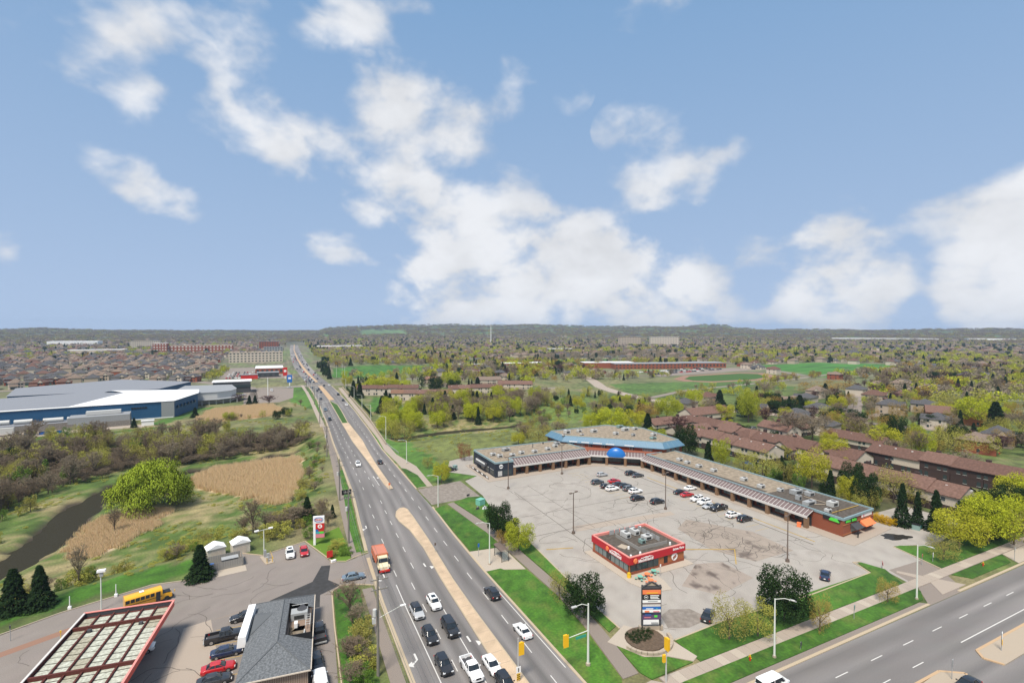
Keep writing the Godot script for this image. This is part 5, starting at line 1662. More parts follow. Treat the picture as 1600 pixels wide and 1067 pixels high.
	part(d1, "lid", boxm(3.3, 0.1, 1.8), M.metal, Vector3(0, 1.5, 0))
	var d2 := thing("recycling_bin", "dark blue bin beside the open enclosure gate", "bin", Vector3(-10.8, 0.05, -126.2), 0.12)
	part(d2, "body", boxm(1.3, 1.4, 1.1), M.car_navy)
	part(d2, "lid", boxm(1.35, 0.1, 1.15), M.blue, Vector3(0, 1.4, 0))
	for q in [[-10.4, -133.8, "white-roofed shed nearer the dark spruce"], [-5.4, -134.6, "white-roofed shed standing right of its twin"]]:
		var sh := thing("garden_shed", q[2], "shed", Vector3(q[0], -0.4, q[1]), 0.25, "sheds behind the bin enclosure")
		part(sh, "wall", boxm(3.6, 2.9, 2.8), M.shed)
		var rb := MB.new()
		rb.hexa([Vector3(-2, 2.85, 1.6), Vector3(2, 2.85, 1.6), Vector3(2, 2.85, -1.6), Vector3(-2, 2.85, -1.6), Vector3(-0.2, 3.7, 1.6), Vector3(0.2, 3.7, 1.6), Vector3(0.2, 3.7, -1.6), Vector3(-0.2, 3.7, -1.6)])
		part(sh, "roof", rb.mesh(), M.white)
		for x in [-0.55, 0.55]: part(sh, "door", boxm(1.0, 2.2, 0.06), M.wall_cream, Vector3(x, 0.1, 1.42))
	var isl := thing("service_island", "concrete island with air pump and vent pipes", "island", Vector3(0.2, 0.05, -127.0), 0.25)
	part(isl, "base", boxm(1.8, 0.16, 5.0), M.stone)
	for q in [[0.0, -1.6, 1.6], [0.3, -0.2, 1.2], [-0.2, 1.2, 1.0]]:
		part(isl, "pump_box", boxm(0.5, q[2], 0.5), M.metal, Vector3(q[0], 0.16, q[1]))
	for x in [-0.5, 0.6]: part(isl, "post", tubem(1.1, 0.07, 0.07), M.yellow, Vector3(x, 0.16, 2.0))

# ---------------------------------------------------------------- halls, schools and blocks farther off
func plain_block(called: String, label: String, category: String, x: float, z: float, sx: float, sz: float, h: float, wall: Material, roof: Material, turn := 0.0, rows := 0, glass: Material = null, group := "") -> Node3D:
	var o := thing(called, label, category, Vector3(x, 0, z), turn, group)
	part(o, "wall", boxm(sx, h, sz), wall)
	part(o, "roof", boxm(sx + 0.5, 0.35, sz + 0.5), roof, Vector3(0, h + 0.01, 0))
	if rows > 0:
		var n := clampi(int(sx / 5.0), 3, 22)
		for r in rows:
			for k in n:
				part(o, "window", boxm(sx / n * 0.5, h / rows * 0.42, 0.12), glass if glass else M.glass, Vector3(-sx / 2 + (k + 0.5) * sx / n, h / rows * (r + 0.35), sz / 2 + 0.03))
	return o

func make_far_buildings() -> void:
	# blue industrial hall: low-pitched white and grey roof
	var hall := thing("blue_hall", "large blue industrial hall with white sloping roof", "building")
	var b := MB.new()
	b.walls(poly([-140, -349, -49, -362, -40, -397, -42, -420, -95, -436, -150, -420]), 0, 9.6)
	part(hall, "wall", b.mesh(), M.hall_blue)
	b = MB.new()
	b.quad(Vector3(-98, 9.9, -354.9), Vector3(-48.4, 9.9, -361.4), Vector3(-39.4, 10.2, -397), Vector3(-84, 10.4, -418))
	b.quad(Vector3(-84, 10.4, -418), Vector3(-39.4, 10.2, -397), Vector3(-41.4, 10.2, -421), Vector3(-95, 10.4, -437))
	part(hall, "white_roof", b.mesh(), M.white_roof)
	b = MB.new()
	b.quad(Vector3(-141, 9.9, -348.6), Vector3(-98, 9.9, -354.9), Vector3(-84, 10.4, -418), Vector3(-96, 10.5, -424))
	part(hall, "grey_roof", b.mesh(), M.hall_roof)
	b = MB.new()
	b.quad(Vector3(-150, 9.8, -420), Vector3(-141, 9.9, -348.6), Vector3(-96, 10.5, -424), Vector3(-95, 10.4, -437))
	part(hall, "grey_roof", b.mesh(), M.hall_roof)
	b = MB.new()
	b.tube(Vector3(-141, 10.0, -348.6), Vector3(-86, 10.0, -356.6), 0.35, 0.35, 4)
	part(hall, "white_edge", b.mesh(), M.white)
	part(hall, "grey_corner", boxm(6.4, 9.7, 0.4), M.hall_grey, Vector3(-51.6, 0, -361.4), 0.14)
	part(hall, "base_strip", boxm(92, 0.5, 0.3), M.white, Vector3(-94.5, 0.1, -355.2), 0.142)
	for k in 6: part(hall, "wall_vent", boxm(1.0, 0.8, 0.2), M.black, Vector3(-68.4 + k * 1.25, 6.6, -359.05 - k * 0.18), 0.142)
	for k in 6: part(hall, "side_window", boxm(0.2, 1.6, 4.2), M.hall_grey, Vector3(-47.2 + k * 1.25, 5.0, -368 - k * 4.7), 0.255)
	# grey stone service block with tanks in front of the hall
	var svc := thing("service_block", "low grey stone block with metal plant room in front of the blue hall", "building")
	part(svc, "wall", boxm(62, 3.4, 9), M.hall_stone, Vector3(-105, 0, -346), 0.14)
	part(svc, "roof", boxm(62, 0.2, 9), M.hall_roof, Vector3(-105, 3.42, -346), 0.14)
	part(svc, "plant_room", boxm(26, 6.2, 12), M.hall_grey, Vector3(-80, 0, -346), 0.14)
	part(svc, "stone_base", boxm(26.4, 3.0, 12.4), M.hall_stone, Vector3(-80, 0.01, -345.9), 0.14)
	part(svc, "steel_door", boxm(12, 3.8, 0.4), M.hall_grey, Vector3(-82.5, 0, -339.2), 0.14)
	for q in [[-122, 2.0, 9], [-112, 1.6, 7], [-93, 2.0, 2.5], [-100, 1.2, 8]]:
		var tb := MB.new()
		tb.tube(Vector3(-q[2] / 2.0, 0, 0), Vector3(q[2] / 2.0, 0, 0), 1.2, 1.2, 10)
		part(svc, "tank", tb.mesh(), M.metal_light, Vector3(q[0], 3.6 + 1.2, -346.5), 0.14)
	part(svc, "air_handler", boxm(15, 1.8, 4), M.metal_light, Vector3(-79, 6.4, -348), 0.14)
	for k in 3:
		var t := thing("blue_skip", ["blue skip nearest the wall in the industrial yard", "long blue skip in the industrial yard", "small blue skip apart from the others in the yard"][k], "skip", Vector3(-104.5 + k * 5.5, 0.05, -330.6 - k * 0.4), 0.2, "blue skips in the yard")
		part(t, "body", boxm(4.2 if k < 2 else 2.0, 1.3, 1.8), M.blue)
		part(t, "rim", boxm(4.3 if k < 2 else 2.1, 0.15, 1.9), M.car_navy, Vector3(0, 1.3, 0))
	var tr := thing("box_trailer", "white box trailer parked against the service block", "trailer", Vector3(-116, 0.05, -333.5), 0.14)
	part(tr, "box", boxm(9, 3.0, 2.5), M.metal_light, Vector3(0, 0.9, 0))
	for x in [-3.2, -2.0, 3.0]: part(tr, "wheel", boxm(0.9, 0.9, 2.4), M.tyre, Vector3(x, 0, 0))
	plain_block("container", "white storage container at the grass edge of the blue hall", "container", -57.5, -337.5, 5.5, 2.5, 2.5, M.white, M.white_roof, 0.14)
	var hall2 := thing("blue_hall", "second blue hall with grey roof behind the first", "building")
	b = MB.new()
	b.walls(poly([-150, -440, -70, -448, -55, -500, -112, -548, -165, -500]), 0, 9)
	part(hall2, "wall", b.mesh(), M.hall_blue)
	b = MB.new()
	b.flat(poly([-150.4, -439.6, -69.6, -447.6, -54.5, -500, -112, -548.6, -165.6, -500]), 9.1)
	part(hall2, "roof", b.mesh(), M.hall_roof)
	# grey hall with stepped roofs
	var grey := thing("grey_hall", "pale grey metal hall with curved front and white upper roof", "building")
	var gp := poly([-43, -416, -30, -418, -22, -424, -19, -438, -24, -470, -56, -476, -58, -440])
	b = MB.new()
	b.walls(gp, 0, 8.0)
	part(grey, "wall", b.mesh(), M.metal_light)
	b = MB.new()
	b.flat(Geometry2D.offset_polygon(gp, 0.5)[0], 8.05)
	part(grey, "roof", b.mesh(), M.hall_grey)
	b = MB.new()
	b.prism(poly([-44, -409, -28, -411, -16, -420, -12, -436, -16, -440, -22, -424, -30, -417.8, -43.5, -415.5]), 3.2, 3.6)
	part(grey, "canopy_roof", b.mesh(), M.hall_grey)
	for k in 7: part(grey, "column", boxm(0.4, 3.2, 0.4), M.white, Vector3(-43 + k * 4.2, 0, -410.5 - (k * k) * 0.24))
	part(grey, "upper_block", boxm(27, 9, 18), M.charcoal, Vector3(-24, 0, -488))
	part(grey, "white_roof", boxm(29, 0.6, 19), M.white_roof, Vector3(-24, 9.2, -488), 0.02)
	part(grey, "glazing", boxm(24, 2.2, 0.3), M.glass, Vector3(-22, 4.6, -478.8))
	# apartments and schools along the avenue
	plain_block("apartment_block", "long cream four-storey apartment block beyond the plaza", "building", -11, -930, 78, 16, 16, M.wall_cream, M.wall_beige, 0.0, 4)
	for k in 8: plain_block("roof_dormer", "cream stair tower on the apartment roof", "tower", -46 + k * 10, -930, 3, 10, 18.4, M.wall_cream, M.roof_tan, 0.0, 0, null, "stair towers of the cream apartments")
	plain_block("school", "long dark red brick school beyond the left houses", "school", -140, -1370, 150, 30, 17, M.brick, M.wall_beige, 0.0, 3, M.white_trim)
	plain_block("school_wing", "taller red brick school wing with white roof", "school", -205, -1360, 26, 30, 23, M.brick, M.white_trim, 0.0, 4, M.white_trim)
	plain_block("condo_block", "grey and brown condominium block beside the far avenue", "building", 18, -1180, 36, 20, 17, M.hall_grey, M.hall_roof, 0.0, 4)
	plain_block("condo_block", "brown condominium block farthest along the avenue", "building", 12, -1420, 44, 20, 24, M.brick, M.hall_roof, 0.0, 5)
	plain_block("warehouse", "white warehouse at the foot of the left hills", "warehouse", -560, -2150, 130, 60, 16, M.white, M.white_roof)
	plain_block("warehouse", "long pale warehouse among the left houses", "warehouse", -330, -1420, 100, 30, 9, M.wall_cream, M.white_roof)
	plain_block("apartment_block", "cream apartment block near the green field on the left", "building", -300, -1750, 70, 18, 22, M.wall_cream, M.wall_beige, 0.0, 4)
	plain_block("apartment_block", "brown apartment block below the escarpment, left of the pale one", "building", 1060, -1310, 70, 20, 30, M.wall_beige, M.roof_tan, -0.6, 5)
	plain_block("apartment_block", "pale apartment block below the escarpment", "building", 1150, -1250, 90, 22, 30, M.wall_cream, M.white_trim, -0.6, 5)
	plain_block("warehouse", "white warehouse at the right picture edge", "warehouse", 2700, -930, 330, 90, 18, M.white, M.white_roof, -1.0)
	plain_block("warehouse", "long pale warehouse left of the right-edge one", "warehouse", 2350, -1250, 360, 90, 18, M.metal_light, M.white_roof, -1.0)
	plain_block("warehouse", "low white warehouse beyond the central trees", "warehouse", 190, -1480, 120, 40, 9, M.wall_cream, M.white_roof)
	plain_block("warehouse", "small white hall near the far meadow", "warehouse", 640, -1050, 60, 25, 8, M.metal_light, M.white_roof, -0.4)
	plain_block("warehouse", "white-roofed hall beyond the central field", "warehouse", 330, -640, 60, 24, 6, M.brick, M.white_roof, -0.2)
	plain_block("school", "flat-roofed brick school behind the central row houses", "school", 236, -640, 64, 24, 6.5, M.brick, M.hall_grey, -0.25, 1)
	plain_block("school", "long red brick school beside the running track", "school", 470, -545, 96, 26, 7.0, M.brick, M.hall_grey, -0.35, 2)
	plain_block("school_wing", "low brick school wing with grey roof near the car park", "school", 555, -530, 60, 30, 6.5, M.brick, M.hall_grey, -0.35, 1)
	plain_block("school_wing", "white-roofed school gym behind the long brick school", "school", 430, -580, 70, 26, 7.5, M.brick, M.white_roof, -0.35)
	plain_block("plaza", "brick plaza building with white flat roof beyond the fuel lot", "building", 6, -690, 30, 46, 7, M.brick, M.white_roof, 0.0, 1)
	plain_block("plaza", "low grey restaurant pavilion in the plaza", "building", 4, -632, 22, 14, 5, M.charcoal, M.hall_grey, 0.0, 1)
	plain_block("plaza", "red-canopied forecourt roof in the plaza", "building", -14, -612, 16, 8, 4.5, M.red, M.hall_grey)
	plain_block("church", "low pale church near the right edge woods", "church", 1350, -760, 60, 24, 7, M.wall_cream, M.roof_tan, -0.8)
	var mast := thing("radio_mast", "thin white mast rising in front of the escarpment", "mast", Vector3(770, 0, -1760), 0)
	part(mast, "shaft", tubem(74, 1.6, 1.0, 6), M.white)
	part(mast, "head", tubem(8, 2.2, 2.2, 6), M.metal_light, Vector3(0, 66, 0))
	# pylon signs along the far avenue
	for q in [[20.5, -600, "red", "tall red pylon sign beyond the far lot", 9.0], [21.6, -522, "blue", "blue and white pylon sign at the far lot corner", 7.0]]:
		var s := thing("pylon_sign", q[3], "sign", Vector3(q[0], 0, q[1]))
		part(s, "post", boxm(0.8, 3.0, 0.6), M.white)
		part(s, "panel", boxm(4.4, q[4], 0.8), M[q[2]], Vector3(0, 3.0, 0))
		part(s, "white_stripe", boxm(2.4, q[4] * 0.25, 0.9), M.white, Vector3(0, 3.0 + q[4] * 0.45, 0))
	var flag := thing("flag_pole", "white pole standing in the distant asphalt lot", "pole", Vector3(2.5, 0, -420))
	part(flag, "shaft", tubem(17, 0.35, 0.2, 6), M.white)
	part(flag, "base", tubem(0.5, 0.8, 0.8, 8), M.stone)

# ---------------------------------------------------------------- row houses
func gable_row(parent_: Node, long: float, wide: float, eave: float, ridge_h: float, wall: Material, low: Material, roof: Material, shift := Vector3.ZERO) -> void:
	var parent := Node3D.new()
	parent.name = "unit"
	parent_.add_child(parent, true)
	parent.position = shift
	var hw := wide / 2
	var hl := long / 2
	part(parent, "lower_wall", boxm(wide - 0.1, eave * 0.47, long - 0.1), low)
	part(parent, "upper_wall", boxm(wide, eave * 0.53, long), wall, Vector3(0, eave * 0.47, 0))
	var b: MB
	for s in [-1.0, 1.0]:
		b = MB.new()
		var t0 := Vector3(-hw, eave, s * hl)
		var t1 := Vector3(hw, eave, s * hl)
		var t2 := Vector3(0, ridge_h, s * hl)
		if s > 0: b.tri(t0, t1, t2)
		else: b.tri(t1, t0, t2)
		part(parent, "gable", b.mesh(), wall)
	b = MB.new()
	var o := 0.45
	var dy := (ridge_h - eave) / hw * o
	for s in [-1.0, 1.0]:
		var p := [Vector3(s * (hw + o), eave - dy, hl + 0.3), Vector3(s * (hw + o), eave - dy, -hl - 0.3), Vector3(0, ridge_h, -hl - 0.3), Vector3(0, ridge_h, hl + 0.3)]
		if s < 0: p.reverse()
		for k in 4: p[k] += Vector3(0, 0.02, 0)
		b.quad(p[0], p[1], p[2], p[3])
		b.quad(p[3] - Vector3(0, 0.18, 0), p[2] - Vector3(0, 0.18, 0), p[1] - Vector3(0, 0.18, 0), p[0] - Vector3(0, 0.18, 0))
	part(parent, "roof", b.mesh(), roof)

func windows_row(parent: Node, long: float, wide: float, eave: float, side: float, rng: RandomNumberGenerator, step := 5.4) -> void:
	var n := int(long / step)
	for k in n:
		var z := -long / 2 + (k + 0.5) * long / n
		for f in 2:
			var y := eave * (0.12 if f == 0 else 0.62)
			for d in [-0.9, 0.9]:
				if rng.randf() < 0.25: continue
				var w := part(parent, "window", boxm(0.08, 1.1 if f else 1.5, 1.0), M.glass, Vector3(side * (wide / 2 + 0.03), y, z + d))
				part(w, "frame", boxm(0.14, 0.09, 1.16), M.white_trim, Vector3(0, -0.08, 0))
		part(parent, "roof_vent", boxm(0.5, 0.35, 0.5), M.white_trim, Vector3(side * wide * 0.12, eave + 1.3, z))

func make_row_houses() -> void:
	var rng := RandomNumberGenerator.new()
	rng.seed = 17
	# x, z, length, width, eave, ridge, turn, roof, wall, label
	var rows := [
		[178, -150, 44, 10.5, 5.6, 8.0, 0, "roof_brown_b", "wall_cream", "wall_dark", "cream row of houses directly behind the dark pine at the mall"],
		[179, -94, 52, 10.5, 5.6, 8.0, 0, "roof_brown_b", "wall_cream", "wall_dark", "cream row of houses behind the three spruces"],
		[199, -142, 64, 11, 4.8, 7.4, 0, "roof_brown", "wall_cream", "wall_dark", "long dark brown roofed row with white gables"],
		[216, -84, 66, 11, 5.8, 8.2, 0, "roof_brown", "wall_dark", "wall_dark", "long dark brown clad row house beside the turning circle"],
		[206, -184, 26, 11, 4.6, 7.0, 0, "roof_brown", "wall_cream", "wall_dark", "short brown row behind the purple tree"],
		[221, -162, 16, 10, 5.8, 8.2, 0, "roof_brown_b", "wall_cream", "wall_dark", "tall white house with brown roof among the rows"],
		[213, -152, 12, 9, 3.2, 5.2, 1.57, "roof_brown_b", "wall_cream", "wall_cream", "low brown roofed house in front of the tall white one"],
		[188, -186, 22, 10, 3.6, 5.8, 1.57, "roof_brown_b", "wall_cream", "wall_dark", "low brown roof nearest the blue-rimmed mall hall"],
		[196, -206, 34, 10, 3.8, 6.2, 1.57, "roof_brown", "wall_cream", "wall_dark", "white-gabled row behind the low brown roofs"],
		[226, -212, 30, 11, 5.4, 8.4, 1.57, "roof_brown", "wall_cream", "wall_dark", "brown roofed row at the top of the drive"],
		[237, -134, 26, 10, 4.4, 6.8, 0, "roof_brown", "wall_cream", "wall_dark", "brown roof row behind the bare trees"],
		[236, -166, 22, 10, 4.4, 6.8, 1.57, "roof_brown", "wall_cream", "wall_dark", "brown roof row behind the tall white house"],
		[92, -412, 52, 10, 5.8, 8.0, 1.25, "roof_brown", "wall_cream", "wall_cream", "long white row house beside the bridge lawn"],
		[108, -372, 48, 10, 5.4, 7.6, 1.2, "roof_rust", "wall_cream", "wall_cream", "rust-roofed row house above the creek thicket"],
		[158, -392, 46, 10, 5.0, 7.4, 1.3, "roof_brown", "wall_cream", "wall_cream", "brown-roofed row house behind the creek thicket"],
		[200, -404, 30, 10, 5.0, 7.6, 1.2, "roof_brown_b", "wall_cream", "wall_beige", "brown row house beside the meadow yellow trees"],
		[150, -470, 34, 10, 5.0, 7.4, 0.3, "roof_rust", "wall_beige", "wall_beige", "rust-roofed house beyond the first row houses"],
		[196, -452, 26, 12, 4.6, 7.4, 1.4, "roof_tan", "wall_cream", "wall_beige", "tan-roofed hall beyond the brown row house"],
	]
	for q in rows:
		var t := thing("row_house", q[10], "house", Vector3(q[0], 0, q[1]), q[6], "row houses")
		var units := maxi(1, int(round(q[2] / 9.0)))
		for k in units:
			var each: float = q[2] / units
			gable_row(t, each - 0.05, q[3], q[4], q[5], M[q[8]] if (k + units) % 4 or q[8] != "wall_dark" else M.wall_cream, M[q[9]], M[q[7]] if rng.randf() < 0.7 else M.roof_brown_b, Vector3(0, rng.randf_range(-0.5, 0.25), -q[2] / 2 + (k + 0.5) * each))
		if q[6] < 1.0:
			windows_row(t, q[2], q[3], q[4], -1.0, rng)
			for s in [1.0]:
				for k in 2:
					part(t, "window", boxm(1.0, 1.2, 0.08), M.glass, Vector3(-1.8 + k * 3.4, q[4] * 0.6, q[2] / 2 + 0.03))
		else:
			windows_row(t, q[2], q[3], q[4], 1.0, rng)
			windows_row(t, q[2], q[3], q[4], -1.0, rng)
		for k in int(q[2] / 14.0):
			part(t, "chimney", boxm(0.9, 1.2, 1.3), M.wall_dark, Vector3(0.6, q[5] - 0.5, -q[2] / 2 + 7 + k * 14.0))
	# white cross gables on the long dark row
	for z in [-160.0, -138.0, -120.0]:
		var g := thing("gable_wing", ["white gable end of the long dark row, first from the mall hall", "white gable end of the long dark row, middle one", "white gable end of the long dark row, nearest the round yellow tree"][[-160.0, -138.0, -120.0].find(z)], "house", Vector3(193.5, 0, z), PI / 2, "white gable ends")
		gable_row(g, 9, 8.6, 4.2, 6.9, M.wall_cream, M.wall_dark, M.roof_brown)
	var brick := thing("brick_house", "orange brick house with brown roof between yellow trees", "house", Vector3(350, 0, -148), 0.5)
	gable_row(brick, 26, 16, 6.0, 9.0, M.brick_orange, M.brick_orange, M.roof_brown_b)
	windows_row(brick, 26, 16, 6.0, -1.0, rng, 6.0)
	for k in 3: part(brick, "window", boxm(1.6, 1.3, 0.08), M.white_trim, Vector3(-4.5 + k * 4.4, 3.8, 13.03))
	var can := thing("garden_gazebo", "small bright blue garden canopy behind the mall", "canopy", Vector3(163, 0, -132), 0.3)
	part(can, "roof", tubem(0.8, 1.9, 0.2, 4), M.blue, Vector3(0, 2.2, 0))
	for s in [[-1, -1], [1, -1], [1, 1], [-1, 1]]: part(can, "leg", boxm(0.07, 2.2, 0.07), M.white, Vector3(s[0] * 1.1, 0, s[1] * 1.1))

# ---------------------------------------------------------------- detached houses
func house_kit(v: int) -> Array:  # wall, roof, gable, garage meshes, all standing on the origin, front to +z
	var w: float = [10.5, 12.0, 11.0, 13.5][v]
	var d: float = [12.0, 11.0, 13.0, 12.0][v]
	var e: float = [5.6, 5.4, 5.8, 3.6][v]
	var r: float = [9.0, 8.4, 9.2, 6.4][v]
	var wall := MB.new()
	wall.box(-w / 2, 0, -d / 2, w / 2, e, d / 2)
	wall.box(-w / 2 + 0.3, 0, d / 2 - 0.2, w * 0.05, e * 0.55, d / 2 + 2.2)
	var roof := MB.new()
	var o := 0.5
	var A := Vector3(-w / 2 - o, e, d / 2 + o)
	var B := Vector3(w / 2 + o, e, d / 2 + o)
	var C := Vector3(w / 2 + o, e, -d / 2 - o)
	var D := Vector3(-w / 2 - o, e, -d / 2 - o)
	var k := minf(w, d) * 0.42
	var R1 := Vector3(-0.05 * w, r, d / 2 - k)
	var R2 := Vector3(-0.05 * w, r, -d / 2 + k)
	if w > d:
		R1 = Vector3(w / 2 - k, r, 0)
		R2 = Vector3(-w / 2 + k, r, 0)
		roof.quad(A, B, R1, R2)
		roof.tri(B, C, R1)
		roof.quad(C, D, R2, R1)
		roof.tri(D, A, R2)
	else:
		roof.tri(A, B, R1)
		roof.quad(B, C, R2, R1)
		roof.tri(C, D, R2)
		roof.quad(D, A, R1, R2)
	# roof of the garage projection
	var gw := w * 0.28
	var cx := -w / 2 + 0.3 + gw
	roof.quad(Vector3(cx - gw - 0.3, e * 0.55, d / 2 + 2.6), Vector3(cx + gw, e * 0.55, d / 2 + 2.6), Vector3(cx + gw, e * 0.55 + 1.3, d / 2), Vector3(cx - gw - 0.3, e * 0.55 + 1.3, d / 2))
	var gable := MB.new()
	var gx := w * 0.22
	var g0 := Vector3(gx - 2.2, e - 0.2, d / 2 + 0.56)
	var g1 := Vector3(gx + 2.2, e - 0.2, d / 2 + 0.56)
	var g2 := Vector3(gx, e + 2.0, d / 2 + 0.56)
	gable.tri(g0, g1, g2)
	roof.quad(g1 + Vector3(0.25, -0.2, 0.2), Vector3(gx + 2.45, e - 0.4, -0.5), Vector3(gx, e + 2.15, -0.5), g2 + Vector3(0, 0.15, 0.2))
	roof.quad(Vector3(gx - 2.45, e - 0.4, -0.5), g0 + Vector3(-0.25, -0.2, 0.2), g2 + Vector3(0, 0.15, 0.2), Vector3(gx, e + 2.15, -0.5))
	var dark := MB.new()
	dark.box(cx - gw * 0.75, 0.1, d / 2 + 2.2, cx + gw * 0.75, 2.3, d / 2 + 2.24)
	for f in 2:
		if f == 1 and e < 4.0: continue
		for x in [gx - 1.0, gx + 1.0]:
			dark.box(x - 0.55, 0.9 + f * 2.8, d / 2, x + 0.55, 2.3 + f * 2.8, d / 2 + 0.06)
		for z in [-d * 0.25, d * 0.2]:
			dark.box(-w / 2 - 0.06, 0.9 + f * 2.8, z - 0.5, -w / 2, 2.2 + f * 2.8, z + 0.5)
			dark.box(w / 2, 0.9 + f * 2.8, z - 0.5, w / 2 + 0.06, 2.2 + f * 2.8, z + 0.5)
	return [wall.mesh(), roof.mesh(), gable.mesh(), dark.mesh()]

func make_suburb() -> void:
	var rng := RandomNumberGenerator.new()
	rng.seed = 77
	var kits := []
	for v in 4: kits.append(house_kit(v))
	var roofs := ["roof_slate", "roof_brown", "roof_tan", "roof_slate", "roof_tan", "roof_slate"]
	var walls := ["wall_beige", "wall_cream", "brick", "wall_beige", "wall_cream", "wall_beige"]
	var rn := ["slate grey", "dark brown", "tan", "slate grey", "tan", "slate grey"]
	var wn := ["beige", "cream", "red brick", "beige", "cream", "beige"]
	var spots := []
	# left estate: streets run east-west, houses face them
	var z := -600.0
	var row := 0
	while z > -1120.0:
		var x := -64.0 - maxf(0.0, (-z - 700.0) * 0.02)
		var far := -0.36 * -z - 120.0
		while x > far:
			if rng.randf() < 0.93 and not (z > -640.0 and x > -150.0 and x < -120.0):
				spots.append([x + rng.randf_range(-2, 2), z + rng.randf_range(-3.5, 3.5) + sin(x * 0.03) * 9.0, (0.0 if row % 2 == 0 or rng.randf() < 0.5 else PI) + rng.randf_range(-0.25, 0.25) + cos(x * 0.03) * 0.2, rng.randi() % 3, "left"])
			x -= rng.randf_range(14.0, 18.5)
		z -= 32.0 if row % 2 else 42.0
		row += 1
	# right suburbs: bungalows and houses under the trees
	var tries := 0
	var right := 0
	while right < 190 and tries < 4000:
		tries += 1
		var d := rng.randf_range(250.0, 1150.0)
		var az := deg_to_rad(rng.randf_range(12.0, 70.0))
		var p := Vector2(sin(az) * d, -cos(az) * d)
		if p.x < 235 and p.y > -330: continue
		if p.x < 90: continue
		var bad := false
		for k in zones:
			if k[0].size() > 3 and Geometry2D.is_point_in_polygon(p, k[0]) and not (p.x > 225 and p.x < 420 and p.y > -330): bad = true
		if p.x < 470 and p.x > 240 and p.y < -270 and p.y > -470: bad = true
		if p.x < 250 and p.y > -480: bad = true
		if p.distance_to(Vector2(480, -520)) < 110 or p.distance_to(Vector2(460, -400)) < 90 or p.distance_to(Vector2(350, -148)) < 26: bad = true
		for s in spots:
			if absf(s[0] - p.x) < 17 and absf(s[1] - p.y) < 17:
				bad = true
				break
		if bad: continue
		right += 1
		spots.append([p.x, p.y, [0.0, PI / 2, -PI / 2, PI][rng.randi() % 4] + 0.2, 3 if rng.randf() < 0.6 else rng.randi() % 3, "right"])
	var shown := 0
	var rest := [[], [], [], []]
	spots.sort_custom(func(a, b): return Vector2(a[0], a[1]).length() < Vector2(b[0], b[1]).length())
	for s in spots:
		var c := rng.randi() % roofs.size()
		var wv := rng.randi() % walls.size()
		if shown >= 300:
			rest[s[3]].append(s)
			continue
		shown += 1
		var near := Vector2(s[0], s[1]).length() < 660.0
		var label := "%s house with %s roof %s" % [wn[wv], rn[c], ("in the estate beyond the blue halls" if s[4] == "left" else "among the trees of the right-hand suburb")]
		var h := thing("detached_house", label, "house", Vector3(s[0], 0, s[1]), s[2], "houses of the left estate" if s[4] == "left" else "houses of the wooded suburb")
		var kit: Array = kits[s[3]]
		part(h, "wall", kit[0], M[walls[wv]])
		part(h, "roof", kit[1], M[roofs[c]])
		part(h, "gable", kit[2], M.wall_cream)
		part(h, "openings", kit[3], M.glass)
	# the rest of the town reads as one mass of roofs
	var far_spots := []
	for i in 4200:
		var d := rng.randf_range(900.0, 2700.0)
		var az := deg_to_rad(rng.randf_range(-24.0, 72.0))
		var p := Vector2(sin(az) * d, -cos(az) * d)
		if az < deg_to_rad(4.0) and d < 1140.0: continue
		if absf(p.x - (45.0 + maxf(0.0, -p.y - 800.0) * 0.048)) < 45.0: continue
		if az > deg_to_rad(5.0) and d < 1400.0 and rng.randf() < 0.6: continue
		far_spots.append([p.x, p.y, rng.randf_range(-0.3, 0.3) + (PI / 2 if rng.randf() < 0.5 else 0.0)])
	for i in 4:
		for j in rest[i].size(): far_spots.append(rest[i][j])
	var tones := [[M.roof_slate, M.wall_beige], [M.roof_brown, M.wall_cream], [M.roof_tan, M.wall_beige]]
	for v in 3:
		for piece in 2:
			var mm := MultiMesh.new()
			mm.transform_format = MultiMesh.TRANSFORM_3D
			mm.mesh = kits[v][1 if piece == 0 else 0]
			var list := []
			for i in far_spots.size():
				if i % 3 == v: list.append(far_spots[i])
			mm.instance_count = list.size()
			for i in list.size():
				mm.set_instance_transform(i, Transform3D(Basis(Vector3.UP, list[i][2]), Vector3(list[i][0], height(list[i][0], list[i][1]), list[i][1])))
			var o := MultiMeshInstance3D.new()
			o.multimesh = mm
			o.material_override = tones[v][piece]
			o.name = numbered("distant_roofs" if piece == 0 else "distant_walls")
			add_child(o)
			tag(o, "distant mass of %s of the town below the hills" % ("roofs" if piece == 0 else "house walls"), "houses", "distant town", "stuff")

# ---------------------------------------------------------------- trees
func leaf(b: MB, p: Vector3, size: float, rng: RandomNumberGenerator, up := 0.0, stretch := 1.6) -> void:
	var d := Vector3(rng.randfn(), rng.randfn(), rng.randfn()).normalized()
	var e := d.cross(Vector3(rng.randfn(), rng.randfn() + up, rng.randfn())).normalized()
	var n := e.cross(d)
	b.trin(p - e * size * 0.5, p + e * size * 0.5, p + d * size * stretch, n, n, n)

func tone(b: MB, rng: RandomNumberGenerator, amount := 0.3) -> void:
	var k := 1.0 + rng.randf_range(-amount, amount)
	b.col = Color(k * rng.randf_range(0.9, 1.06), k, k * rng.randf_range(0.8, 1.1))

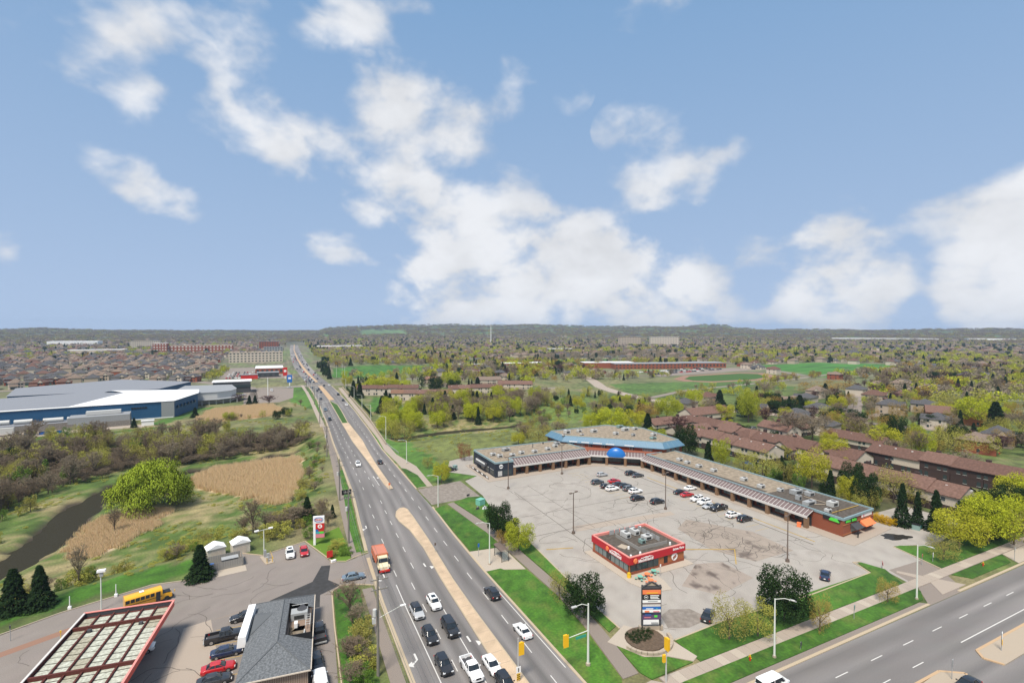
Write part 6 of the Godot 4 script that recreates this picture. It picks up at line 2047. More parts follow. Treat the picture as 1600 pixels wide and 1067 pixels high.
# Crowns are built in a box one unit high and one unit wide, standing on the origin.
func crown_round(seed_: int, count: int, size: float, low: float, lobes_n: int, hollow := 0.62, flat := 1.0) -> Mesh:
	var rng := RandomNumberGenerator.new()
	rng.seed = seed_
	var b := MB.new()
	b.tinted = true
	var lobes := []
	for k in lobes_n:
		var an := k * 2.4 + rng.randf() * 0.8
		var t := (k + 0.5) / lobes_n
		var y := lerpf(low + 0.16, 0.84, t) + rng.randfn() * 0.03
		var r := 0.33 * sqrt(maxf(0.05, 1.0 - pow((y - (low + 1.0) / 2) / ((1.0 - low) / 2 + 0.06), 2)))
		lobes.append([Vector3(cos(an) * r, y, sin(an) * r), rng.randf_range(0.13, 0.21)])
	lobes.append([Vector3(0, (low + 1.0) / 2, 0), 0.24])
	for i in count:
		var l: Array = lobes[rng.randi() % lobes.size()]
		var d := Vector3(rng.randfn(), rng.randfn() * flat, rng.randfn()).normalized()
		tone(b, rng)
		leaf(b, l[0] + d * l[1] * pow(rng.randf_range(pow(hollow, 3), 1.12), 0.3333), size * rng.randf_range(0.6, 1.3), rng)
	return b.mesh()

func crown_bare(seed_: int, twigs: int, low: float, wide := 1.0) -> Mesh:
	var rng := RandomNumberGenerator.new()
	rng.seed = seed_
	var b := MB.new()
	b.tinted = true
	var tips := []
	for k in 15:
		var an := k * 2.4 + rng.randf() * 0.6
		var f := (k + 0.5) / 15.0
		var el := lerpf(0.25, 1.45, f) + rng.randfn() * 0.08
		var reach := rng.randf_range(0.36, 0.46)
		var e := Vector3(cos(an) * cos(el) * reach * wide * 1.08, 0.52 + sin(el) * reach, sin(an) * cos(el) * reach * wide * 1.08)
		var a := Vector3(0, lerpf(low, 0.5, f * 0.8), 0)
		var m := a.lerp(e, 0.5) + Vector3(rng.randfn() * 0.03, 0.05, rng.randfn() * 0.03)
		tone(b, rng, 0.1)
		b.tube(a, m, 0.012, 0.007, 3, false)
		b.tube(m, e, 0.007, 0.002, 3, false)
		for j in 7:
			var s := a.lerp(m, rng.randf_range(0.5, 1)) if j < 2 else m.lerp(e, rng.randf_range(0.0, 0.9))
			var t := s + Vector3(rng.randfn() * 0.11, rng.randf_range(-0.03, 0.13), rng.randfn() * 0.11)
			b.tube(s, t, 0.005, 0.002, 3, false)
			tips.append([s, t])
		tips.append([m, e])
	for i in twigs:
		var q: Array = tips[rng.randi() % tips.size()]
		var s: Vector3 = q[0].lerp(q[1], rng.randf_range(0.2, 1.0))
		var d := (s - Vector3(0, 0.4, 0)).normalized() * 0.7 + Vector3(rng.randfn(), rng.randfn() * 0.7 + 0.3, rng.randfn()) * 0.6
		var e := s + d.normalized() * rng.randf_range(0.03, 0.09)
		var w := d.cross(Vector3(rng.randfn(), rng.randfn(), rng.randfn())).normalized() * 0.004
		tone(b, rng, 0.3)
		var n := w.cross(d).normalized()
		b.trin(s - w, s + w, e, n, n, n)
		if i % 2 == 0: leaf(b, e, 0.012, rng)
	return b.mesh()

func crown_spruce(seed_: int, count: int) -> Mesh:
	var rng := RandomNumberGenerator.new()
	rng.seed = seed_
	var b := MB.new()
	b.tinted = true
	var tiers := 15
	for i in count:
		var t := rng.randi() % tiers
		var f := pow((t + rng.randf() * 0.5) / tiers, 0.85)
		var y := 0.06 + 0.92 * f
		var R := (1.0 - f) * 0.5 * (0.86 + 0.2 * sin(t * 7.0)) + 0.015
		var an := rng.randf() * TAU
		R *= 0.88 + 0.16 * sin(an * 5.0 + t * 2.1)
		var rr := R * sqrt(rng.randf_range(0.15, 1.0))
		var p := Vector3(cos(an) * rr, y - rr * 0.32 + rng.randfn() * 0.008, sin(an) * rr)
		var d := Vector3(cos(an), -0.35 + rng.randfn() * 0.3, sin(an)).normalized()
		var e := d.cross(Vector3.UP + Vector3(rng.randfn(), rng.randfn(), rng.randfn()) * 0.4).normalized() * 0.026
		tone(b, rng, 0.3)
		var n := e.cross(d).normalized()
		b.trin(p - e, p + e, p + d * rng.randf_range(0.05, 0.095), n, n, n)
	return b.mesh()

func crown_willow(seed_: int, count: int) -> Mesh:
	var rng := RandomNumberGenerator.new()
	rng.seed = seed_
	var b := MB.new()
	b.tinted = true
	var lobes := []
	for k in 26:
		var an := k * 2.4 + rng.randf()
		var r := sqrt((k + 0.5) / 26.0) * 0.38
		lobes.append([Vector3(cos(an) * r, 0.82 - r * r * 3.2 + rng.randfn() * 0.06, sin(an) * r), rng.randf_range(0.11, 0.18)])
	for i in count:
		var l: Array = lobes[rng.randi() % lobes.size()]
		var d := Vector3(rng.randfn(), absf(rng.randfn()) * 0.8 - 0.1, rng.randfn()).normalized()
		var p: Vector3 = l[0] + d * l[1] * rng.randf_range(0.5, 1.15)
		p.y -= pow(rng.randf(), 2.2) * 0.3
		if p.y < 0.01: continue
		tone(b, rng, 0.22)
		var w := Vector3(rng.randfn(), 0, rng.randfn()).normalized() * 0.0036
		var e := p + Vector3(d.x * 0.012, -rng.randf_range(0.018, 0.042), d.z * 0.012)
		var n := Vector3(d.x, 0.5, d.z).normalized()
		b.trin(p - w, p + w, e, n, n, n)
	return b.mesh()

func crown_sparse(seed_: int, count: int, size: float) -> Mesh:  # far-off crown: few large faces
	return crown_round(seed_, count, size, 0.1, 6, 0.5)

var crowns := {}

func make_crowns() -> void:
	for v in 4:
		crowns["maple%d" % v] = crown_round(100 + v, 9000, 0.018, 0.16, 17, 0.5)
		crowns["bare%d" % v] = crown_bare(200 + v, 2400, 0.2, 1.1)
		crowns["pine%d" % v] = crown_round(300 + v, 8000, 0.024, 0.06, 20, 0.45, 0.7)
		crowns["olive%d" % v] = crown_round(400 + v, 4200, 0.017, 0.05, 17, 0.25)
		crowns["shrub%d" % v] = crown_round(500 + v, 2000, 0.032, -0.1, 10, 0.4)
		crowns["light%d" % v] = crown_round(600 + v, 420, 0.06, 0.12, 8, 0.5)
	for v in 3: crowns["spruce%d" % v] = crown_spruce(700 + v, 5000)
	crowns["willow0"] = crown_willow(11, 60000)
	var t := MB.new()
	t.tube(Vector3(0, -0.04, 0), Vector3(0.008, 0.5, 0.005), 0.026, 0.012, 6, false)
	for k in 5:
		var an := k * 2.5
		t.tube(Vector3(0, 0.22 + k * 0.05, 0), Vector3(cos(an) * 0.2, 0.5 + k * 0.05, sin(an) * 0.2), 0.012, 0.005, 4, false)
	crowns["trunk"] = t.mesh()

# kind: [crown meshes, variants, crown material, trunk material, name, category]
const KINDS := {
	"maple": ["maple", 4, ["leaf_maple", "leaf_maple_b", "leaf_maple_c"], "trunk", "maple_tree"], "olive": ["olive", 4, ["leaf_olive", "leaf_olive_b"], "trunk", "budding_tree"], "amber": ["olive", 4, ["leaf_amber"], "trunk", "amber_tree"],
	"redbud": ["olive", 4, ["leaf_redbud"], "trunk", "red_tree"], "bud": ["olive", 4, ["leaf_bud"], "trunk", "young_tree"], "bare": ["bare", 4, ["leaf_bare", "leaf_bare_b"], "trunk", "bare_tree"], "plum": ["bare", 4, ["leaf_plum"], "trunk", "plum_tree"],
	"spruce": ["spruce", 3, ["leaf_spruce"], "trunk", "spruce_tree"], "pine": ["pine", 4, ["leaf_pine"], "trunk", "pine_tree"], "willow": ["willow", 1, ["leaf_willow"], "trunk", "willow_tree"], "poplar": ["maple", 4, ["leaf_maple_b"], "trunk", "poplar_tree"],
	"shrub": ["shrub", 4, ["leaf_olive", "leaf_green", "leaf_olive_b"], "trunk", "shrub"], "brush": ["bare", 4, ["leaf_bare", "leaf_bare_b", "leaf_bare"], "trunk", "ravine_tree"], "forsythia": ["shrub", 4, ["leaf_gold"], "trunk", "forsythia_bush"]}

var tree_count := 0

func tree(kind: String, x: float, z: float, h: float, w: float, label: String, group := "", light := false, category := "tree") -> Node3D:
	var k: Array = KINDS[kind]
	tree_count += 1
	var i := tree_count * 7 + int(absf(x) * 3.0)
	var t := thing(k[4], label, category, Vector3(x, height(x, z) - 0.05, z), float(i % 12) * 0.52, group)
	var m: Mesh = crowns["light%d" % (i % 4)] if light and not k[0] in ["bare", "spruce"] else crowns["%s%d" % [k[0], i % k[1]]]
	var c := part(t, "crown", m, M[k[2][i % k[2].size()]])
	c.scale = Vector3(w, h, w)
	var tr := part(t, "trunk", crowns["trunk"], M[k[3]])
	tr.scale = Vector3(h * 0.9, h, h * 0.9)
	return t

func scatter(rng: RandomNumberGenerator, a: Array, count: int, kinds: Array, h0: float, h1: float, ratio: float, label: String, group: String, light := false, category := "tree") -> void:
	var p := poly(a)
	var box := Rect2(p[0], Vector2.ZERO)
	for q in p: box = box.expand(q)
	var n := 0
	var tries := 0
	while n < count and tries < count * 20:
		tries += 1
		var q := Vector2(rng.randf_range(box.position.x, box.end.x), rng.randf_range(box.position.y, box.end.y))
		if not Geometry2D.is_point_in_polygon(q, p): continue
		if to_line(CREEK, q).x < 6.5 and q.x < 30: continue
		if to_line(BROOK, q).x < 4.0: continue
		n += 1
		var kind: String = kinds[rng.randi() % kinds.size()]
		var h := rng.randf_range(h0, h1)
		var said: String = {"maple": "yellow-green tree ", "olive": "olive budding tree ", "amber": "amber budding tree ", "bare": "bare brown tree ", "brush": "bare brown tree ", "spruce": "dark conifer ", "pine": "dark pine ", "shrub": "low bushy shrub ", "plum": "dark purple tree ", "forsythia": "golden forsythia bush "}[kind]
		tree(kind, q.x, q.y, h, h * ratio * rng.randf_range(0.8, 1.2) * (0.55 if kind == "spruce" else 1.0), ("small " if h < lerpf(h0, h1, 0.33) else "tall " if h > lerpf(h0, h1, 0.67) else "") + said + label, group, light, category)

func mass(rng: RandomNumberGenerator, called: String, label: String, meshes: Array, material: Material, spots: Array, h0: float, h1: float, ratio: float) -> void:
	for v in meshes.size():
		var mm := MultiMesh.new()
		mm.transform_format = MultiMesh.TRANSFORM_3D
		mm.mesh = meshes[v]
		var list := []
		for i in spots.size():
			if i % meshes.size() == v: list.append(spots[i])
		mm.instance_count = list.size()
		for i in list.size():
			var h := rng.randf_range(h0, h1)
			var w := h * ratio * rng.randf_range(0.85, 1.25)
			mm.set_instance_transform(i, Transform3D(Basis(Vector3.UP, rng.randf() * TAU) * Basis.from_scale(Vector3(w, h, w)), Vector3(list[i].x, height(list[i].x, list[i].y) - 0.1, list[i].y)))
		var o := MultiMeshInstance3D.new()
		o.multimesh = mm
		o.material_override = material
		o.name = numbered(called)
		add_child(o)
		tag(o, label, "trees", "distant woods", "stuff")

func make_trees() -> void:
	make_crowns()
	for t in TREES: tree(t[0], t[1], t[2], t[3], t[4], t[5])
	var rng := RandomNumberGenerator.new()
	rng.seed = 404
	# ravine wood north of the creek
	scatter(rng, [-112, -300, -70, -298, -30, -293, 6, -280, 22, -276, 20, -266, -10, -256, -30, -250, -50, -252, -66, -226, -78, -200, -100, -210, -118, -260], 285, ["brush", "brush", "brush", "brush", "olive", "olive", "bare", "shrub"], 6, 10.5, 0.85, "in the ravine wood above the creek", "ravine wood trees")
	scatter(rng, [-112, -304, -60, -303, -20, -299, 8, -284, 10, -290, -30, -306, -110, -312], 26, ["olive", "bare", "brush", "shrub"], 4, 8, 0.7, "on the ravine rim below the blue hall", "ravine rim trees")
	undergrowth(rng, [-112, -298, -70, -296, -30, -291, 6, -278, 22, -274, 20, -266, -10, -256, -30, -250, -50, -252, -66, -226, -80, -200, -104, -210, -122, -260], 1500, "brown leafless undergrowth filling the ravine wood", M.leaf_bare)
	scatter(rng, [-70, -150, -78, -200, -66, -226, -62, -190, -64, -160], 14, ["brush", "shrub"], 3, 6, 0.7, "on the grassy west bank of the creek", "creek bank trees")
	# slope towards the avenue and behind the gas station
	scatter(rng, [-44, -128, -30, -134, -14, -138, -2, -150, -8, -152, -22, -142, -46, -135], 30, ["shrub", "brush", "shrub", "olive"], 2.2, 4.6, 1.2, "in the thicket behind the gas station lawn", "gas station thicket", false, "shrub")
	scatter(rng, [-8, -140, 4, -138, 14, -133, 17, -150, 10, -158, 2, -150], 34, ["brush", "shrub", "brush", "bare"], 2.5, 5.0, 1.2, "in the scrub around the fuel sign", "fuel sign scrub", false, "shrub")
	scatter(rng, [6, -170, 16, -168, 23, -220, 24, -250, 16, -250, 12, -205], 30, ["shrub", "brush", "shrub"], 1.5, 3.6, 1.2, "on the grass slope below the avenue", "slope shrubs", false, "shrub")
	scatter(rng, [11.5, -90, 14.8, -94, 15.0, -76, 10.5, -72], 15, ["brush", "shrub", "brush"], 2.0, 4.0, 1.2, "on the strip between the store and the footpath", "strip shrubs", false, "shrub")
	scatter(rng, [12.5, -122, 17, -121, 17, -128, 14, -128], 8, ["shrub"], 1.2, 2.2, 1.5, "on the bank by the driveway", "driveway shrubs", false, "shrub")
	# meadow north of the halls
	scatter(rng, [-42, -335, 8, -330, 26, -345, 22, -395, 10, -340], 14, ["shrub", "bare", "olive"], 2.5, 5, 0.8, "on the meadow by the reed patch", "meadow shrubs")
	# thicket east of the bridge, along the brook
	scatter(rng, [58, -268, 90, -273, 130, -272, 150, -290, 150, -330, 110, -345, 78, -322, 60, -300], 104, ["olive", "maple", "brush", "bare", "maple", "olive", "spruce"], 6.5, 12.5, 0.95, "in the thicket beside the brook", "brook thicket trees")
	scatter(rng, [135, -262, 160, -262, 200, -300, 190, -320, 160, -300], 30, ["brush", "shrub", "olive"], 3, 6, 1.0, "along the upper brook", "upper brook trees")
	scatter(rng, [110, -215, 140, -215, 150, -250, 125, -252], 14, ["olive", "brush"], 4, 7, 1.1, "between the mall and the brook", "trees behind the mall")
	scatter(rng, [160, -240, 230, -250, 250, -320, 200, -340, 170, -300], 34, ["shrub", "brush", "olive", "pine"], 2.5, 6, 1.0, "scattered on the meadow", "meadow trees")
	scatter(rng, [200, -232, 248, -236, 250, -290, 225, -300], 28, ["maple", "olive", "bare", "brush"], 4, 8, 1.0, "below the curved road", "curved road trees")
	scatter(rng, [138, -282, 172, -290, 190, -330, 150, -348], 40, ["bare", "brush", "olive", "bare", "maple"], 7, 12, 0.85, "in the tall grey copse beside the meadow", "meadow copse")
	# behind the mall and among the row houses
	scatter(rng, [147, -128, 168, -134, 168, -85, 150, -84], 18, ["olive", "pine", "shrub", "spruce"], 4, 8, 0.8, "between the mall back wall and the row houses", "trees behind the long wing")
	scatter(rng, [147, -64, 172, -64, 200, -72, 200, -60, 150, -59], 16, ["maple", "olive", "maple", "pine"], 6, 11, 1.0, "in the clump beside the lane at the right", "lane clump trees")
	scatter(rng, [184, -190, 192, -190, 192, -110, 186, -110], 10, ["bare", "maple", "shrub"], 4, 7, 0.9, "between the row houses", "row house trees")
	scatter(rng, [204, -185, 212, -185, 210, -118, 205, -118], 10, ["bare", "maple", "pine"], 4, 8, 0.9, "among the brown roofs", "brown roof trees")
	scatter(rng, [224, -128, 300, -70, 420, -60, 440, -200, 330, -260, 240, -230], 210, ["maple", "olive", "bare", "bare", "pine", "spruce", "amber", "plum", "olive"], 6, 12, 0.95, "in the wooded suburb right of the row houses", "suburb trees")
	for q in [[161, -131, 9, -12], [150, -90, 11, -15]]:
		pass
	for k in 16: tree("forsythia", 149.5 + rng.randf(), -76.5 - k * 0.9 if k < 9 else -98 - (k - 9) * 1.7, 2.4, 2.6, "golden forsythia bush %s" % ("hedging the end of the mall wing" if k < 9 else "behind the long mall roof"), "forsythia hedge", false, "bush")
	for k in 3: tree("forsythia", 149.5 + k * 1.2, -147 + k * 1.3, 2.6, 2.6, "golden forsythia bush beside the blue-rimmed hall", "forsythia hedge", false, "bush")
	for k in 11: tree("shrub", 55.2 + (k % 4) * 1.25, -67.9 + (k / 4) * 0.9, 0.9, 1.5, "clipped dark shrub in the planter under the pylon sign", "planter shrubs", false, "shrub").get_child(0).material_override = M.leaf_pine
	# middle distance, each tree still its own
	scatter(rng, [430, -262, 560, -330, 720, -360, 900, -330, 900, -215, 450, -190], 210, ["maple", "olive", "bare", "bare", "spruce", "amber", "plum"], 7, 13, 1.0, "in the middle-distance woods", "middle woods", true)
	scatter(rng, [60, -420, 120, -440, 230, -420, 300, -500, 250, -560, 120, -540, 66, -470], 90, ["maple", "olive", "bare", "spruce", "pine", "maple"], 7, 12, 1.0, "around the central houses", "central trees", true)
	scatter(rng, [130, -770, 260, -700, 420, -560, 420, -660, 300, -800, 140, -860], 90, ["maple", "olive", "bare", "amber", "spruce"], 8, 13, 1.0, "beyond the green field", "field edge trees", true)
	scatter(rng, [230, -460, 320, -495, 410, -560, 300, -640, 200, -560], 70, ["maple", "olive", "bare", "amber", "pine", "plum"], 6, 11, 1.0, "between the central school and the curved road", "school side trees", true)
	scatter(rng, [330, -405, 420, -438, 425, -475, 330, -500, 310, -450], 34, ["maple", "olive", "bare", "spruce"], 5, 9, 1.0, "in front of the long brick school", "school front trees", true)
	scatter(rng, [590, -352, 760, -372, 880, -420, 900, -460, 840, -400, 700, -355], 30, ["maple", "olive", "amber"], 6, 9, 1.0, "lining the far green field", "far field trees", true)
	scatter(rng, [268, -296, 330, -330, 430, -352, 432, -300, 335, -268], 34, ["maple", "olive", "bare", "shrub"], 4, 8, 1.0, "on the grass below the running track", "track side trees", true)
	scatter(rng, [440, -330, 570, -348, 570, -368, 450, -362], 26, ["maple", "olive", "amber", "bare"], 5, 8, 1.0, "screening the running track", "track screen trees", true)
	scatter(rng, [165, -240, 250, -250, 262, -325, 200, -345], 30, ["maple", "olive", "bare", "spruce"], 5, 9.5, 0.95, "standing free on the meadow beyond the mall", "free meadow trees")
	scatter(rng, [64, -560, 74, -640, 78, -760, 66, -760, 60, -600], 18, ["pine", "spruce"], 8, 13, 0.9, "along the far avenue", "far avenue trees", true)
	scatter(rng, [-44, -610, -40, -800, -50, -800, -60, -610], 26, ["olive", "maple", "shrub"], 5, 8, 1.0, "in the hedge beside the plaza lot", "plaza hedge", true)
	scatter(rng, [-60, -620, -300, -640, -420, -1100, -60, -1000], 60, ["olive", "bare", "maple", "shrub"], 3, 6, 0.8, "in the gardens of the left estate", "estate trees", true)
	# the rest of the woods and the town's trees as masses
	var pools := {"bare": [], "olive": [], "maple": [], "pine": [], "amber": []}
	for i in 24000:
		var az := deg_to_rad(rng.randf_range(-24.0, 73.0))
		var d := sqrt(rng.randf_range(420.0 * 420.0, 2500.0 * 2500.0))
		var p := Vector2(sin(az) * d, -cos(az) * d)
		var on_left := p.x < 40.0 + maxf(0.0, -p.y - 800.0) * 0.048
		if on_left and (d < 1150.0 or rng.randf() < 0.62): continue
		if absf(p.x - (48.0 + maxf(0.0, -p.y - 800.0) * 0.048)) < 30.0: continue
		if p.x < 260 and p.y > -560: continue
		if p.distance_to(Vector2(480, -470)) < 150 or (p.x > 250 and p.x < 560 and p.y < -250 and p.y > -430) or (p.x > 255 and p.x < 450 and p.y < -270 and p.y > -400): continue
		var bad := false
		for k in zones:
			if k[2].has_point(p) and Geometry2D.is_point_in_polygon(p, k[0]):
				bad = true
				break
		if bad: continue
		var c := noise.get_noise_2d(p.x * 0.6, p.y * 0.6) + rng.randfn() * 0.22
		if p.x > 400 and p.x < 780 and p.y < -640 and p.y > -900 and noise.get_noise_2d(p.x * 0.1, p.y * 0.1) > -0.3: c = -0.3
		var r := rng.randf()
		if r < 0.12: pools.pine.append(p)
		elif d > 1350.0 and rng.randf() < 0.6: continue
		elif c < -0.05 or d > 1500.0 and c < 0.12: pools.bare.append(p)
		elif c < 0.18: pools.olive.append(p)
		elif c < 0.45: pools.maple.append(p)
		else: pools.amber.append(p)
	var light := [crowns.light0, crowns.light1, crowns.light2]
	mass(rng, "distant_bare_wood", "distant mass of bare brown trees of the town", [crowns.light0, crowns.light3], M.leaf_bare_b, pools.bare, 7, 12, 1.05)
	mass(rng, "distant_olive_wood", "distant mass of olive budding trees of the town", light, M.leaf_olive_b, pools.olive, 7, 12, 1.05)
	mass(rng, "distant_green_wood", "distant mass of yellow-green trees of the town", light, M.leaf_maple, pools.maple, 7, 12, 1.1)
	mass(rng, "distant_amber_wood", "distant mass of amber trees of the town", light, M.leaf_amber, pools.amber, 6, 11, 1.1)
	mass(rng, "distant_conifer_wood", "distant scattered dark conifers of the town", [crowns.spruce0, crowns.pine1], M.leaf_pine, pools.pine, 8, 14, 0.6)
	# woods on the far slopes
	var slope := []
	var hill_field := poly([480, -2960, 720, -2910, 900, -3500, 590, -3550])
	while slope.size() < 15000:
		var az := deg_to_rad(rng.randf_range(-24.0, 73.0))
		var d := rng.randf_range(2300.0, 4900.0)
		var p := Vector2(sin(az) * d, -cos(az) * d)
		if Geometry2D.is_point_in_polygon(p, hill_field) or noise.get_noise_2d(p.x * 0.35, p.y * 0.35) > 0.2: continue
		slope.append(p)
	mass(rng, "slope_wood", "distant dark wood covering the escarpment slopes", [crowns.light0, crowns.light2], M.leaf_bare, slope.slice(0, 9000), 8, 13, 1.9)
	mass(rng, "slope_wood", "distant olive wood covering the escarpment slopes", [crowns.light1, crowns.light3], M.leaf_olive, slope.slice(9000), 7, 12, 1.9)
	# reeds: tens of thousands of stalks
	for q in [[[-25, -226, -19, -238, 4, -244, 14, -238, 12, -210, 7, -178, 1, -184, -12, -202, -21, -211], 9000, "tall tan reed bed below the avenue slope", 1.9], [[-47, -172, -45, -188, -38, -195, -26, -192, -29, -178, -34, -165, -38, -158, -44, -160], 5200, "flattened tan reeds on the creek bend", 1.1], [[-36, -347, -31, -386, 3, -396, 12, -365, 4, -342, -24, -330], 7000, "rust-tan reed patch on the meadow by the grey hall", 1.6]]:
		reeds(rng, q[0], q[1], q[2], q[3])
	grass_tufts(rng)

func undergrowth(rng: RandomNumberGenerator, a: Array, count: int, label: String, material: Material) -> void:
	var p := poly(a)
	var box := Rect2(p[0], Vector2.ZERO)
	for q in p: box = box.expand(q)
	var spots := []
	while spots.size() < count:
		var q := Vector2(rng.randf_range(box.position.x, box.end.x), rng.randf_range(box.position.y, box.end.y))
		if Geometry2D.is_point_in_polygon(q, p) and to_line(CREEK, q).x > 7.0: spots.append(q)
	mass(rng, "undergrowth", label, [crowns.bare0, crowns.bare2], material, spots, 2.0, 4.0, 1.3)

func reeds(rng: RandomNumberGenerator, a: Array, count: int, label: String, h: float) -> void:
	var p := poly(a)
	var box := Rect2(p[0], Vector2.ZERO)
	for q in p: box = box.expand(q)
	if not shared.has("reed"):
		var b := MB.new()
		b.tinted = true
		for k in 10:
			var at := Vector3(rng.randfn() * 0.3, 0, rng.randfn() * 0.3)
			var lean := Vector3(rng.randfn() * 0.2, 1.0, rng.randfn() * 0.2) * rng.randf_range(0.7, 1.1)
			var w := Vector3(rng.randfn(), 0, rng.randfn()).normalized() * 0.05
			tone(b, rng, 0.3)
			var n := w.cross(Vector3.UP).normalized()
			b.trin(at - w, at + w, at + lean, n, n, n)
		shared["reed"] = b.mesh()
	var mm := MultiMesh.new()
	mm.transform_format = MultiMesh.TRANSFORM_3D
	mm.mesh = shared["reed"]
	var list := []
	while list.size() < count:
		var q := Vector2(rng.randf_range(box.position.x, box.end.x), rng.randf_range(box.position.y, box.end.y))
		var j := q + Vector2(fine.get_noise_2d(q.x, q.y), fine.get_noise_2d(q.y, q.x)) * 4.0
		if Geometry2D.is_point_in_polygon(j, p): list.append(q)
	mm.instance_count = count
	for i in count:
		var s := h * rng.randf_range(0.7, 1.2)
		mm.set_instance_transform(i, Transform3D(Basis(Vector3.UP, rng.randf() * TAU) * Basis.from_scale(Vector3(1.3, s, 1.3)), Vector3(list[i].x, height(list[i].x, list[i].y), list[i].y)))
	var o := MultiMeshInstance3D.new()
	o.multimesh = mm
	o.material_override = M.leaf_reed
	o.name = numbered("reeds")
	add_child(o)
	tag(o, label, "reeds", "", "stuff")

func grass_tufts(rng: RandomNumberGenerator) -> void:
	var mm := MultiMesh.new()
	mm.transform_format = MultiMesh.TRANSFORM_3D
	mm.mesh = crowns.light1
	var list := []
	for i in 9000:
		var q := Vector2(rng.randf_range(-110, 24), rng.randf_range(-330, -125)) if i % 3 else Vector2(rng.randf_range(56, 240), rng.randf_range(-330, -200))
		if i % 3 and not Geometry2D.is_point_in_polygon(q, valley_poly) and q.y > -300: continue
		if to_line(CREEK, q).x < 8.0 or to_line(BROOK, q).x < 5.0: continue
		if noise.get_noise_2d(q.x * 2.0, q.y * 2.0) < -0.02: continue
		if q.x > 56 and q.x < 160 and q.y > -205: continue
		list.append(q)
	mm.instance_count = list.size()
	for i in list.size():
		var s := rng.randf_range(0.25, 0.7)
		mm.set_instance_transform(i, Transform3D(Basis.from_scale(Vector3(s * 2.4, s, s * 2.4)), Vector3(list[i].x, height(list[i].x, list[i].y) - 0.08, list[i].y)))
	var o := MultiMeshInstance3D.new()
	o.multimesh = mm
	o.material_override = M.leaf_olive_b
	o.name = "rough_grass"
	add_child(o)
	tag(o, "rough tussocky grass of the valley floor and meadow", "grass", "", "stuff")

# ---------------------------------------------------------------- cars (front to -Z, standing on the origin)
func car_ring(z: float, w: float, yb: float, yt: float) -> Array:
	var m := lerpf(yb, yt, 0.55)
	return [Vector3(w * 0.88, yb, z), Vector3(w * 0.98, lerpf(yb, yt, 0.2), z), Vector3(w, m, z), Vector3(w * 0.95, yt - 0.06, z), Vector3(w * 0.84, yt, z), Vector3(0, yt + 0.03, z),
		Vector3(-w * 0.84, yt, z), Vector3(-w * 0.95, yt - 0.06, z), Vector3(-w, m, z), Vector3(-w * 0.98, lerpf(yb, yt, 0.2), z), Vector3(-w * 0.88, yb, z), Vector3(0, yb, z)]

func slab(b: MB, ring: Array, up: float) -> void:
	var c := Vector3.ZERO
	for p in ring: c += p / ring.size()
	for i in ring.size():
		b.tri(c + Vector3(0, up, 0), ring[i], ring[(i + 1) % ring.size()])

func plan_ring(z0: float, z1: float, w0: float, w1: float, y: float) -> Array:  # counter-clockwise from above, corners rounded
	var r := 0.16
	return [Vector3(-w1 + r, y, z1), Vector3(w1 - r, y, z1), Vector3(w1, y, z1 - r * 1.4), Vector3(w0, y, z0 + r * 1.4), Vector3(w0 - r, y, z0), Vector3(0, y, z0 - 0.06), Vector3(-w0 + r, y, z0), Vector3(-w0, y, z0 + r * 1.4), Vector3(-w1, y, z1 - r * 1.4)]

var car_kits := {}

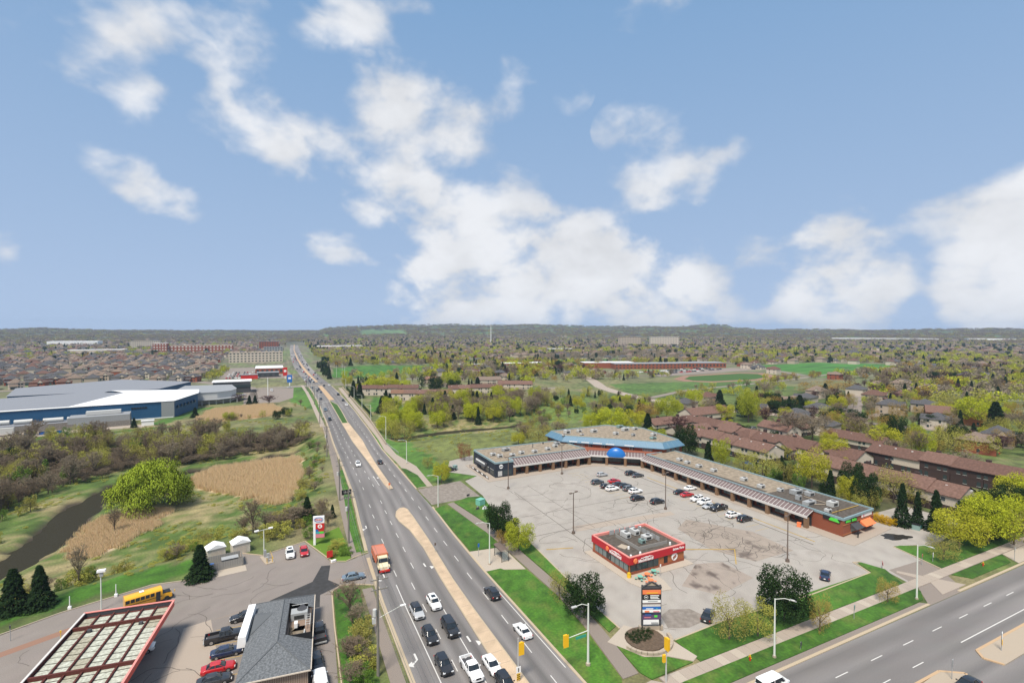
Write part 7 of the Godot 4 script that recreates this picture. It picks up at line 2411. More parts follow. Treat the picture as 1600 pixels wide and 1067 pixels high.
func car_kit(type: String) -> Dictionary:
	if car_kits.has(type): return car_kits[type]
	# half width, stations [z, half width, bottom, top], belt and roof plan [z0, z1, w0, w1, y]
	var S := {}
	S.sedan = [[[-2.32, .62, .38, .58], [-2.2, .80, .26, .70], [-1.9, .88, .2, .80], [-1.0, .91, .2, .92], [-0.2, .92, .2, .97], [0.9, .92, .2, 1.0], [1.6, .91, .22, 1.0], [2.1, .86, .26, .96], [2.3, .72, .36, .86]], [-1.05, 1.75, .80, .78, .95], [-0.25, 1.0, .62, .60, 1.44], 1.38]
	S.hatch = [[[-2.05, .62, .38, .62], [-1.95, .80, .26, .76], [-1.6, .86, .2, .86], [-0.8, .88, .2, .97], [0.4, .89, .2, 1.02], [1.5, .88, .22, 1.04], [1.9, .82, .28, 1.0], [2.02, .7, .4, .9]], [-0.95, 1.9, .78, .76, 1.0], [-0.2, 1.5, .62, .60, 1.5], 1.3]
	S.suv = [[[-2.32, .66, .42, .72], [-2.22, .84, .3, .90], [-1.9, .92, .26, 1.0], [-0.95, .94, .26, 1.08], [0.3, .95, .26, 1.12], [1.6, .94, .26, 1.14], [2.15, .9, .3, 1.12], [2.3, .76, .42, 1.0]], [-0.98, 2.2, .83, .8, 1.08], [-0.35, 1.75, .66, .64, 1.68], 1.42]
	S.bigsuv = [[[-2.65, .74, .45, .85], [-2.55, .92, .32, 1.06], [-2.2, .98, .3, 1.14], [-1.1, 1.0, .3, 1.2], [0.5, 1.0, .3, 1.24], [2.0, 1.0, .3, 1.24], [2.5, .96, .32, 1.22], [2.62, .84, .44, 1.1]], [-1.15, 2.55, .9, .88, 1.2], [-0.6, 2.25, .76, .74, 1.86], 1.6]
	S.pickup = [[[-2.85, .74, .45, .85], [-2.75, .92, .34, 1.06], [-2.4, .98, .32, 1.12], [-1.3, .99, .32, 1.18], [0.2, .99, .32, 1.22], [0.75, .99, .32, 1.22]], [-1.3, 0.75, .9, .9, 1.18], [-0.75, 0.45, .74, .74, 1.84], 1.75]
	S.van = [[[-2.6, .74, .42, .9], [-2.5, .94, .3, 1.15], [-2.1, .98, .28, 1.3], [-1.0, .99, .28, 1.4], [2.2, .99, .28, 1.4], [2.6, .92, .34, 1.36]], [-1.9, 2.55, .93, .93, 1.36], [-1.15, 2.45, .82, .84, 2.1], 1.65]
	var q: Array = S[type]
	var body := MB.new()
	var rings := []
	for s in q[0]: rings.append(car_ring(s[0], s[1], s[2], s[3]))
	body.loft(rings)
	for e in [0, rings.size() - 1]:
		var c := Vector3(0, (q[0][e][2] + q[0][e][3]) / 2, q[0][e][0])
		for j in 12:
			if e == 0: body.tri(c, rings[0][(j + 1) % 12], rings[0][j])
			else: body.tri(c, rings[e][j], rings[e][(j + 1) % 12])
	var belt := plan_ring(q[1][0], q[1][1], q[1][2], q[1][3], q[1][4] - 0.04)
	var rim_ := plan_ring(q[2][0], q[2][1], q[2][2], q[2][3], q[2][4] - 0.06)
	var glass := MB.new()
	glass.loft([belt, rim_])
	var roof := MB.new()
	var r2 := plan_ring(q[2][0] - 0.08, q[2][1] + 0.08, q[2][2] + 0.03, q[2][3] + 0.03, q[2][4] - 0.07)
	var r3 := plan_ring(q[2][0] + 0.06, q[2][1] - 0.06, q[2][2] - 0.06, q[2][3] - 0.06, q[2][4])
	roof.loft([r2, r3])
	slab(roof, r3, 0.03)
	# pillars from the belt to the roof
	for k in [2, 3, 7, 8]: roof.tube(belt[k], r2[k], 0.05, 0.045, 4, false)
	var mid := [[0.5, 1.0], [0.5, -1.0]]
	for m in mid:
		var z := lerpf(q[2][0], q[2][1], 0.48)
		roof.tube(Vector3(m[1] * (lerpf(q[1][2], q[1][3], 0.5) + 0.01), q[1][4], z), Vector3(m[1] * (lerpf(q[2][2], q[2][3], 0.5) + 0.03), q[2][4] - 0.06, z), 0.05, 0.05, 4, false)
	var front: Array = q[0][1]
	var rear: Array = q[0][q[0].size() - 2]
	car_kits[type] = {"body": body.mesh(), "glass": glass.mesh(), "roof": roof.mesh(), "axle": q[3], "front": front, "rear": rear, "half": q[0][3][1]}
	return car_kits[type]

func car(type: String, colour: String, x: float, z: float, turn: float, label: String, group: String, full := true, y := 0.05) -> Node3D:
	var k := car_kit(type)
	var t := thing({"sedan": "sedan", "hatch": "hatchback", "suv": "suv", "bigsuv": "large_suv", "pickup": "pickup_truck", "van": "van"}[type], label, "van" if type == "van" else "truck" if type == "pickup" else "car", Vector3(x, y, z), turn, group)
	var paint: Material = M["car_" + colour]
	part(t, "body", k.body, paint)
	part(t, "windows", k.glass, M.car_glass)
	part(t, "roof", k.roof, M.car_black if colour == "silver" and type == "suv" else paint)
	if type == "pickup":
		part(t, "bed_floor", boxm(1.8, 0.1, 2.1), M.charcoal, Vector3(0, 0.62, 1.78))
		for s in [-1.0, 1.0]: part(t, "bed_side", boxm(0.14, 0.84, 2.1), paint, Vector3(s * 0.92, 0.36, 1.78))
		part(t, "tailgate", boxm(1.9, 0.8, 0.12), paint, Vector3(0, 0.38, 2.82))
		part(t, "bumper", boxm(1.9, 0.2, 0.2), M.metal, Vector3(0, 0.34, 2.95))
	if not full: return t
	var r := 0.42 if type in ["pickup", "bigsuv", "van"] else 0.37 if type == "suv" else 0.33
	var key := "wheel %.2f" % r
	if not shared.has(key):
		var w := MB.new()
		w.tube(Vector3(-0.12, r, 0), Vector3(0.12, r, 0), r, r, 14)
		shared[key] = w.mesh()
		var m := MB.new()
		m.tube(Vector3(-0.13, r, 0), Vector3(0.13, r, 0), r * 0.62, r * 0.62, 10)
		shared["rim" + key] = m.mesh()
	for s in [-1.0, 1.0]:
		for e in [-1.0, 1.0]:
			var tz: float = k.axle * e * (1.05 if type == "pickup" else 1.0)
			var wh := part(t, "wheel", shared[key], M.tyre, Vector3(s * (k.half - 0.08), 0, tz))
			part(wh, "rim", shared["rim" + key], M.rim)
		part(t, "headlight", boxm(0.36, 0.16, 0.16), M.headlamp, Vector3(s * (k.front[1] - 0.2), k.front[3] - 0.2, k.front[0] - 0.02))
		part(t, "taillight", boxm(0.22, 0.22, 0.14), M.taillamp, Vector3(s * (k.rear[1] - 0.12), k.rear[3] - 0.34, k.rear[0] + (0.12 if type != "pickup" else 2.1)))
		part(t, "mirror", boxm(0.2, 0.14, 0.12), paint, Vector3(s * (k.half + 0.06), k.front[3] + 0.22, -0.78))
	part(t, "grille", boxm(0.8, 0.2, 0.1), M.black, Vector3(0, k.front[3] - 0.32, k.front[0] - 0.1))
	part(t, "licence_plate", boxm(0.34, 0.16, 0.04), M.white, Vector3(0, k.rear[3] - 0.45, k.rear[0] + (0.24 if type != "pickup" else 2.35)))
	if type == "suv" and colour == "white": part(t, "sunroof", boxm(0.8, 0.02, 0.9), M.car_glass, Vector3(0, 1.7, 0.4))
	return t

func make_cars() -> void:
	for c in CARS:
		var far: bool = Vector2(c[2], c[3]).length() > 260.0
		var turn := deg_to_rad(c[4])
		if c[2] > 18 and c[2] < 58 and absf(absf(c[4]) - 90) > 20: turn -= clampf((-c[3] - 100.0) * 0.0006, 0.0, 0.05)
		var group := "traffic on the avenue" if c[2] > 18 and c[2] < 58 else "cars parked at the mall" if c[2] > 58 else "cars at the gas station"
		car(c[0], c[1], c[2], c[3], turn, c[5], group, not far)
	for s in [[-2.6, -95.6, 0.9], [-1.8, 3.4, 0.0]]:
		pass
	# loads in the two black pickups
	for q in [[-4.6, -94.7, "brown timber load in the bed of the black pickup", "fence_wood"], [9.0, -89.4, "orange and white load in the pickup bed behind the store", "orange"]]:
		pass
	# far traffic and parked rows
	var rng := RandomNumberGenerator.new()
	rng.seed = 55
	var cols := ["white", "black", "silver", "grey", "dark", "white", "red", "navy"]
	var types := ["sedan", "suv", "hatch", "suv", "sedan", "pickup"]
	for k in 60:
		var z := -430.0 - k * 13.0 - rng.randf() * 6.0
		var south := rng.randf() < 0.62
		if z < -512 and z > -536: continue
		var a := at_z(LK, z)
		var m := at_z(ML, z)
		var x := lerpf(a, m, [0.2, 0.5, 0.8][rng.randi() % 3]) if south else lerpf(at_z(MR, z), at_z(RK, z), [0.28, 0.72][rng.randi() % 2])
		if k < 5 and not south: continue
		car(types[rng.randi() % 6], cols[rng.randi() % 8], x, z, (PI if south else 0.0) - 0.03, "car in the far traffic on the avenue beyond the bridge", "far traffic", false)
	for k in 26:
		var x := 44.5 - (k % 3) * 3.1
		car(types[rng.randi() % 6], cols[rng.randi() % 8], x, -541.0 - (k / 3) * 7.4, PI, "car queuing at the far junction of the avenue", "far junction queue", false)
	for r in 4:
		for k in 12:
			if rng.randf() < 0.25: continue
			car(types[rng.randi() % 5], cols[rng.randi() % 8], -36.0 + k * 3.0, -622.0 - r * 26.0, 0.0 if r % 2 else PI, "car parked in the distant plaza lot", "plaza parking", false)
	for r in 3:
		for k in 26:
			if rng.randf() < 0.12: continue
			var p := Vector2(412 + k * 5.4, -462 - k * 0.9 - r * 14.0)
			car(types[rng.randi() % 5], cols[rng.randi() % 8], p.x, p.y, 0.35, "car parked in rows beside the running track", "school parking", false)
	for k in 14:
		var p := Vector2(rng.randf_range(225, 300), rng.randf_range(-230, -90))
		car(types[rng.randi() % 5], cols[rng.randi() % 8], p.x, p.y, rng.randf() * TAU, "car parked on a drive between the row houses", "row house parking", false)
	make_truck()
	make_school_bus()

func make_truck() -> void:
	var t := thing("dump_truck", "rust-orange dump truck with cream cab in the kerb lane", "truck", Vector3(22.9, 0.05, -113.2), PI - 0.03)
	var b := MB.new()
	var w := 1.28
	# open-topped box with sloped front, on the chassis
	part(t, "chassis", boxm(1.0, 0.5, 9.0), M.charcoal, Vector3(0, 0.6, 0.2))
	part(t, "box_floor", boxm(2.4, 0.15, 5.6), M.car_rust, Vector3(0, 1.15, 1.7))
	for s in [-1.0, 1.0]:
		part(t, "box_side", boxm(0.12, 1.6, 5.6), M.car_rust, Vector3(s * w, 1.2, 1.7))
		for k in 5: part(t, "box_rib", boxm(0.1, 1.6, 0.14), M.car_rust, Vector3(s * (w + 0.1), 1.2, -0.8 + k * 1.25))
	part(t, "tailgate", boxm(2.6, 1.6, 0.12), M.car_rust, Vector3(0, 1.2, 4.5))
	part(t, "headboard", boxm(2.6, 1.9, 0.14), M.car_rust, Vector3(0, 1.2, -1.15))
	part(t, "tarp", boxm(2.46, 0.1, 5.5), M.car_rust, Vector3(0, 2.62, 1.7))
	b = MB.new()
	b.hexa([Vector3(-1.1, 0.7, -1.3), Vector3(1.1, 0.7, -1.3), Vector3(1.1, 0.7, -2.9), Vector3(-1.1, 0.7, -2.9), Vector3(-1.05, 2.75, -1.35), Vector3(1.05, 2.75, -1.35), Vector3(1.0, 2.7, -2.55), Vector3(-1.0, 2.7, -2.55)])
	part(t, "cab", b.mesh(), M.car_cream)
	b = MB.new()
	b.hexa([Vector3(-1.0, 0.7, -2.9), Vector3(1.0, 0.7, -2.9), Vector3(0.85, 0.7, -4.4), Vector3(-0.85, 0.7, -4.4), Vector3(-0.95, 1.75, -2.9), Vector3(0.95, 1.75, -2.9), Vector3(0.8, 1.45, -4.4), Vector3(-0.8, 1.45, -4.4)])
	part(t, "hood", b.mesh(), M.car_cream)
	b = MB.new()
	b.hexa([Vector3(-0.98, 1.8, -2.86), Vector3(0.98, 1.8, -2.86), Vector3(0.98, 1.8, -2.7), Vector3(-0.98, 1.8, -2.7), Vector3(-0.92, 2.55, -2.64), Vector3(0.92, 2.55, -2.64), Vector3(0.92, 2.55, -2.5), Vector3(-0.92, 2.55, -2.5)])
	part(t, "windscreen", b.mesh(), M.car_glass)
	for s in [-1.0, 1.0]:
		part(t, "side_window", boxm(0.06, 0.7, 0.9), M.car_glass, Vector3(s * 1.09, 1.75, -2.0))
		part(t, "headlight", boxm(0.3, 0.24, 0.1), M.headlamp, Vector3(s * 0.75, 0.95, -4.42))
		part(t, "mirror", boxm(0.14, 0.5, 0.2), M.black, Vector3(s * 1.4, 1.9, -2.9))
		part(t, "fender", boxm(0.4, 0.3, 1.2), M.car_cream, Vector3(s * 1.05, 1.0, -3.5))
		for z in [-3.5, 2.2, 3.5]:
			var wm := MB.new()
			wm.tube(Vector3(-0.2, 0.52, 0), Vector3(0.2, 0.52, 0), 0.52, 0.52, 14)
			var wh := part(t, "wheel", wm.mesh(), M.tyre, Vector3(s * 1.05, 0, z))
			part(wh, "rim", tubem(0.02, 0.3, 0.3), M.rim, Vector3(s * 0.2, 0.52, 0)).rotation.z = PI / 2
	part(t, "bumper", boxm(2.2, 0.35, 0.25), M.red, Vector3(0, 0.45, -4.5))

func make_school_bus() -> void:
	var t := thing("school_bus", "yellow school bus with black hood parked beyond the fuel canopy", "bus", Vector3(-20.0, 0.05, -116.4), -PI / 2 + 0.33)
	var b := MB.new()
	b.loft([_bus_ring(-1.9), _bus_ring(3.9)])
	slab_end(b, _bus_ring(-1.9), true)
	slab_end(b, _bus_ring(3.9), false)
	part(t, "body", b.mesh(), M.car_yellow)
	b = MB.new()
	b.hexa([Vector3(-1.0, 0.5, -1.9), Vector3(1.0, 0.5, -1.9), Vector3(0.85, 0.5, -3.5), Vector3(-0.85, 0.5, -3.5), Vector3(-0.95, 1.5, -1.9), Vector3(0.95, 1.5, -1.9), Vector3(0.8, 1.25, -3.5), Vector3(-0.8, 1.25, -3.5)])
	part(t, "hood", b.mesh(), M.car_yellow)
	part(t, "hood_panel", boxm(1.5, 0.06, 1.5), M.black, Vector3(0, 1.46, -2.6))
	part(t, "windscreen", boxm(1.9, 0.8, 0.1), M.car_glass, Vector3(0, 1.6, -1.96))
	part(t, "bumper", boxm(2.0, 0.35, 0.2), M.black, Vector3(0, 0.45, -3.62))
	for s in [-1.0, 1.0]:
		for k in 6: part(t, "side_window", boxm(0.08, 0.62, 0.62), M.car_glass, Vector3(s * 1.14, 1.62, -0.3 + k * 0.76))
		part(t, "black_stripe", boxm(0.04, 0.08, 5.6), M.black, Vector3(s * 1.16, 1.2, 1.0))
		part(t, "headlight", boxm(0.25, 0.25, 0.1), M.headlamp, Vector3(s * 0.65, 0.95, -3.52))
		for z in [-2.6, 2.4]:
			var wm := MB.new()
			wm.tube(Vector3(-0.15, 0.45, 0), Vector3(0.15, 0.45, 0), 0.45, 0.45, 12)
			part(t, "wheel", wm.mesh(), M.tyre, Vector3(s * 1.0, 0, z))
	part(t, "entry_door", boxm(0.08, 1.7, 0.7), M.car_glass, Vector3(1.15, 0.55, -1.2))
	part(t, "roof_hatch", boxm(0.7, 0.08, 0.7), M.white, Vector3(0, 2.72, 1.2))
	part(t, "stop_mirror", boxm(0.2, 0.35, 0.1), M.yellow, Vector3(0.9, 1.3, -3.9))

func _bus_ring(z: float) -> Array:
	return [Vector3(1.12, 0.5, z), Vector3(1.14, 2.2, z), Vector3(0.9, 2.58, z), Vector3(0, 2.72, z), Vector3(-0.9, 2.58, z), Vector3(-1.14, 2.2, z), Vector3(-1.12, 0.5, z), Vector3(0, 0.5, z)]

func slab_end(b: MB, ring: Array, front: bool) -> void:
	var c := Vector3(0, 1.5, ring[0].z)
	for j in ring.size():
		if front: b.tri(c, ring[(j + 1) % ring.size()], ring[j])
		else: b.tri(c, ring[j], ring[(j + 1) % ring.size()])

# ---------------------------------------------------------------- street furniture
func street_lamp(x: float, z: float, turn: float, label: String, h := 9.2, arm := 2.6, y := 0.1) -> Node3D:
	var t := thing("street_lamp", label, "street lamp", Vector3(x, y, z), turn, "street lamps")
	part(t, "pole", tubem(h, 0.17, 0.1), M.pole_pale)
	part(t, "base", tubem(0.3, 0.32, 0.26), M.stone)
	var b := MB.new()
	b.tube(Vector3(0, h - 0.1, 0), Vector3(arm * 0.6, h + 0.45, 0), 0.07, 0.06, 5)
	b.tube(Vector3(arm * 0.6, h + 0.45, 0), Vector3(arm, h + 0.45, 0), 0.06, 0.05, 5)
	part(t, "arm", b.mesh(), M.pole_pale)
	b = MB.new()
	b.loft([plan_ring(arm - 0.15, arm + 0.75, .05, .05, h + 0.36), plan_ring(arm - 0.2, arm + 0.85, .14, .17, h + 0.46), plan_ring(arm - 0.1, arm + 0.6, .06, .08, h + 0.58)])
	slab(b, plan_ring(arm - 0.1, arm + 0.6, .06, .08, h + 0.58), 0.02)
	part(t, "lamp_head", b.mesh(), M.metal_light, Vector3.ZERO, PI / 2)
	return t

func lot_lamp(x: float, z: float, label: String, h := 10.5) -> void:
	var t := thing("lot_lamp", label, "lamp post", Vector3(x, 0.05, z), 0.3, "car park lamp posts")
	part(t, "pole", tubem(h, 0.15, 0.1), M.pole_brown)
	part(t, "base", tubem(0.6, 0.45, 0.42, 10), M.pole_brown)
	part(t, "cross_arm", boxm(2.0, 0.1, 0.1), M.pole_brown, Vector3(0, h - 0.1, 0))
	for s in [-1.0, 1.0]: part(t, "lamp_head", boxm(0.8, 0.22, 0.5), M.pole_brown, Vector3(s * 1.1, h - 0.05, 0))

func signal_head(parent: Node, x: float, y: float, z: float, turn: float) -> void:
	var s := part(parent, "signal_head", boxm(0.62, 1.7, 0.42), M.signal_yellow, Vector3(x, y, z), turn)
	for k in 3:
		var l := part(s, "lens", tubem(0.1, 0.2, 0.2, 10), [M.street_green, M.yellow, M.red][k], Vector3(0, 0.3 + k * 0.54, 0.2))
		l.rotation.x = PI / 2
	part(s, "backplate", boxm(0.9, 1.9, 0.05), M.signal_yellow, Vector3(0, -0.1, -0.2))

func post_sign(x: float, z: float, called: String, label: String, h: float, sx: float, sy: float, material: Material, turn := 0.0, y := 0.1, post: Material = null) -> Node3D:
	var t := thing(called, label, "sign", Vector3(x, y, z), turn)
	part(t, "post", tubem(h, 0.05, 0.05, 6), post if post else M.metal)
	part(t, "panel", boxm(sx, sy, 0.06), material, Vector3(0, h - sy, 0.08))
	return t

func make_street_furniture() -> void:
	# lamps: arms reach over the avenue (west) or the side street (south)
	street_lamp(44.6, -102.8, PI, "pale street lamp beside the bus shelter")
	street_lamp(45.6, -143.0, PI, "pale street lamp at the mall driveway corner")
	street_lamp(49.6, -195.4, PI, "pale street lamp on the grass before the bridge", 9.0)
	street_lamp(51.6, -242, PI, "pale street lamp over the creek at the bridge", 11.0, 2.6)
	street_lamp(54.8, -297, PI, "street lamp beyond the creek at the wall end", 9.0)
	street_lamp(58.0, -345, PI, "street lamp halfway along the barrier wall", 9.0)
	street_lamp(61.5, -400, PI, "street lamp farther along the barrier wall", 9.0)
	street_lamp(64.5, -465, PI, "street lamp before the far junction", 9.0)
	street_lamp(72.5, -53.5, -PI / 2 + 0.5, "street lamp on the side-street lawn beside the big pine", 9.4, 2.2)
	street_lamp(113, -53.2, -PI / 2, "street lamp at the mall's side entrance", 10.5, 2.0)
	street_lamp(72.0, -590, PI, "first tall lamp by the distant green field", 13.0, 1.5)
	street_lamp(82.0, -620, PI, "second tall lamp by the distant green field", 13.0, 1.5)
	street_lamp(78.0, -570, PI, "third tall lamp by the distant green field", 13.0, 1.5)
	for k in 5: street_lamp(at_z(LK, -320.0 - k * 45) - 1.2, -320.0 - k * 45, 0.0, "street lamp on the west kerb north of the bridge", 9.0)
	for q in [[71.7, -149.8, "lamp post in front of the black corner shop"], [96.5, -156.7, "lamp post nearest the dome entrance"], [70.8, -109.3, "lamp post in the open middle of the car park"], [104.5, -112.5, "lamp post beside the lone black SUV"], [105.4, -74.8, "lamp post on the cracked asphalt near the side street"]]:
		lot_lamp(q[0], q[1], q[2])
	# gas station floodlights
	var g := thing("floodlight_pole", "pale twin-headed lamp on the service island", "lamp post", Vector3(-0.4, 0.1, -129.8), 0.25)
	part(g, "pole", tubem(6.0, 0.12, 0.09), M.pole_pale)
	part(g, "arm", boxm(3.0, 0.1, 0.1), M.pole_pale, Vector3(0, 5.9, 0))
	for s in [-1.0, 1.0]: part(g, "lamp_head", boxm(0.9, 0.25, 0.5), M.white, Vector3(s * 1.5, 5.9, 0))
	g = thing("floodlight_pole", "pale pole with boxy floodlights on the gas station lawn edge", "lamp post", Vector3(-27.6, 0.1, -117.6))
	part(g, "pole", tubem(7.2, 0.12, 0.09), M.pole_pale)
	part(g, "lamp_head", boxm(1.3, 0.4, 0.7), M.white, Vector3(0.1, 7.1, 0))
	part(g, "lamp_head", boxm(0.5, 0.7, 0.4), M.metal, Vector3(0.1, 6.3, 0))
	for q in [[-26.4, -122.4, "white pole lamp on the lawn beyond the bus"], [-33.0, -120.6, "white bollard lamp at the lawn kerb, nearer the picture edge"]]:
		var bl := thing("bollard_lamp", q[2], "lamp", Vector3(q[0], 0.05, q[1]))
		part(bl, "post", tubem(2.4, 0.1, 0.06), M.white)
		part(bl, "base", boxm(0.5, 0.5, 0.5), M.white)
	post_sign(-38.6, -112.5, "marker_post", "dark slim marker post on the gas station drive", 2.6, 0.2, 0.5, M.charcoal)
	post_sign(-31.2, -109.5, "marker_post", "yellow guard post on the red paved strip", 1.4, 0.25, 0.3, M.yellow, 0.0, 0.1, M.yellow)
	# utility poles and wires on the west side
	var tops := []
	for q in [[15.0, -76.7, 15.5, "tall wooden utility pole with lamp nearest the camera"], [18.2, -128.2, 13.5, "wooden utility pole beside the footpath at the fuel sign"], [20.4, -162.0, 13.0, "wooden utility pole beside the black bin"], [23.0, -221.0, 13.0, "wooden utility pole above the reed slope"], [27.6, -300.0, 13.0, "wooden utility pole beyond the ravine"], [31.5, -380.0, 12.0, "wooden utility pole far along the west path"], [33.0, -470.0, 12.0, "wooden utility pole near the far junction"]]:
		var t := thing("utility_pole", q[3], "utility pole", Vector3(q[0], -0.2, q[1]), 0.0, "utility poles")
		part(t, "pole", tubem(q[2], 0.24, 0.15), M.wood_pole)
		for k in 2:
			part(t, "cross_arm", boxm(2.6, 0.14, 0.14), M.wood_pole, Vector3(0.3, q[2] - 0.7 - k * 1.5, 0))
			for s in [-0.9, 0.0, 1.0]: part(t, "insulator", tubem(0.25, 0.07, 0.05, 6), M.metal_light, Vector3(0.3 + s * 1.1, q[2] - 0.58 - k * 1.5, 0))
		if q[1] > -240:
			part(t, "transformer", tubem(1.0, 0.3, 0.3), M.metal_light, Vector3(-0.5, q[2] * 0.62, 0.2))
		tops.append(Vector3(q[0] + 0.3, q[2] - 0.5, q[1]))
	var first := get_node("utility_pole")
	var lb := MB.new()
	lb.tube(Vector3(0, 9.0, 0), Vector3(3.6, 9.9, -0.4), 0.05, 0.04, 5)
	part(first, "lamp_arm", lb.mesh(), M.pole_pale)
	part(first, "lamp_head", boxm(0.9, 0.14, 0.3), M.white, Vector3(3.9, 9.86, -0.4))
	part(first, "cable_box", boxm(0.5, 0.8, 0.4), M.metal_light, Vector3(-0.6, 8.5, 0.2))
	var south := Vector3(14.6, 15.5, -20.0)
	tops.push_front(south)
	for k in 6:
		var w := thing("overhead_wire", ["outermost", "second", "third", "fourth", "fifth", "innermost"][k] + " overhead wire strung between the utility poles", "wire")
		var b := MB.new()
		for i in tops.size() - 1:
			var off := Vector3([-1.0, 0.0, 1.1, -1.0, 1.1, 0.0][k], -1.5 * float(k / 3) - (2.2 if k == 5 else 0.0), 0)
			var prev: Vector3 = tops[i] + off
			for j in range(1, 9):
				var f := j / 8.0
				var p: Vector3 = (tops[i] + off).lerp(tops[i + 1] + off, f) - Vector3(0, 4.0 * f * (1.0 - f) * 0.9, 0)
				b.tube(prev, p, 0.026, 0.026, 3, false)
				prev = p
		part(w, "cable", b.mesh(), M.wire)
	var ss := thing("street_sign", "black electronic board facing the traffic at the west kerb", "sign", Vector3(22.6, 0.1, -163.0), 0.1)
	for x in [-0.8, 0.8]: part(ss, "post", tubem(1.6, 0.05, 0.05), M.metal, Vector3(x, 0, 0))
	for k in 3: part(ss, "panel", boxm(0.95, 1.5, 0.15), M.black, Vector3(-1.0 + k, 1.2, 0))
	# traffic lights
	var t := thing("traffic_light", "yellow traffic signal on the tip of the paved median", "traffic light", Vector3(33.4, 0.19, -66.4))
	part(t, "pole", tubem(6.4, 0.1, 0.08), M.metal_light)
	signal_head(t, 0.45, 3.9, 0.0, PI)
	var kb := part(t, "keep_right_sign", boxm(0.75, 0.9, 0.05), M.white, Vector3(0, 1.25, 0.12))
	part(kb, "arrow_mark", boxm(0.14, 0.55, 0.04), M.black, Vector3(0, 0.18, 0.04))
	var hz := part(t, "hazard_marker", boxm(0.55, 1.0, 0.05), M.yellow, Vector3(0, 0.15, 0.12))
	for k in 3: part(hz, "stripe", boxm(0.5, 0.12, 0.03), M.black, Vector3(0, 0.15 + k * 0.3, 0.03))
	t = thing("traffic_light", "lamp pole with yellow signal and green street-name blade", "traffic light", Vector3(44.8, 0.14, -64.9))
	part(t, "pole", tubem(9.6, 0.2, 0.12), M.pole_pale)
	part(t, "base", tubem(0.3, 0.4, 0.36), M.stone)
	var ab := MB.new()
	ab.tube(Vector3(0, 9.3, 0), Vector3(-1.2, 9.8, 0), 0.07, 0.06, 5)
	ab.tube(Vector3(-1.2, 9.8, 0), Vector3(-2.2, 9.7, 0), 0.06, 0.05, 5)
	ab.tube(Vector3(0, 5.4, 0), Vector3(-3.8, 5.0, -0.2), 0.07, 0.05, 5)
	part(t, "arm", ab.mesh(), M.pole_pale)
	part(t, "lamp_head", boxm(0.9, 0.16, 0.35), M.metal_light, Vector3(-2.6, 9.6, 0))
	signal_head(t, -4.0, 3.9, -0.2, PI)
	part(t, "street_name_blade", boxm(1.9, 0.42, 0.05), M.street_green, Vector3(-1.4, 4.6, 0.1))
	t = thing("traffic_light", "yellow traffic signal at the corner of the lawn by the pylon sign", "traffic light", Vector3(52.9, 0.14, -56.6))
	part(t, "pole", tubem(6.0, 0.12, 0.09), M.metal_light)
	signal_head(t, 0.0, 5.0, 0.25, PI / 2)
	for k in 2: part(t, "walk_signal", boxm(0.45, 0.5, 0.3), M.signal_yellow, Vector3(-0.5, 3.2 + k * 0.6, 0.1))
	# pylon sign of the mall
	var p := thing("mall_pylon", "tall mall pylon sign stacked with coloured shop panels and a gabled top", "sign", Vector3(59.8, 0.16, -67.6), -0.42)
	p.scale = Vector3(0.9, 0.87, 0.9)
	for s in [-1.0, 1.0]: part(p, "leg", boxm(0.3, 9.0, 0.3), M.charcoal, Vector3(s * 1.75, 0, -0.25))
	part(p, "frame", boxm(3.8, 7.7, 0.3), M.charcoal, Vector3(0, 1.25, -0.2))
	var y := 8.1
	for q in [["orange", 0.85], ["black", 1.15], ["white", 0.6], ["plum_panel", 0.3], ["white_trim", 0.5], ["blue", 0.6], ["white", 0.6], ["car_navy", 0.5], ["purple", 1.0]]:
		y -= q[1] - 0.02
		part(p, "panel", boxm(3.5, q[1] - 0.06, 0.12), M[q[0]], Vector3(0, y + 0.05, 0.02))
	part(p, "panel", boxm(3.0, 0.9, 0.14), M.white, Vector3(-0.1, 1.3, 0.05))
	part(p, "reader_board", boxm(1.4, 0.35, 0.05), M.metal, Vector3(0.6, 1.4, 0.14))
	var rg := part(p, "ring_mark", tubem(0.05, 0.42, 0.42, 16), M.metal_light, Vector3(-1.1, 6.75, 0.08))
	rg.rotation.x = PI / 2
	var rc := part(rg, "mark_centre", tubem(0.04, 0.32, 0.32, 16), M.black, Vector3(0, 0.03, 0))
	part(rc, "mark_bar", boxm(0.4, 0.03, 0.14), M.white, Vector3(0, 0.03, 0))
	for q in [[0.55, 6.95, 1.7, 0.16, "white"], [0.45, 6.65, 1.5, 0.12, "white"], [0.6, 6.4, 1.7, 0.12, "white"], [0.1, 7.5, 2.2, 0.14, "yellow"], [0.2, 5.85, 1.9, 0.16, "metal"], [-0.4, 4.35, 1.4, 0.14, "white"], [1.0, 4.3, 0.3, 0.24, "teal"], [-0.9, 3.75, 0.9, 0.3, "orange"], [0.9, 3.75, 1.2, 0.2, "pink"], [0.8, 2.7, 0.6, 0.4, "green_sign"], [-0.8, 2.6, 1.3, 0.14, "pink"], [-0.7, 3.15, 1.2, 0.14, "blue"]]:
		part(p, "panel_mark", boxm(q[2], q[3], 0.04), M[q[4]], Vector3(q[0], q[1], 0.1))
	var gb := MB.new()
	gb.tube(Vector3(-1.95, 8.55, -0.1), Vector3(0, 9.75, -0.1), 0.17, 0.17, 4)
	gb.tube(Vector3(0, 9.75, -0.1), Vector3(1.95, 8.55, -0.1), 0.17, 0.17, 4)
	gb.tube(Vector3(-1.95, 8.5, -0.1), Vector3(1.95, 8.5, -0.1), 0.17, 0.17, 4)
	part(p, "gable_frame", gb.mesh(), M.charcoal)
	var gt := MB.new()
	gt.tri(Vector3(-1.5, 8.6, -0.1), Vector3(1.5, 8.6, -0.1), Vector3(0, 9.55, -0.1))
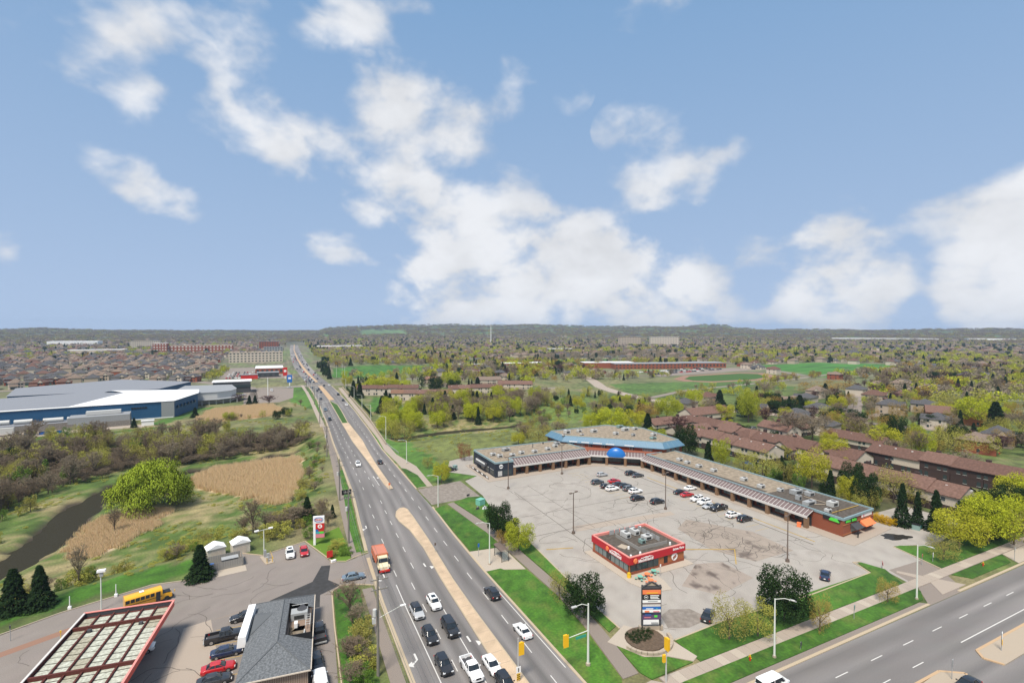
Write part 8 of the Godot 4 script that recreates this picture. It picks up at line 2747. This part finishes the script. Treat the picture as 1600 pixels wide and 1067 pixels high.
	part(p, "gable_panel", gt.mesh(), M.stone)
	part(p, "brick_foot", boxm(4.6, 0.8, 0.6), M.stone, Vector3(0, 0, -0.4))
	# bus shelter
	var s := thing("bus_shelter", "glass and dark metal bus shelter on a concrete pad", "shelter", Vector3(48.2, 0.13, -104.4))
	for q in [[-0.8, -2.0], [0.8, -2.0], [-0.8, 2.0], [0.8, 2.0]]: part(s, "post", boxm(0.1, 2.4, 0.1), M.frame_dark, Vector3(q[0], 0, q[1]))
	var rb := MB.new()
	var rr := []
	for e in [-2.2, 2.2]:
		var row := []
		for k in 9: row.append(Vector3(cos(PI * k / 8.0) * 1.0, 2.4 + sin(PI * k / 8.0) * 0.4, e))
		rr.append(row)
	rb.loft(rr, false)
	part(s, "roof", rb.mesh(), M.pole_brown)
	var pane := StandardMaterial3D.new()
	pane.albedo_color = Color(0.6, 0.65, 0.65, 0.25)
	pane.transparency = BaseMaterial3D.TRANSPARENCY_ALPHA
	pane.roughness = 0.05
	for k in 3: part(s, "pane", boxm(0.03, 1.9, 1.2), pane, Vector3(0.8, 0.3, -1.3 + k * 1.3))
	for z in [-2.0, 2.0]: part(s, "pane", boxm(1.4, 1.9, 0.03), pane, Vector3(0, 0.3, z))
	part(s, "bench", boxm(0.4, 0.08, 2.6), M.fence_wood, Vector3(0.5, 0.5, 0))
	post_sign(43.9, -107.6, "bus_stop_sign", "blue and white bus stop sign at the kerb by the shelter", 3.0, 0.45, 0.8, M.blue, 0.2)
	post_sign(151.8, -52.6, "bus_stop_sign", "bus stop sign on the side street near the picture edge", 3.0, 0.45, 0.7, M.metal_light, 0.2)
	# small roadside things
	for q in [[68.3, -54.6, "red and yellow fire hydrant on the lawn near the traffic signal"], [142.1, -54.4, "fire hydrant on the small lawn by the bus stop pad"]]:
		var h := thing("fire_hydrant", q[2], "hydrant", Vector3(q[0], 0.13, q[1]))
		part(h, "barrel", tubem(0.7, 0.14, 0.13), M.red)
		part(h, "bonnet", tubem(0.22, 0.18, 0.08), M.yellow, Vector3(0, 0.7, 0))
		for s2 in [-1.0, 1.0]:
			var nz := part(h, "nozzle", tubem(0.16, 0.07, 0.07), M.yellow, Vector3(0, 0.48, s2 * 0.1))
			nz.rotation.x = s2 * PI / 2
	var mb := post_sign(121.0, -63.6, "entrance_sign", "small dark red sign on the lawn at the side entrance", 1.3, 1.5, 0.55, M.red_panel, 0.6, 0.13)
	post_sign(130.6, -60.6, "stop_sign", "small red sign at the mouth of the side entrance", 2.4, 0.7, 0.5, M.red, 0.4)
	post_sign(134.6, -60.4, "notice_sign", "white notice board on the lawn beyond the side entrance", 2.0, 0.7, 0.9, M.white, 0.4)
	post_sign(95.0, -54.4, "notice_sign", "green-white sign on the verge between two young trees", 2.6, 0.5, 0.8, M.metal_green, 0.3)
	post_sign(78.2, -53.0, "litter_bin_post", "small dark box on a post at the side-street verge", 1.2, 0.55, 0.6, M.charcoal, 0.3)
	post_sign(91.5, -38.4, "median_sign", "grey sign on the tip of the nearer side-street median", 3.0, 0.6, 0.8, M.metal, 0.3, 0.2)
	var md := post_sign(106.9, -38.4, "median_sign", "white keep-right sign with yellow marker on the farther median tip", 3.0, 0.8, 0.9, M.white, 0.3, 0.2)
	part(md, "hazard_marker", boxm(0.45, 0.8, 0.06), M.signal_yellow, Vector3(0, 1.0, 0.1))
	post_sign(36.3, -165.5, "median_sign", "orange sign on the tip of the long bridge median", 2.2, 0.6, 0.7, M.orange, 0.1, 0.2)
	post_sign(36.0, -149.0, "median_sign", "slim sign standing just off the near median nose", 2.6, 0.5, 0.7, M.metal, 0.1)
	post_sign(35.6, -114.0, "median_sign", "brown sign on the near median beside the left-turn arrow", 2.2, 0.4, 0.6, M.pole_brown, 0.1, 0.2)
	post_sign(56.8, -147.8, "notice_sign", "small dark sign at the edge of the mall driveway", 0.9, 1.2, 0.6, M.charcoal, 0.4)
	post_sign(13.0, -121.0, "red_sign_board", "red and white sign board on the bank beside the driveway", 2.0, 1.3, 1.5, M.red, 0.1)
	post_sign(75.0, -82.2, "notice_sign", "white sign post by the restaurant's picnic tables", 2.4, 0.3, 0.5, M.white, 0.0, 0.16)
	for q in [[57.6, -139.6, "pale green utility cabinet by the lawn pine", "green_box", 2.2, 1.6, 1.8], [63.6, -178.8, "dark green donation bin beside the shrub north of the driveway", "metal_green", 1.3, 1.6, 1.3], [13.6, -119.2, "small white marker box at the driveway kerb", "white", 1.0, 0.35, 0.5], [14.2, -72.4, "pale green utility box by the utility pole", "pole_pale", 1.0, 0.9, 0.8], [126.8, -86.8, "orange bin under the mall arcade", "orange", 0.9, 1.0, 0.9]]:
		var c := thing("utility_box", q[2], "box", Vector3(q[0], 0.12, q[1]), 0.4)
		part(c, "body", boxm(q[4], q[5], q[6]), M[q[3]])
		part(c, "lid", boxm(q[4] + 0.1, 0.1, q[6] + 0.1), M[q[3]], Vector3(0, q[5], 0))
		part(c, "plinth", boxm(q[4] + 0.3, 0.1, q[6] + 0.3), M.stone, Vector3(0, -0.08, 0))
	var rng := RandomNumberGenerator.new()
	rng.seed = 6
	for k in 9:
		var bag := thing("rubbish_bag", "%s bag in the heap dumped beside the green cabinet" % ["white", "black", "grey"][k % 3], "bag", Vector3(56.4 + rng.randf_range(-1.6, 1.6), 0.14, -136.6 + rng.randf_range(-1.2, 1.2)), rng.randf() * TAU, "dumped rubbish bags")
		part(bag, "sack", crowns.shrub0 if false else tubem(0.5, 0.42, 0.2, 7), [M.white, M.charcoal, M.metal][k % 3])
		part(bag, "knot", tubem(0.12, 0.12, 0.05, 5), [M.white, M.charcoal, M.metal][k % 3], Vector3(0, 0.5, 0))
	var dm := thing("dumpster", "green dumpster at the end of the lane behind the mall", "dumpster", Vector3(153.6, 0.05, -72.6), 0.3)
	part(dm, "body", boxm(3.2, 1.3, 1.7), M.metal_green)
	part(dm, "lid", boxm(3.3, 0.12, 1.8), M.black, Vector3(0, 1.3, 0))
	part(dm, "logo_patch", boxm(1.0, 0.6, 0.05), M.teal, Vector3(0.4, 0.4, 0.87))
	make_person()

# One standing person in dark clothes: a continuous skin lofted through body sections.
func make_person() -> void:
	var t := thing("person", "person in dark clothes standing outside the orange-awning shop", "person", Vector3(133.2, 0.15, -75.6), 2.4)
	var b := MB.new()
	var prof := [[0.02, 0.11, 0.14], [0.1, 0.12, 0.1], [0.5, 0.15, 0.11], [0.85, 0.18, 0.13], [0.98, 0.19, 0.14], [1.12, 0.17, 0.12], [1.3, 0.21, 0.14], [1.42, 0.22, 0.13], [1.48, 0.13, 0.1], [1.53, 0.06, 0.06], [1.58, 0.07, 0.08], [1.66, 0.085, 0.1], [1.74, 0.075, 0.09], [1.79, 0.03, 0.04]]
	var rings := []
	for q in prof:
		var row := []
		for k in 10:
			var a := -TAU * k / 10.0
			row.append(Vector3(cos(a) * q[1], q[0], sin(a) * q[2]))
		rings.append(row)
	b.loft(rings)
	for s in [-1.0, 1.0]:
		b.tube(Vector3(s * 0.2, 1.42, 0), Vector3(s * 0.27, 1.12, 0.02), 0.06, 0.05, 6)
		b.tube(Vector3(s * 0.27, 1.12, 0.02), Vector3(s * 0.24, 0.86, 0.1), 0.05, 0.035, 6)
	part(t, "body", b.mesh(), M.cloth)
	var f := MB.new()
	f.tube(Vector3(0, 1.62, 0.06), Vector3(0, 1.7, 0.07), 0.06, 0.065, 8)
	part(t, "face", f.mesh(), M.skin)
